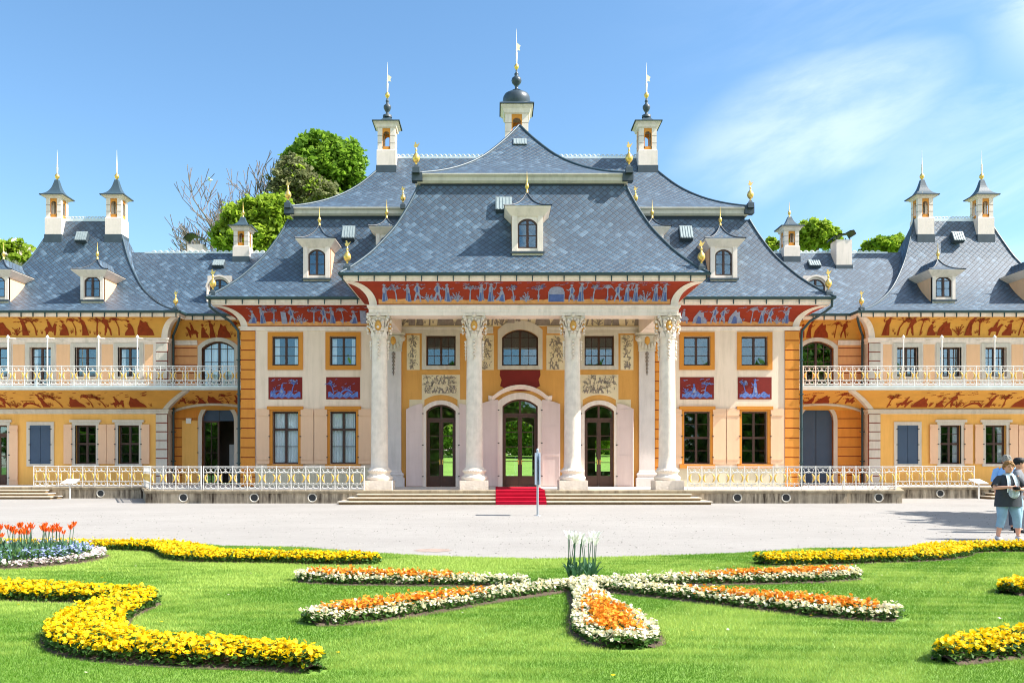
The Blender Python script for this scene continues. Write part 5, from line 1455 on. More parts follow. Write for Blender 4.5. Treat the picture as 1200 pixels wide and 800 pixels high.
mb.grid([[(-500 + 1000*i/n, -300 + 1000*j/n, -.02) for i in range(n+1)] for j in range(n+1)]); tag(obj('ground', mb, [M['lawn']]), kind='structure', label='green park ground reaching the horizon')
mb = MB(); mb.face([(-60, 9, 0), (60, 9, 0), (60, 45, 0), (-60, 45, 0)]); tag(obj('gravel_court', mb, [M['gravel']]), kind='structure', label='pale gravel court in front of the palace')
EDGE_PX = [(-700, 632), (-300, 632), (0, 632), (190, 633), (225, 637), (260, 640), (350, 641.5), (400, 645.5), (450, 649), (500, 652), (560, 654), (630, 655.5), (705, 653.8), (780, 651.5), (860, 648.5), (953, 642.8), (1081, 641.5), (1200, 638), (1500, 637), (1900, 637)]
EDGE = [at(*p) for p in EDGE_PX]
ex, ey = np.array([p[0] for p in EDGE]), np.array([p[1] for p in EDGE])
def edge_y(x): return np.interp(x, ex, ey)
mb = MB(); xs = np.linspace(-30, 30, 121)
rows = [[(x, -40 if t == 0 else (4 if t == 1 else 4 + (float(edge_y(x)) - 4)*(t-1)/3), .012) for x in xs] for t in range(5)]
mb.grid(rows, 0, False, False)
mb.grid([[(x, float(edge_y(x)), .012) for x in xs], [(x, float(edge_y(x))+.02, -.02) for x in xs]], 0, False, False)
tag(obj('lawn', mb, [M['lawn']]), kind='structure', label='mown green lawn in front of the gravel court')
n_ = 5000; P = np.c_[rng.uniform(-15, 16, n_), 14.2 + 14*rng.uniform(0, 1, n_)**1.6]; P = P[P[:, 1] > edge_y(P[:, 0])+.03]; n_ = len(P)
PEB = P
x, y = at(508, 644.6); mb = MB()
P = [(x + .34*(1+.12*math.sin(k*2.3))*math.cos(2*PI*k/28), y + .32*math.sin(2*PI*k/28)*(1+.1*math.cos(k*1.7)), .004) for k in range(28)]
mb.poly(P); tag(obj('worn_ground_patch', mb, [M['manhole']]), kind='structure', label='reddish round worn patch in the gravel')

def np_mesh(name, V, Fc, mats, tone=None, midx=None, smooth=False):
    me = bpy.data.meshes.new(name); V = np.asarray(V, np.float32); Fc = np.asarray(Fc, np.int32); k = Fc.shape[1]
    me.vertices.add(len(V)); me.vertices.foreach_set('co', V.ravel())
    me.loops.add(Fc.size); me.loops.foreach_set('vertex_index', Fc.ravel())
    me.polygons.add(len(Fc)); me.polygons.foreach_set('loop_start', np.arange(0, Fc.size, k, dtype=np.int32)); me.polygons.foreach_set('loop_total', np.full(len(Fc), k, np.int32))
    for mt in mats: me.materials.append(mt)
    if midx is not None: me.polygons.foreach_set('material_index', np.asarray(midx, np.int32))
    if tone is not None:
        a = me.attributes.new('tone', 'FLOAT', 'FACE'); a.data.foreach_set('value', np.asarray(tone, np.float32))
    me.update(calc_edges=True); me.validate(); return me

def rots(N_, tilt, up=None):
    """random rotation matrices: spin about own axis, then tilt away from vertical by up to `tilt` rad"""
    a = rng.uniform(0, 2*PI, N_); b = rng.uniform(0, 2*PI, N_); t = np.abs(rng.normal(0, tilt, N_))
    ca, sa = np.cos(a), np.sin(a); z = np.zeros(N_); o = np.ones(N_)
    Rz = np.stack([np.stack([ca, -sa, z], 1), np.stack([sa, ca, z], 1), np.stack([z, z, o], 1)], 1)
    kx, ky = np.cos(b), np.sin(b); ct, st_ = np.cos(t), np.sin(t)
    Rt = np.stack([np.stack([ct+kx*kx*(1-ct), kx*ky*(1-ct), ky*st_], 1), np.stack([ky*kx*(1-ct), ct+ky*ky*(1-ct), -kx*st_], 1), np.stack([-ky*st_, kx*st_, ct], 1)], 1)
    return Rt @ Rz

def scatter(TV, TF, pos, Rm, sc):
    TV = np.asarray(TV, float); TF = np.asarray(TF); n = len(pos)
    V = np.einsum('nij,vj->nvi', Rm, TV)*np.asarray(sc).reshape(-1, 1, 1) + np.asarray(pos)[:, None, :]
    Fc = (np.arange(n)[:, None, None]*len(TV) + TF[None]).reshape(-1, TF.shape[1])
    return V.reshape(-1, 3), Fc

def flower_template():
    V = [(0, 0, 0)]; Fc = []
    for k in range(5):
        a = 2*PI*k/5; b = len(V)
        V += [(.66*math.cos(a-.62), .66*math.sin(a-.62), .12), (1.0*math.cos(a-.38), 1.0*math.sin(a-.38), .16), (1.0*math.cos(a+.38), 1.0*math.sin(a+.38), .34), (.66*math.cos(a+.62), .66*math.sin(a+.62), .22)]
        Fc += [(0, b, b+1), (0, b+1, b+2), (0, b+2, b+3)]
    return V, Fc
FLV, FLF = flower_template()
EYEV = [(.2*math.cos(2*PI*k/5), .2*math.sin(2*PI*k/5), .1) for k in range(5)]; EYEF = [(0, 1, 2), (0, 2, 3), (0, 3, 4)]
LFV = [(0, -.5, 0), (.32, 0, .1), (0, .6, -.06), (-.32, 0, .1)]; LFF = [(0, 1, 2), (0, 2, 3)]

M['pansy_yellow'] = leaf_mat('yellow_pansy_petals', (.88, .55, .002), (.92, .69, .008), .25)
M['pansy_orange'] = leaf_mat('orange_pansy_petals', (.80, .22, .01), (.86, .36, .03), .25)
M['pansy_white'] = leaf_mat('cream_pansy_petals', (.80, .73, .42), (.88, .84, .66), .25)
M['pansy_eye'] = leaf_mat('pansy_eyes', (.75, .38, .01), (.85, .55, .02), .1)
M['bed_leaf'] = leaf_mat('bed_leaves', (.03, .085, .015), (.09, .19, .03), .3)
M['forget'] = leaf_mat('blue_forget_me_nots', (.26, .34, .66), (.46, .54, .80), .25)
M['daisy_pink'] = leaf_mat('pale_pink_daisies', (.80, .62, .58), (.88, .84, .80), .25)
M['tulip_leaf'] = leaf_mat('tulip_leaves', (.07, .17, .09), (.14, .27, .13), .3)
M['tulip_orange'] = leaf_mat('orange_tulip_petals', (.82, .12, .012), (.88, .26, .02), .3)
M['tulip_white'] = leaf_mat('white_tulip_petals', (.84, .84, .78), (.9, .9, .88), .35)

BED_SEGS = []
class Ribbon:
    """bed outline: centre line of ground points with a half width at each"""
    def __init__(s, pts, hw):
        s.p = np.array(pts, float); s.hw = np.array(hw, float)
        # resample smoothly
        d = np.r_[0, np.cumsum(np.linalg.norm(np.diff(s.p, axis=0), axis=1))]; n = max(24, int(d[-1]/.06)); t = np.linspace(0, d[-1], n)
        def cr(vals):
            P = np.interp(t, d, vals); k = 7; Pp = np.r_[np.full(k, P[0]), P, np.full(k, P[-1])]
            w = np.hanning(2*k+1); w /= w.sum(); return np.convolve(Pp, w, 'valid')
        s.c = np.stack([cr(s.p[:, 0]), cr(s.p[:, 1])], 1); s.w = np.interp(t, d, s.hw); s.L = d[-1]
        tg = np.gradient(s.c, axis=0); tg /= np.linalg.norm(tg, axis=1, keepdims=True); s.nrm = np.stack([-tg[:, 1], tg[:, 0]], 1); s.tg = tg
        arc_ = np.minimum(np.linspace(0, s.L, n), s.L-np.linspace(0, s.L, n)); BED_SEGS.append((s.c, np.minimum(s.w, arc_ + .02)))
    def sample(s, n, margin=1.0):
        i = rng.choice(len(s.c), n, p=s.w/s.w.sum()); u = rng.uniform(-1, 1, n)*margin
        xy = s.c[i] + s.nrm[i]*(u*s.w[i])[:, None] + s.tg[i]*rng.uniform(-.04, .04, n)[:, None]
        return xy, i/(len(s.c)-1), u
    def area(s): return float((s.w*2).mean()*s.L)
    def soil(s, z=.05, ext=.035):
        mb = MB(); rows = []
        for k in range(0, len(s.c), 3):
            c, nn, w = s.c[k], s.nrm[k], s.w[k]; row = []
            for u in (-1, -.8, 0, .8, 1):
                q = c + nn*u*(w+ext); row.append((q[0], q[1], .014 + z*(1-u*u)))
            rows.append(row)
        mb.grid(rows); return mb

def add_np(name, V, Fc, mats, parent, tone, midx=None, **tags):
    V = np.asarray(V) - np.array(WL[parent.name])
    o = link(bpy.data.objects.new(name, np_mesh(name, V, Fc, mats, tone, midx)), parent, WL[parent.name]); return tag(o, **tags)

def flowers(name, xy, u, mat, parent, r, h, eye=True, dome=.035, tilt=.55, stuff=True):
    n = len(xy); z = h + dome*(1-u*u) + rng.normal(0, .021, n)
    pos = np.c_[xy, z]; Rm = rots(n, tilt); sc = r*rng.uniform(.8, 1.2, n)
    V, Fc = scatter(FLV, FLF, pos, Rm, sc); tone = np.repeat(rng.uniform(0, 1, n), len(FLF))
    midx = np.zeros(len(Fc), int); mats = [mat]
    if eye:
        V2, F2 = scatter(EYEV, EYEF, pos, Rm, sc); Fc = np.r_[Fc, F2 + len(V)]; V = np.r_[V, V2]; tone = np.r_[tone, np.repeat(rng.uniform(0, 1, n), len(EYEF))]; midx = np.r_[midx, np.ones(len(F2), int)]; mats = [mat, M['pansy_eye']]
    return add_np(name, V, Fc, mats, parent, tone, midx, kind='stuff' if stuff else None)

def leaves(xy, u, parent, h, n_, size=.05, mat=None, name='leaves', tilt=.9):
    n = len(xy); z = .03 + rng.uniform(0, 1, n)*(h*(1.05-.55*np.abs(u)**3))
    V, Fc = scatter(LFV, LFF, np.c_[xy, z], rots(n, tilt), size*rng.uniform(.7, 1.3, n))
    return add_np(name, V, Fc, [mat or M['bed_leaf']], parent, np.repeat(rng.uniform(0, 1, n), 2), kind='stuff')

def yellow_bed(label, pix, hw, zmid=.08):
    pts = [at(px, py, zmid) for px, py in pix]; rb = Ribbon(pts, hw)
    g = thing('flower_bed', label, 'flower bed', (rb.c[len(rb.c)//2][0], rb.c[len(rb.c)//2][1], 0), 'yellow pansy beds')
    obj('soil', rb.soil(), [M['soil']], g); A = rb.area()
    xy, t, u = rb.sample(int(A*2600), 1.02); leaves(xy, u, g, .14, 0)
    xy, t, u = rb.sample(int(A*1350), .99); flowers('blossoms', xy, u, M['pansy_yellow'], g, .0215, .125, tilt=.85)
    return rb
yellow_bed('yellow pansy ribbon along the gravel edge, left, ending in a curl', [(-160, 638), (-60, 638), (60, 638.5), (150, 639), (195, 640), (212, 643), (222, 648), (240, 651), (280, 652), (340, 653), (400, 654.5), (445, 656)], [.3, .3, .3, .3, .32, .4, .45, .42, .34, .3, .28, .14])
yellow_bed('upper arm of the big yellow pansy scroll at the lower left', [(-140, 690), (-60, 690), (0, 691), (60, 693.5), (110, 696), (150, 697), (184, 697)], [.36, .36, .36, .32, .26, .2, .08])
yellow_bed('long S curved yellow pansy bed in the left foreground', [(178, 699), (155, 704), (126, 713), (104, 726), (97, 739), (110, 750), (146, 757), (200, 761.5), (260, 764.5), (320, 767), (352, 771), (376, 779)], [.15, .25, .30, .33, .34, .33, .29, .27, .26, .22, .16, .07])
yellow_bed('yellow pansy ribbon along the gravel edge, right, near the woman', [(888, 656.5), (930, 655), (990, 653.5), (1050, 651.5), (1085, 649), (1105, 644.5), (1118, 641.5), (1150, 640.5), (1210, 640.5), (1300, 640.5), (1400, 640)], [.2, .3, .3, .3, .4, .45, .35, .3, .3, .3, .3])
yellow_bed('small tip of a yellow pansy bed at the right edge', [(1176, 690), (1200, 688), (1230, 686), (1290, 684), (1360, 683)], [.12, .3, .34, .34, .34])
yellow_bed('yellow pansy bed end cut by the lower right corner', [(1102, 768), (1125, 761), (1160, 755), (1210, 750), (1280, 747), (1350, 746)], [.08, .18, .24, .27, .3, .3])

CEN = (1.03-.0+CAMX*0 - 1.17*0, 11.1)
CEN = at(678, 690)
def ray_bed(label, tip_px, back=.0, w_tip=.36, start=.0, w0=.13):
    c = np.array(CEN); tp = np.array(at(*tip_px)); d = tp - c
    pts = [c + d*f for f in (start, .2, .4, .6, .8, .93, 1.0)]; hw = [w0, w0+.01, w0+.06, w_tip*.82, w_tip, w_tip*.8, w_tip*.35]
    rb = Ribbon(pts, hw); g = thing('flower_bed', label, 'flower bed', (tp[0], tp[1], 0), 'petals of the star bed')
    obj('soil', rb.soil(.05, .06), [M['soil']], g); A = rb.area()
    xy, t, u = rb.sample(int(A*2300), 1.0); leaves(xy, u, g, .10, 0)
    xy, t, u = rb.sample(int(A*1150), .98); t = start + t*(1-start)
    core = (t > .42 + rng.normal(0, .05, len(t))) & (np.abs(u) < .55 + rng.normal(0, .13, len(t))) & (t < .93 + rng.normal(0, .02, len(t)))
    flowers('cream_blossoms', xy[~core], u[~core], M['pansy_white'], g, .020, .10, tilt=.85)
    flowers('orange_blossoms', xy[core], u[core], M['pansy_orange'], g, .020, .12, tilt=.85)
ray_bed('orange and cream star petal pointing left behind', (346, 680), start=.16)
ray_bed('orange and cream star petal pointing left in front', (354, 733))
ray_bed('orange and cream star petal pointing towards the viewer', (737, 764), w_tip=.40, w0=.16)
ray_bed('orange and cream star petal pointing right in front', (1062, 728))
ray_bed('orange and cream star petal pointing right behind', (1008, 677))

# round tulip bed at the left edge
tc = at(22, 657); tr = 1.32
g = thing('flower_bed', 'round bed with a daisy rim, blue forget-me-nots and tulip leaves', 'flower bed', (tc[0], tc[1], 0))
mb = MB(); mb.lathe([(tr+.08, .012), (tr-.1, .06), (.6, .1), (0, .12)], (tc[0], tc[1], 0), 40); obj('soil', mb, [M['soil']], g)
ang = np.linspace(0, 2*PI, 60)
BED_SEGS.append((np.stack([tc[0] + .66*np.cos(ang), tc[1] + .66*np.sin(ang)], 1), np.full(60, .70)))
def ring_pts(n, r0, r1):
    a = rng.uniform(0, 2*PI, n); r = np.sqrt(rng.uniform(r0*r0, r1*r1, n)); return np.c_[tc[0]+r*np.cos(a), tc[1]+r*np.sin(a)]
xy = ring_pts(1500, tr-.22, tr); leaves(xy, np.zeros(len(xy)), g, .07, 0, .04)
xy = ring_pts(1200, tr-.21, tr); flowers('daisy_rim', xy, np.zeros(len(xy)), M['daisy_pink'], g, .024, .07, False)
xy = ring_pts(3500, .1, tr-.25); leaves(xy, np.zeros(len(xy)), g, .20, 0, .055)
xy = ring_pts(420, .05, .98); n_ = len(xy); V, Fc = scatter([(-.014, 0, 0), (.014, 0, 0), (.026, .03, .15), (-.026, .03, .15), (.006, .09, .33), (-.006, .09, .33)], [(0, 1, 2, 3), (3, 2, 4, 5)], np.c_[xy, np.full(n_, .06)], rots(n_, .12), rng.uniform(.5, .85, n_)); add_np('tulip_leaves', V, Fc, [M['tulip_leaf']], g, np.repeat(rng.uniform(0, 1, n_), 2), kind='stuff')
xy = ring_pts(1900, .78, tr-.2); keep_ = np.sin(xy[:, 0]*9)+np.sin(xy[:, 1]*11+1)+rng.normal(0, .7, len(xy)) > -.5; xy = xy[keep_]; flowers('forget_me_nots', xy, rng.uniform(0, 1.6, len(xy)), M['forget'], g, .018, .20, False, .05, .8)

def tulip_blossom(mat, ragged):
    def build():
        mb = MB()
        for k in range(6):
            a = 2*PI*k/6; o = .0 if k % 2 else .004; rows = []
            for i in range(6):
                t = i/5; r = (.006 + .026*math.sin(min(1, t*1.25)*PI*.5) + (.02 if ragged else .012)*max(0, t-.7)/.3) + o; w = .5*math.sin(PI*(.1+.86*t))*.9
                rows.append([(r*math.cos(a+d*w), r*math.sin(a+d*w), .075*t - (.006 if d == 0 else 0)*0) for d in (-1, 0, 1)])
            mb.grid(rows)
        me_tone = None
        return mb, [M[mat]]
    return build
def tulip_stem(h):
    def build():
        mb = MB(); mb.tube([(0, 0, 0), (.006, 0, h*.5), (0, 0, h+.004)], .0055, 5); return mb, [M['tulip_leaf']]
    return build
def tulip_leaf(h):
    def build():
        mb = MB()
        for k, (a, L) in enumerate(((.3, 1.0), (2.4, .85), (4.4, .7))):
            rows = []
            for i in range(7):
                t = i/6; w = .028*math.sin(PI*(.12+.86*t)); r = .01 + .10*t*t; z = h*L*(t - .12*t*t)
                rows.append([(r*math.cos(a) - d*w*math.sin(a), r*math.sin(a) + d*w*math.cos(a), z + abs(d)*.01) for d in (-1, 0, 1)])
            mb.grid(rows)
        return mb, [M['tulip_leaf']]
    return build
def tulip(label, group, mat, x, y, h, lean, size, leaf_h, ragged=False, key=0):
    t = thing('tulip', label, 'tulip', (x, y, .06), group, rng.uniform(0, 2*PI)); t.rotation_euler.x = lean[0]; t.rotation_euler.y = lean[1]
    for nm, k, b, z in (('stem', ('ts', h), tulip_stem(h), 0), ('leaf', ('tl', leaf_h), tulip_leaf(leaf_h), 0), ('blossom', ('tb', mat, ragged), tulip_blossom(mat, ragged), h)):
        if k not in CACHE: mb, mt = b(); CACHE[k] = mb.mesh(nm, mt)
        o = bpy.data.objects.new(nm, CACHE[k]); COL.objects.link(o); o.parent = t; o.location = (0, 0, z)
        if nm == 'blossom': o.scale = (size,)*3
r = random.Random(3)
for k in range(44):
    a = r.uniform(0, 2*PI); d = .82*math.sqrt(r.random())
    tulip('orange tulip among many in the round bed at the left edge', 'orange tulips in the round bed', 'tulip_orange', tc[0]+.12+d*math.cos(a)*.9, tc[1]+d*math.sin(a), r.choice((.38, .42, .45, .48)), (r.uniform(-.1, .1), r.uniform(-.1, .1)), r.uniform(1.05, 1.35), r.choice((.22, .25, .28)))
wx, wy = at(683, 684)
for k in range(16):
    a = r.uniform(0, 2*PI); d = .22*math.sqrt(r.random())
    tulip('fringed white tulip in the tuft at the centre of the star bed', 'white tulips in the middle of the star bed', 'tulip_white', wx+d*math.cos(a), wy+.18+d*math.sin(a), r.choice((.44, .48, .53)), (r.uniform(-.12, .12), r.uniform(-.12, .12)), r.uniform(1.1, 1.5), r.choice((.22, .26, .3)), True)
BED_SEGS.append((np.array([[wx, wy+.15], [wx+.01, wy+.2]]), np.array([.3, .3])))

# grass: one object of single-blade triangles, thinner where the lawn is far away
def bed_mask(P):
    keep = np.ones(len(P), bool)
    for c, w in BED_SEGS:
        cc = c[::3]; ww = w[::3]; bb = (cc.min(0)-.6, cc.max(0)+.6)
        idx = np.nonzero((P[:, 0] > bb[0][0]) & (P[:, 0] < bb[1][0]) & (P[:, 1] > bb[0][1]) & (P[:, 1] < bb[1][1]))[0]
        for s0 in range(0, len(idx), 20000):
            ii = idx[s0:s0+20000]; d = np.linalg.norm(P[ii][:, None] - cc[None], axis=2) - (ww + .02)[None]
            keep[ii[d.min(1) < 0]] = False
    return keep
_w = [(rng.normal(0, f, 2), rng.uniform(0, 6.28), f**-.35) for f in (.35, .5, .8, 1.2, 1.8, 2.6, 3.6, 5, 7, 9, 12)]
def patchy(P):
    v = sum(a*np.sin(P @ (k*np.array([1, 1.6])) + p) for k, p, a in _w); return np.tanh(v/ (.75*sum(a*a for _, _, a in _w)**.5))
def blades(Y0, Y1, dens, hgt, wid):
    hx = lambda Y: .62*Y + 2.2
    A = (hx(Y1)*2)*(Y1-Y0); n = int(A*dens)
    P = np.c_[rng.uniform(-hx(Y1), hx(Y1), n) + CAMX, rng.uniform(Y0, Y1, n)]
    P = P[np.abs(P[:, 0]-CAMX) < hx(P[:, 1])]; P = P[P[:, 1] < edge_y(P[:, 0]) + rng.normal(0, .035, len(P))]; P = P[bed_mask(P)]; n = len(P)
    patch = .5 + .5*patchy(P)
    a = rng.uniform(0, 2*PI, n); h = hgt*rng.uniform(.55, 1.25, n)*(.8+.35*patch); w = wid*rng.uniform(.7, 1.3, n); ln = rng.uniform(.1, .9, n)*h; b = rng.uniform(0, 2*PI, n)
    dx, dy = np.cos(a)*w/2, np.sin(a)*w/2; z = np.full(n, .008)
    V = np.stack([np.c_[P[:, 0]-dx, P[:, 1]-dy, z], np.c_[P[:, 0]+dx, P[:, 1]+dy, z], np.c_[P[:, 0]+np.cos(b)*ln, P[:, 1]+np.sin(b)*ln, z+h]], 1).reshape(-1, 3)
    tone = np.clip(.3*rng.uniform(0, 1, n) + .95*patch - .14 + rng.normal(0, .1, n), 0, 1)
    return V, np.arange(3*n).reshape(-1, 3), tone
parts_ = [blades(5.3, 7.5, 11000, .030, .005), blades(7.5, 10.5, 7000, .031, .007), blades(10.5, 17.3, 3400, .033, .012)]
Vs, Fs, Ts, off = [], [], [], 0
for V, Fc, t in parts_: Vs.append(V); Fs.append(Fc+off); Ts.append(t); off += len(V)
M['grass'] = leaf_mat('grass_blades', (.09, .23, .012), (.44, .56, .12), .4, .5)
gr = bpy.data.objects.new('grass', np_mesh('grass', np.concatenate(Vs), np.concatenate(Fs), [M['grass']], np.concatenate(Ts))); link(gr, None, (0, 0, 0)); tag(gr, 'short mown grass blades of the lawn', 'grass', None, 'stuff')
# a few dandelions and daisies in the lawn
n_ = 70; P = np.c_[rng.uniform(-8, 8, n_), rng.uniform(6, 14, n_)]; P = P[bed_mask(P) & (P[:, 1] < edge_y(P[:, 0])-.2)]; n_ = len(P)
V, Fc = scatter(FLV, FLF, np.c_[P, rng.uniform(.025, .05, n_)], rots(n_, .3), .016*rng.uniform(.7, 1.2, n_)); k_ = rng.random(n_) < .5
o = bpy.data.objects.new('daisies', np_mesh('daisies', V, Fc, [M['pansy_yellow'], M['daisy_pink']], np.repeat(rng.uniform(0, 1, n_), len(FLF)), np.repeat(k_.astype(int), len(FLF)))); link(o, None, (0, 0, 0)); tag(o, 'scattered dandelions and daisies in the lawn', 'wild flowers', None, 'stuff')
print('grass', off//3)

# ================================================================== trees
M['bark'] = paint('bark', (.10, .078, .06), .95, .3, 4, .8, 12)
M['bark_pale'] = paint('pale_bark', (.20, .17, .15), .95, .3, 4, .8, 12)
M['leaf_green'] = leaf_mat('spring_leaves', (.09, .20, .016), (.27, .43, .045), .5)
M['leaf_lime'] = leaf_mat('lime_leaves', (.19, .31, .022), (.40, .52, .055), .5)
M['leaf_olive'] = leaf_mat('budding_leaves', (.13, .15, .06), (.27, .28, .13), .4)
M['leaf_blossom'] = leaf_mat('chestnut_blossom', (.72, .66, .56), (.85, .82, .74), .3)
n_ = len(PEB); V, Fc = scatter([(-1, -.6, 0), (.9, -.8, 0), (.7, .9, 0), (-.8, .7, 0), (.1, 0, .8)], [(0, 1, 4), (1, 2, 4), (2, 3, 4), (3, 0, 4)], np.c_[PEB, np.full(n_, .002)], rots(n_, .05), rng.uniform(.006, .02, n_))
M['pebble'] = leaf_mat('pebble_stone', (.10, .09, .08), (.40, .38, .35), 0, .9)
o = bpy.data.objects.new('pebbles', np_mesh('pebbles', V, Fc, [M['pebble']], np.repeat(rng.uniform(0, 1, n_), 4))); link(o, None, (0, 0, 0)); tag(o, 'loose pebbles strewn over the gravel court', 'pebbles', None, 'stuff')
LQ = [(-.5, -.28, 0), (.5, -.32, .06), (.55, .3, 0), (-.45, .32, .08)]; LQF = [(0, 1, 2, 3)]
def crown_points(blobs, n):
    vol = np.array([b[3]*b[4]*b[5] for b in blobs])**.8; cnt = (n*vol/vol.sum()).astype(int); out = []
    for (x, y, z, rx, ry, rz), c in zip(blobs, cnt):
        sub = max(6, c//26); d = rng.normal(size=(sub, 3)); d /= np.linalg.norm(d, axis=1, keepdims=True); rr = rng.uniform(.4, 1.22, (sub, 1))**.6
        cen = d*rr; k = rng.integers(0, sub, c); p = cen[k] + rng.normal(0, .125, (c, 3)); out.append(p*np.array([rx, ry, rz]) + np.array([x, y, z]))
    return np.concatenate(out)
def limb(mb, p, d, L, r, depth, rnd, tips, spread=.6, up=.25, n=3):
    p = Vector(p); d = Vector(d).normalized(); pts = [p]; rad = [r]
    for i in range(3):
        d = (d + Vector((rnd.uniform(-.2, .2), rnd.uniform(-.2, .2), rnd.uniform(-.05, .2)))).normalized(); pts.append(pts[-1] + d*L/3); rad.append(r*(1-.15*(i+1)))
    mb.tube(pts, [max(q_, .034) for q_ in rad], 5 if r > .05 else 3)
    if depth == 0: tips.append(pts[-1]); return
    for k in range(n):
        q = pts[rnd.choice((2, 3, 3))]; dd = (d + Vector((rnd.uniform(-spread, spread)*1.4, rnd.uniform(-spread, spread)*1.4, rnd.uniform(-.2, spread)*1.0 + up*.4))).normalized()
        limb(mb, q, dd, L*rnd.uniform(.62, .85), r*.58, depth-1, rnd, tips, spread, up, n)
def leafy_tree(label, x, y, h, blobs, mats_n, leaf, group=None, seed=1, z0=0.0, trunk_r=.35):
    rnd = random.Random(seed); t = thing('tree', label, 'tree', (x, y, z0), group)
    mb = MB(); tips = []; zc = min(b[2]-b[5] for b in blobs)
    mb.tube([(x, y, z0-.2), (x+.1, y, z0+(zc-z0)*.5), (x, y, zc+1)], [trunk_r*1.2, trunk_r, trunk_r*.8], 8)
    for b in blobs: mb.tube([(x, y, zc+rnd.uniform(-1, 1)), ((x+b[0])/2+.3, (y+b[1])/2, (zc+b[2])/2+.4), (b[0], b[1], b[2]), (b[0]+b[3]*.4, b[1], b[2]+b[5]*.6)], [trunk_r*.6, trunk_r*.42, trunk_r*.28, .04], 6)
    obj('trunk', mb, [M['bark']], t)
    allV, allF, allT, allM, off, mats = [], [], [], [], 0, []
    for i, (mn, n) in enumerate(mats_n):
        P = crown_points(blobs, n); m = len(P); V, Fc = scatter(LQ, LQF, P, rots(m, 1.2), leaf*rng.uniform(.6, 1.4, m)); allV.append(V); allF.append(Fc+off); off += len(V)
        allT.append(rng.uniform(0, 1, m)); allM.append(np.full(m, i)); mats.append(M[mn])
    add_np('crown', np.concatenate(allV), np.concatenate(allF), mats, t, np.concatenate(allT), np.concatenate(allM)); return t
def bare_tree(label, x, y, h, seed, group, r=.28, lean=(0, 0, 1)):
    rnd = random.Random(seed); t = thing('tree', label, 'tree', (x, y, 0), group); mb = MB(); tips = []
    top = Vector((x + lean[0]*h*.5, y, h*.55)); mb.tube([(x, y, -.2), ((x+top.x)/2, y, h*.3), top], [r*1.3, r, r*.8], 8)
    tr_ = obj('trunk', mb, [M['bark_pale']], t); mb = MB()
    for k in range(8): limb(mb, top + Vector((0, 0, -h*.12*k/6)), (math.cos(k*2.1)*.7 + lean[0], math.sin(k*2.1)*.7, 1.0), h*.13, r*.55, 4, rnd, tips, .75, .15, 3)
    obj('crown', mb, [M['bark_pale']], t)
def tz(py, Y): return PZ(py, Y)
def blob(px, py, rx_px, rz_px, Y, dy=0): k = Y/FOC; return (PX(px, Y), Y+dy, PZ(py, Y), rx_px*k, rx_px*k*.9, rz_px*k)
Y = 78
leafy_tree('tall deep green tree behind the left half of the pavilion roof', PX(378, Y), Y, 30, [blob(372, 178, 24, 20, Y), blob(402, 190, 24, 24, Y), blob(350, 192, 24, 22, Y, 1), blob(376, 205, 34, 24, Y), blob(414, 208, 14, 18, Y), blob(375, 240, 36, 24, Y), blob(418, 222, 12, 20, Y)], [('leaf_green', 24000)], .34, 'trees behind the palace', 1)
leafy_tree('dull olive budding tree beside the tall green tree', PX(348, 74), 74, 24, [blob(340, 205, 22, 20, 74), blob(364, 222, 24, 20, 74), blob(335, 232, 20, 22, 74)], [('leaf_olive', 6000), ('leaf_lime', 800)], .25, 'trees behind the palace', 2)
leafy_tree('lime green round tree above the left linking roof', PX(305, 70), 70, 20, [blob(318, 246, 24, 16, 70), blob(290, 256, 24, 20, 70), blob(325, 270, 20, 22, 70), blob(268, 278, 18, 20, 70), blob(300, 285, 34, 20, 70)], [('leaf_lime', 15000)], .31, 'trees behind the palace', 3)
bare_tree('bare grey tree standing highest left of the green tree', PX(303, 82), 82, 33, 4, 'bare trees behind the palace', .42, (-.03, 0, 1))
bare_tree('lower bare grey tree left of the lime green tree', PX(266, 80), 80, 28, 9, 'bare trees behind the palace', .36, (-.03, 0, 1))
leafy_tree('pale green loose tree behind the small turret on the right linking roof', PX(955, 66), 66, 19, [blob(950, 274, 22, 13, 66), blob(938, 286, 18, 12, 66), blob(972, 280, 12, 12, 66), blob(903, 288, 12, 7, 66)], [('leaf_lime', 6500)], .28, 'trees behind the palace', 5)
leafy_tree('low green tree top between chimney and right wing', PX(1035, 68), 68, 18, [blob(1035, 288, 20, 9, 68), blob(1052, 287, 12, 10, 68), blob(1018, 292, 10, 8, 68)], [('leaf_lime', 3000), ('leaf_green', 1200)], .28, 'trees behind the palace', 6)
leafy_tree('flowering chestnut behind the roof at the left edge', PX(10, 64), 64, 18, [blob(14, 298, 20, 14, 64), blob(-20, 296, 24, 18, 64), blob(30, 306, 10, 10, 64)], [('leaf_lime', 4500), ('leaf_blossom', 1300)], .28, 'trees behind the palace', 7)
mb = MB(); mb.grid([[(x, y, z + .12*math.sin(x*.21+y*.1)) for x in np.linspace(-60, 60, 41)] for y, z in ((58, -.15), (64, .1), (74, .7), (88, 1.7), (102, 2.4), (120, 2.9), (150, 3.0))]); tag(obj('garden_bank', mb, [M['lawn']]), kind='structure', label='sloping garden lawn behind the palace')
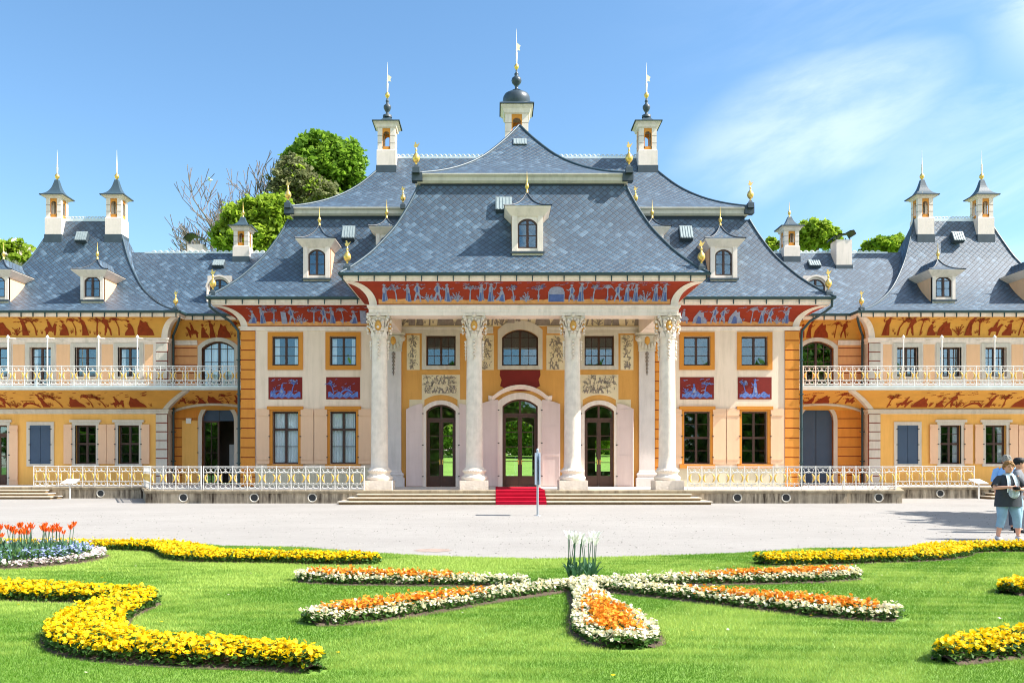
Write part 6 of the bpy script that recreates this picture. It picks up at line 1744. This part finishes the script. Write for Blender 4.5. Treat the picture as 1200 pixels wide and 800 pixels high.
# garden behind the palace, glimpsed through the glass doors
for k, (x, y, s0) in enumerate(((-8, 100, 1), (-1.5, 106, 1.2), (4.5, 101, 1), (11, 104, 1.2))):
    leafy_tree(['dark green garden tree seen through the left glass door', 'round garden tree far behind the hall', 'garden tree seen through the middle glass door', 'garden tree hidden behind the right doors'][k], x, y, 9, [(x, y, 7.5, 4.4*s0, 3, 3.4), (x+1.5, y-1, 5.4, 3.8, 2, 2.0), (x-2, y-1, 5.2, 3.6, 2, 2.0)], [('leaf_lime' if k % 2 else 'leaf_green', 9000)], .32, 'garden trees behind the hall', 20+k, 2.2, .25)
P = np.c_[rng.uniform(-45, 45, 26000), rng.normal(112, .7, 26000), 2.4 + 4.2*rng.uniform(0, 1, 26000)**.8]; P[:, 2] += .5*np.sin(P[:, 0]*.7)*(P[:, 2] > 5)
V, Fc = scatter(LQ, LQF, P, rots(len(P), 1.2), .4*rng.uniform(.6, 1.4, len(P))); o = bpy.data.objects.new('garden_hedge', np_mesh('garden_hedge', V, Fc, [M['leaf_green']], rng.uniform(0, 1, len(P)))); link(o, None, (0, 0, 0)); tag(o, 'dense hedge at the end of the garden behind the hall', 'hedge', None, 'stuff')
P = np.concatenate([crown_points([(-190 + 9*k + random.uniform(-3, 3), 158 + random.uniform(-8, 8), 6, 6.5, 4, 6.5), (-188 + 9*k, 160, 11, 4, 3, 3)], 700) for k in range(43)])
V, Fc = scatter(LQ, LQF, P, rots(len(P), 1.2), 1.1*rng.uniform(.6, 1.4, len(P))); o = bpy.data.objects.new('woodland', np_mesh('woodland', V, Fc, [M['leaf_green']], rng.uniform(0, 1, len(P)))); link(o, None, (0, 0, 0)); tag(o, 'belt of woodland far behind the palace', 'trees', None, 'stuff')
# the tree outside the frame on the right whose shade lies on the gravel
leafy_tree('broad tree outside the frame casting shade on the gravel at the right', 23.0, 22.3, 12, [(21.2, 22.5, 6.6, 2.6, 4.2, 2.2), (23.6, 20.5, 8.2, 3.2, 3.0, 2.4), (23.5, 25.0, 8.0, 3.2, 3.0, 2.4), (24.5, 22.5, 10.0, 3, 3, 2)], [('leaf_green', 7000)], .4, None, 8, 0, .3)
# belt of park trees behind the viewer (mirrored in the windows)
V, Fc = [], []; P = []
for k in range(34):
    x = -66 + 4*k + random.uniform(-1.5, 1.5); y = -34 + random.uniform(-5, 5); hh = random.uniform(8, 13)
    P.append(crown_points([(x, y, hh*.55, 3.6, 3.2, hh*.5), (x+1.5, y, hh*.8, 2.4, 2.2, hh*.2), (x+2, y+2, 1.6, 2.6, 1.5, 1.8)], 5200))
P = np.concatenate(P); V, Fc = scatter(LQ, LQF, P, rots(len(P), 1.2), .6*rng.uniform(.6, 1.4, len(P)))
o = bpy.data.objects.new('park_trees', np_mesh('park_trees', V, Fc, [M['leaf_green']], rng.uniform(0, 1, len(Fc)))); link(o, None, (0, 0, 0)); tag(o, 'belt of park trees behind the viewer, mirrored in the windows', 'trees', None, 'stuff')
# ================================================================== people
M['skin'] = paint('skin', srgb(214, 158, 130), .55, .05, 8, .05, 40, .4)
M['tunic'] = paint('charcoal_tunic', srgb(58, 62, 68), .9, .14, 9, .3, 40)
M['jeans'] = paint('pale_blue_trousers', srgb(134, 166, 186), .9, .10, 9, .3, 40)
M['shoe'] = paint('pale_trainers', srgb(206, 204, 206), .7, .08, 12, .1)
M['blond'] = paint('short_blond_hair', srgb(150, 108, 64), .6, .2, 30, .5, 60)
M['white_hair'] = paint('white_hair', srgb(150, 146, 138), .6, .1, 30, .5, 60)
M['black_hair'] = paint('black_hair', srgb(30, 28, 30), .5, .2, 30, .5, 60)
M['shirt'] = paint('light_blue_shirt', srgb(138, 186, 240), .9, .06, 8, .25, 40)
M['jacket'] = paint('grey_jacket', srgb(120, 122, 128), .9, .08, 8, .25, 40)
M['dark_cloth'] = paint('dark_trousers', srgb(70, 78, 92), .9, .08, 8, .25, 40)
M['scarf'] = paint('pale_patterned_scarf', srgb(176, 190, 200), .9, .3, 22, .3, 40)
M['camera_black'] = paint('camera_black', srgb(24, 24, 26), .4, .1, 20, .05)
M['lips'] = paint('lips', srgb(178, 96, 86), .5, .05)
M['eye'] = paint('eyes', srgb(46, 36, 32), .3, .05)

def skin_body(verts, edges, radii, root_i=0, sub=2):
    """one continuous figure grown over a skeleton"""
    me = bpy.data.meshes.new('skeleton'); me.from_pydata([tuple(v) for v in verts], edges, []); o = bpy.data.objects.new('skeleton', me); COL.objects.link(o)
    sm = o.modifiers.new('skin', 'SKIN'); sm.use_smooth_shade = True; sm.branch_smoothing = .6
    for i, r in enumerate(radii):
        sv = me.skin_vertices[0].data[i]; rx, ry = (r, r) if not isinstance(r, tuple) else r; sv.radius = (rx, ry); sv.use_root = (i == root_i)
    sb = o.modifiers.new('sub', 'SUBSURF'); sb.levels = sub; sb.render_levels = sub
    dg = bpy.context.evaluated_depsgraph_get(); ev = o.evaluated_get(dg); res = bpy.data.meshes.new_from_object(ev)
    bpy.data.objects.remove(o); bpy.data.meshes.remove(me)
    return res

def mesh_to_mb(mb, me, m=0):
    b = len(mb.v); mb.v.extend(tuple(v.co) for v in me.vertices)
    for p in me.polygons: mb.f.append(tuple(b+i for i in p.vertices)); mb.m.append(m); mb.uv.append(None); mb.sm.append(True)

def head_shape(mb, c, h, turn=0.0, tilt=0.0, m=0):
    """skull, jaw, nose, ears; faces -y before turning"""
    st_ = len(mb.v); r = h/2
    rows = []
    for i in range(15):
        t = i/14; z = -1 + 2*t; row = []
        w = .74*math.sqrt(max(0, 1-z*z))**.85 if z > -.35 else (.42 + .30*((z+1)/.65)**.7) * (1 if z > -.98 else .55)
        dpt = .92*math.sqrt(max(0, 1-z*z))**.8 if z > -.2 else .62 + .30*((z+1)/.8)
        for k in range(22):
            a = 2*PI*k/22; x, y = math.sin(a)*w, -math.cos(a)*dpt
            if z < -.2: y = y*.95 - .12*(-.2-z) if y < 0 else y*(1+ (z+.2)*.75)
            row.append((x*r, y*r, z*r))
        rows.append(row)
    mb.grid(rows, m, True, True)
    mb.tube([(0, -.86*r, .12*r), (0, -1.0*r, -.12*r), (0, -1.02*r, -.2*r), (0, -.85*r, -.26*r)], [.06*r, .10*r, .12*r, .08*r], 6, m)
    for s_ in (-1, 1):
        mb.ball((s_*.74*r, .05*r, -.05*r), .2*r, m, 8, 5, 1.2, .4, .7)
        mb.ball((s_*.30*r, -.80*r, .08*r), .095*r, 2, 7, 5, .8)
        mb.box(s_*.30*r-.13*r, s_*.30*r+.13*r, -.93*r, -.80*r, .25*r, .30*r, 3)
    mb.ball((0, -.84*r, -.46*r), .17*r, 1, 8, 4, .35, 1.4, .5)
    Mx = Matrix.Translation(c) @ Matrix.Rotation(turn, 4, 'Z') @ Matrix.Rotation(tilt, 4, 'X')
    for i in range(st_, len(mb.v)): mb.v[i] = tuple(Mx @ Vector(mb.v[i]))
def hair_cap(mb, c, h, turn=0.0, low=-.1, front=.38, puff=1.12, m=0):
    r = h/2; rows = []
    for i in range(9):
        row = []
        for k in range(22):
            a = 2*PI*k/22; fr = (1+math.cos(a))/2
            z0 = low + (front-low)*fr**1.5; z = z0 + (1.03-z0)*i/8; q = math.sqrt(max(0, 1-min(1, abs(z)/1.05)**2))
            n = 1 + .03*math.sin(k*5.1+i*2.3)
            row.append((math.sin(a)*.76*max(q, .03)*r*puff*n, -math.cos(a)*.93*max(q, .03)*r*(puff if math.cos(a) < 0 else 1.03)*n, z*r*puff))
        rows.append(row)
    mb.grid(rows, m, True, True)
    Mx = Matrix.Translation(c) @ Matrix.Rotation(turn, 4, 'Z'); b = len(mb.v) - 9*22
    for i in range(b, len(mb.v)): mb.v[i] = tuple(Mx @ Vector(mb.v[i]))
def hair_tufts(mb, c, h, turn, low, front, n, size, seed, puff=1.1):
    rnd = random.Random(seed); r = h/2; Mx = Matrix.Translation(c) @ Matrix.Rotation(turn, 4, 'Z')
    for _ in range(n):
        a = rnd.uniform(0, 2*PI); fr = (1+math.cos(a))/2; z0 = low + (front-low)*fr**2.2; z = z0 + (1.0-z0)*rnd.random()**.8; q = math.sqrt(max(0, 1-min(1, abs(z)/1.05)**2))
        p = Mx @ Vector((math.sin(a)*.78*q*r*puff, -math.cos(a)*.93*q*r*puff, z*r*puff)); mb.ball(tuple(p), size*rnd.uniform(.7, 1.3), 0, 6, 4, rnd.uniform(.7, 1.3), rnd.uniform(.7, 1.3), rnd.uniform(.7, 1.3))
def loft(mb, rings, m=0, seg=24, wob=0.0, seed=0):
    """stacked elliptical rings (cx, cy, z, rx, ry) with soft folds"""
    rnd = random.Random(seed); ph = [rnd.uniform(0, 6) for _ in range(3)]; rows = []
    for i, (cx, cy, z, rx, ry) in enumerate(rings):
        f = wob*(1-i/len(rings))
        rows.append([(cx + rx*(1+f*math.sin(5*a+ph[0])+f*.6*math.sin(9*a+ph[1]))*math.sin(a), cy - ry*(1+f*math.sin(5*a+ph[0])+f*.6*math.sin(9*a+ph[1]))*math.cos(a), z) for a in (2*PI*k/seg for k in range(seg))])
    mb.grid(rows, m, True, True)
def hand(mb, wrist, direction, palm_n, s, curl, side, m=0):
    """palm, four unequal bent fingers and a thumb leaving the side of the palm"""
    d = Vector(direction).normalized(); n = Vector(palm_n); n = (n - d*n.dot(d)).normalized(); x = d.cross(n)*side
    w = Vector(wrist); L = .17*s
    mb.tube([w, w+d*L*.25, w+d*L*.5], [.024*s, .036*s, .034*s], 8, m, caps=True)
    for k, (off, fl) in enumerate(((-.030, .40), (-.010, .46), (.010, .43), (.028, .34))):
        p = w + d*L*.46 + x*off*s; pts = [p]; a = curl*.5
        for seg in (.45, .32, .23):
            a += curl*.45; pts.append(pts[-1] + (d*math.cos(a) + n*math.sin(a))*fl*L*seg*1.3)
        mb.tube(pts, [.0095*s, .009*s, .008*s, .006*s], 6, m, caps=True)
    p = w + d*L*.18 - x*.03*s; mb.tube([p, p + (-x*.6+d*.7+n*.2)*L*.22, p + (-x*.5+d+n*.6)*L*.36], [.013*s, .011*s, .008*s], 6, m, caps=True)

def shift(mb, dx, dy, dz, rz=0.0):
    Mx = Matrix.Translation((dx, dy, dz)) @ Matrix.Rotation(rz, 4, 'Z'); mb.v = [tuple(Mx @ Vector(v)) for v in mb.v]
def person_part(name, mb, mats, root, x, y, rz): shift(mb, x, y, 0, rz); return obj(name, mb, mats, root)

# the woman: faces us, weight on both legs apart, forearms raised across the chest with a camera
x, y = PX(1181, 18.4), 18.4; rz = -.08
wm = thing('person', 'woman in a charcoal tunic, pale scarf and cropped pale blue trousers holding a camera', 'person', (x, y, 0))
J = [(0, .0, .90), (0, -.01, 1.08), (0, .0, 1.24), (0, .0, 1.37), (0, -.015, 1.45),
     (-.10, 0, .84), (-.15, -.06, .48), (-.20, .0, .09), (-.215, -.11, .035),
     (.10, 0, .84), (.15, -.08, .48), (.21, .0, .09), (.235, -.11, .035),
     (-.18, .0, 1.31), (-.31, -.07, 1.09), (-.10, -.29, 1.115),
     (.18, .0, 1.31), (.31, -.07, 1.07), (.11, -.29, 1.07)]
E = [(0, 1), (1, 2), (2, 3), (3, 4), (0, 5), (5, 6), (6, 7), (7, 8), (0, 9), (9, 10), (10, 11), (11, 12), (2, 13), (13, 14), (14, 15), (2, 16), (16, 17), (17, 18)]
rad = [.17, .165, .16, .062, .058, .115, .072, .042, .036, .115, .072, .042, .036, .062, .047, .027, .062, .047, .027]
mb = MB(); mesh_to_mb(mb, skin_body(J, E, rad)); head_shape(mb, (0, -.04, 1.525), .225, -.05, .03)
hand(mb, (-.11, -.285, 1.113), (.9, -.25, -.1), (0, .5, -1), 1, .75, 1); hand(mb, (.12, -.285, 1.07), (-.9, -.25, .05), (0, .5, 1), 1, .75, 1)
person_part('body', mb, [M['skin'], M['lips'], M['eye'], M['blond']], wm, x, y, rz)
mb = MB(); loft(mb, [(0, .0, .70, .27, .21), (0, .0, .78, .265, .205), (0, 0, .9, .25, .205), (0, -.01, 1.02, .235, .20), (0, -.012, 1.12, .225, .195), (0, -.01, 1.22, .218, .185), (0, 0, 1.28, .20, .155), (0, 0, 1.325, .165, .125), (0, 0, 1.36, .118, .10), (0, -.002, 1.385, .08, .076)], 0, 28, .035, 3)
for s_ in (-1, 1): mb.tube([(s_*.10, 0, 1.30), (s_*.165, -.0, 1.28), (s_*.215, -.015, 1.225), (s_*.255, -.04, 1.165), (s_*.285, -.06, 1.115)], [.06, .082, .084, .08, .082], 14)
person_part('tunic', mb, [M['tunic']], wm, x, y, rz)
mb = MB()
for s_ in (-1, 1): mb.tube([(s_*.085, 0, .90), (s_*.105, 0, .80), (s_*.128, -.03, .64), (s_*.15, -.065, .48), (s_*.165, -.045, .36), (s_*.178, -.025, .27)], [.125, .128, .112, .092, .083, .08], 14)
person_part('trousers', mb, [M['jeans']], wm, x, y, rz)
for s_ in (-1, 1):
    mb = MB(); sx = s_*.21
    rows = []
    for i, (yy, w, h) in enumerate(((.055, .025, .05), (.04, .042, .085), (-.02, .045, .095), (-.09, .05, .07), (-.16, .05, .05), (-.2, .03, .03))):
        rows.append([(sx + s_*.02*(-yy)*3 + w*math.sin(a), yy, max(0.004, h*.5 + h*.5*math.cos(a))) for a in (2*PI*k/12 for k in range(12))])
    mb.grid(rows, 0, True); mb.face(rows[0]); mb.face(rows[-1]); person_part('shoe', mb, [M['shoe']], wm, x, y, rz)
mb = MB(); hair_cap(mb, (0, -.035, 1.525), .225, -.05, -.35, .55, 1.08); hair_tufts(mb, (0, -.035, 1.525), .225, -.05, -.4, .55, 170, .017, 3, 1.12); person_part('hair', mb, [M['blond']], wm, x, y, rz)
mb = MB(); loft(mb, [(0, -.01, 1.33, .13, .105), (0, -.015, 1.36, .11, .1), (0, -.01, 1.40, .085, .085)], 0, 20, .08, 5)
for s_ in (-1, 1): mb.grid([[(s_*(.06 + .03*t) + d*.035, -.11 - .11*math.sin(min(1, t*1.5)*PI*.5) - .008*abs(d), 1.36 - .36*t) for d in (-1, -.3, .3, 1)] for t in (i/7 for i in range(8))])
mb.ball((.02, -.225, .985), .12, 0, 12, 7, .9, .95, .45)
person_part('scarf', mb, [M['scarf']], wm, x, y, rz)
cam_ = thing('hand_camera', 'small black camera held in the hands of the woman', 'camera', (x, y-.3, 1.1))
mb = MB(); mb.box(-.06, .06, -.375, -.325, 1.055, 1.125); mb.lathe([(.03, 0), (.03, .045), (.024, .05), (0, .05)], (0, 0, 0), 12)
for i in range(len(mb.v)-48, len(mb.v)): a, b, c = mb.v[i]; mb.v[i] = (a, -.375-c, 1.09+b)
shift(mb, x, y, 0, rz); obj('camera_body', mb, [M['camera_black']], cam_)

def standing(label, x, y, rz, h, top_m, leg_m, hair_m, turn, jacket=False, cap=False):
    k = h/1.75; g = thing('person', label, 'person', (x, y, 0)); q = lambda a, b, c: (a*k, b*k, c*k)
    J = [q(0, 0, .95), q(0, 0, 1.15), q(0, 0, 1.33), q(0, 0, 1.47), q(0, -.01, 1.56), q(-.09, 0, .88), q(-.11, -.02, .5), q(-.12, .02, .09), q(-.13, -.1, .035), q(.09, 0, .88), q(.11, -.04, .5), q(.12, 0, .09), q(.13, -.12, .035), q(-.2, 0, 1.40), q(-.25, .02, 1.12), q(-.2, -.14, .98), q(.2, 0, 1.40), q(.26, .03, 1.12), q(.22, -.1, .92)]
    rad = [.14, .135, .15, .06, .056, .095, .062, .042, .036, .095, .062, .042, .036, .06, .046, .03, .06, .046, .03]
    mb = MB(); mesh_to_mb(mb, skin_body(J, E, [r_*k for r_ in rad])); head_shape(mb, q(0, -.03, 1.635), .23*k, turn)
    hand(mb, q(-.2, -.14, .98), (.3, -.5, -.8), (1, 0, 0), k, .4, 1); hand(mb, q(.22, -.1, .92), (-.1, -.3, -.9), (-1, 0, 0), k, .35, -1)
    person_part('body', mb, [M['skin'], M['lips'], M['eye'], M[hair_m]], g, x, y, rz)
    mb = MB(); loft(mb, [(0, 0, .82*k, .19*k, .145*k), (0, 0, .95*k, .185*k, .145*k), (0, 0, 1.1*k, .182*k, .14*k), (0, 0, 1.28*k, .2*k, .145*k), (0, 0, 1.39*k, .19*k, .12*k), (0, 0, 1.45*k, .13*k, .09*k), (0, 0, 1.49*k, .075*k, .07*k)], 0, 24, .03, 8)
    for s_ in (-1, 1): mb.tube([q(s_*.14, 0, 1.41), q(s_*.205, 0, 1.385), q(s_*.24, .01, 1.24), q(s_*.255, .02, 1.13)] + ([q(s_*.235, -.06, 1.03), q(s_*.215, -.11, .97)] if jacket else []), [x_*k for x_ in ([.07, .078, .07, .07] + ([.055, .045] if jacket else []))], 12)
    person_part('jacket' if jacket else 'shirt', mb, [M[top_m]], g, x, y, rz)
    mb = MB()
    for s_ in (-1, 1): mb.tube([q(s_*.075, 0, .96), q(s_*.095, 0, .84), q(s_*.11, -.03, .5), q(s_*.12, 0, .12)], [.11*k, .105*k, .08*k, .072*k], 14)
    person_part('trousers', mb, [M[leg_m]], g, x, y, rz)
    for s_ in (-1, 1):
        mb = MB(); rows = [[(s_*.125*k + w*math.sin(a), yy, max(.004, hh*.5+hh*.5*math.cos(a))) for a in (2*PI*j/12 for j in range(12))] for yy, w, hh in ((.07, .03, .06), (.05, .045, .09), (-.04, .048, .09), (-.14, .05, .06), (-.2, .03, .03))]
        mb.grid(rows, 0, True); mb.face(rows[0]); mb.face(rows[-1]); person_part('shoe', mb, [M['camera_black']], g, x, y, rz)
    mb = MB(); hair_cap(mb, q(0, -.025, 1.635), .23*k, turn, -.3, .6, 1.05); hair_tufts(mb, q(0, -.025, 1.635), .23*k, turn, -.35, .6, 150, .014, 5, 1.07); person_part('hair', mb, [M[hair_m]], g, x, y, rz)
    if cap:
        mb = MB(); c = q(0, -.03, 1.635); loft(mb, [(c[0], c[1], c[2]+.03, .105, .12), (c[0], c[1], c[2]+.08, .108, .122), (c[0], c[1], c[2]+.125, .08, .095), (c[0], c[1], c[2]+.14, .01, .01)], 0, 20); person_part('cap', mb, [M['black_hair']], g, x, y, rz)
    return g
standing('white haired man in a light blue shirt standing behind the woman', PX(1179.5, 21), 21, 2.6, 1.80, 'shirt', 'dark_cloth', 'white_hair', .3)
standing('dark haired man in a grey jacket turned away at the right edge', PX(1192.5, 20.3), 20.3, 1.0, 1.72, 'jacket', 'jeans', 'black_hair', .4, True, True)

# a gull far off in the sky
bx, by, bz = PX(246, 110), 110, PZ(211, 110)
mb = MB(); mb.ball((bx, by, bz), .14, 0, 8, 6, .8, 2.4, 1)
for s_ in (-1, 1): mb.slab([(bx-.1, by+s_*.05, bz+.03), (bx+.12, by+s_*.05, bz+.03), (bx+.08, by+s_*.42, bz+.18), (bx-.02, by+s_*.75, bz+.08), (bx-.14, by+s_*.4, bz+.18)], (0, 0, .02))
M['feather'] = paint('white_feathers', (.8, .8, .8), .8, .05)
tag(obj('bird', mb, [M['feather']], None, (bx, by, bz)), 'tiny white gull gliding in the blue sky at the left', 'bird')
SKY_SAT, SKY_STR, SUN_STR, EXPO = 1.12, .092, 4.15, 1.45
CLOUD = (7.0, 7.2, 7.7)
BACK_FILL = .55
# ================================================================== sky, sun, camera
EL, AZ = 46.0, 9.0                                    # sun height; how far in front of the facade line it stands (from the right)
sd = Vector((math.cos(R(EL))*math.cos(R(AZ)), -math.cos(R(EL))*math.sin(R(AZ)), math.sin(R(EL))))
W = bpy.data.worlds.new('World'); S.world = W; W.use_nodes = True; nt = W.node_tree; bg = nt.nodes['Background']
sk = nt.nodes.new('ShaderNodeTexSky'); sk.sky_type = 'NISHITA'; sk.sun_disc = False; sk.sun_elevation = R(EL); sk.sun_rotation = math.atan2(sd.x, sd.y)
sk.altitude = 100; sk.air_density = 1.0; sk.dust_density = .35; sk.ozone_density = 2.2
# wisps of high cloud, laid out by the direction one looks in
tc_ = nt.nodes.new('ShaderNodeTexCoord'); sp = nt.nodes.new('ShaderNodeSeparateXYZ'); nt.links.new(tc_.outputs['Generated'], sp.inputs[0])
def mth(op, a, b=None, clamp=False):
    n = nt.nodes.new('ShaderNodeMath'); n.operation = op; n.use_clamp = clamp
    for k, v in enumerate((a, b)):
        if v is None: continue
        if isinstance(v, (int, float)): n.inputs[k].default_value = v
        else: nt.links.new(v, n.inputs[k])
    return n.outputs[0]
dy = mth('MAXIMUM', sp.outputs[1], .05); u = mth('DIVIDE', sp.outputs[0], dy); v = mth('DIVIDE', sp.outputs[2], dy)
# axes turned along the streak
ca, sa = math.cos(R(21)), math.sin(R(21))
du, dv = mth('SUBTRACT', u, .375), mth('SUBTRACT', v, .395)
a = mth('ADD', mth('MULTIPLY', du, ca), mth('MULTIPLY', dv, sa)); b = mth('SUBTRACT', mth('MULTIPLY', dv, ca), mth('MULTIPLY', du, sa))
cb = nt.nodes.new('ShaderNodeCombineXYZ'); nt.links.new(mth('MULTIPLY', a, 2.4), cb.inputs[0]); nt.links.new(mth('MULTIPLY', b, 7.0), cb.inputs[1])
def nz(vec, scale, detail, rough, dist=0.0):
    n = nt.nodes.new('ShaderNodeTexNoise'); n.inputs['Scale'].default_value = scale; n.inputs['Detail'].default_value = detail; n.inputs['Roughness'].default_value = rough; n.inputs['Distortion'].default_value = dist
    nt.links.new(vec, n.inputs['Vector']); return n.outputs['Fac']
wob = mth('MULTIPLY', mth('SUBTRACT', nz(cb.outputs[0], 1.3, 4, .55), .5), .55)
ea = mth('DIVIDE', mth('ADD', a, mth('MULTIPLY', wob, .25)), .205); eb = mth('DIVIDE', mth('ADD', b, mth('MULTIPLY', wob, .16)), .088)
core = mth('SUBTRACT', 1.0, mth('ADD', mth('MULTIPLY', ea, ea), mth('MULTIPLY', eb, eb)), True)
fib = nz(cb.outputs[0], 2.6, 9, .6, .2)
def rmp(src, lo, hi, x0=0.0, x1=1.0):
    n = nt.nodes.new('ShaderNodeMapRange'); n.interpolation_type = 'SMOOTHSTEP'
    for k, q in enumerate((lo, hi, x0, x1)): n.inputs[k+1].default_value = q
    nt.links.new(src, n.inputs[0]); return n.outputs[0]
cl1 = mth('MULTIPLY', rmp(core, 0, 1.0), rmp(fib, .3, .68, .35, 1.0))
veil = mth('MULTIPLY', mth('MULTIPLY', rmp(u, .05, .75), rmp(nz(cb.outputs[0], 1.1, 7, .6, .5), .38, .72)), .22)
top = mth('MULTIPLY', mth('MULTIPLY', rmp(u, .52, .68), rmp(v, .40, .56)), rmp(fib, .3, .6, .3, 1))
back = mth('MULTIPLY', mth('MULTIPLY', rmp(sp.outputs[1], -.1, -.45), rmp(sp.outputs[2], .36, .55)), rmp(nz(tc_.outputs['Generated'], 2.6, 7, .6, .4), .35, .6))   # broken cloud added unseen behind the viewer as fill light for the facade
cl = mth('MAXIMUM', mth('MULTIPLY', back, BACK_FILL), mth('MAXIMUM', mth('MAXIMUM', mth('MULTIPLY', cl1, .31), veil), mth('MULTIPLY', top, .7)))
mx = nt.nodes.new('ShaderNodeMix'); mx.data_type = 'RGBA'; nt.links.new(cl, mx.inputs[0])
hs = nt.nodes.new('ShaderNodeHueSaturation'); hs.inputs['Saturation'].default_value = SKY_SAT; hs.inputs['Value'].default_value = 1.0; hs.inputs['Hue'].default_value = .494; nt.links.new(sk.outputs[0], hs.inputs['Color'])
nt.links.new(hs.outputs[0], mx.inputs[6]); mx.inputs[7].default_value = (*CLOUD, 1)
nt.links.new(mx.outputs[2], bg.inputs[0]); bg.inputs[1].default_value = SKY_STR
sun = bpy.data.lights.new('sun', 'SUN'); sun.energy = SUN_STR; sun.angle = R(.53); sun.color = (1, .955, .89)
so = bpy.data.objects.new('sun', sun); COL.objects.link(so); so.location = sd*60; so.rotation_euler = sd.to_track_quat('Z', 'Y').to_euler()
cam = bpy.data.cameras.new('camera'); co = bpy.data.objects.new('camera', cam); COL.objects.link(co); co.location = (CAMX, 0, EYE); co.rotation_euler = (PI/2, 0, 0)
cam.sensor_width = 36; cam.lens = FOC/1200*36; cam.shift_x = 20/1200; cam.shift_y = 143/1200; cam.clip_end = 3000; cam.clip_start = .1
S.camera = co
S.view_settings.view_transform = 'Standard'; S.view_settings.look = 'None'; S.view_settings.gamma = 1; S.view_settings.use_curve_mapping = False; S.view_settings.exposure = EXPO
S.render.engine = 'CYCLES'; S.cycles.use_denoising = True; S.cycles.max_bounces = 8; S.cycles.transparent_max_bounces = 12; S.cycles.sample_clamp_indirect = 6
S.render.film_transparent = False; S.cycles.pixel_filter_type = 'BLACKMAN_HARRIS'; S.cycles.filter_width = 1.1
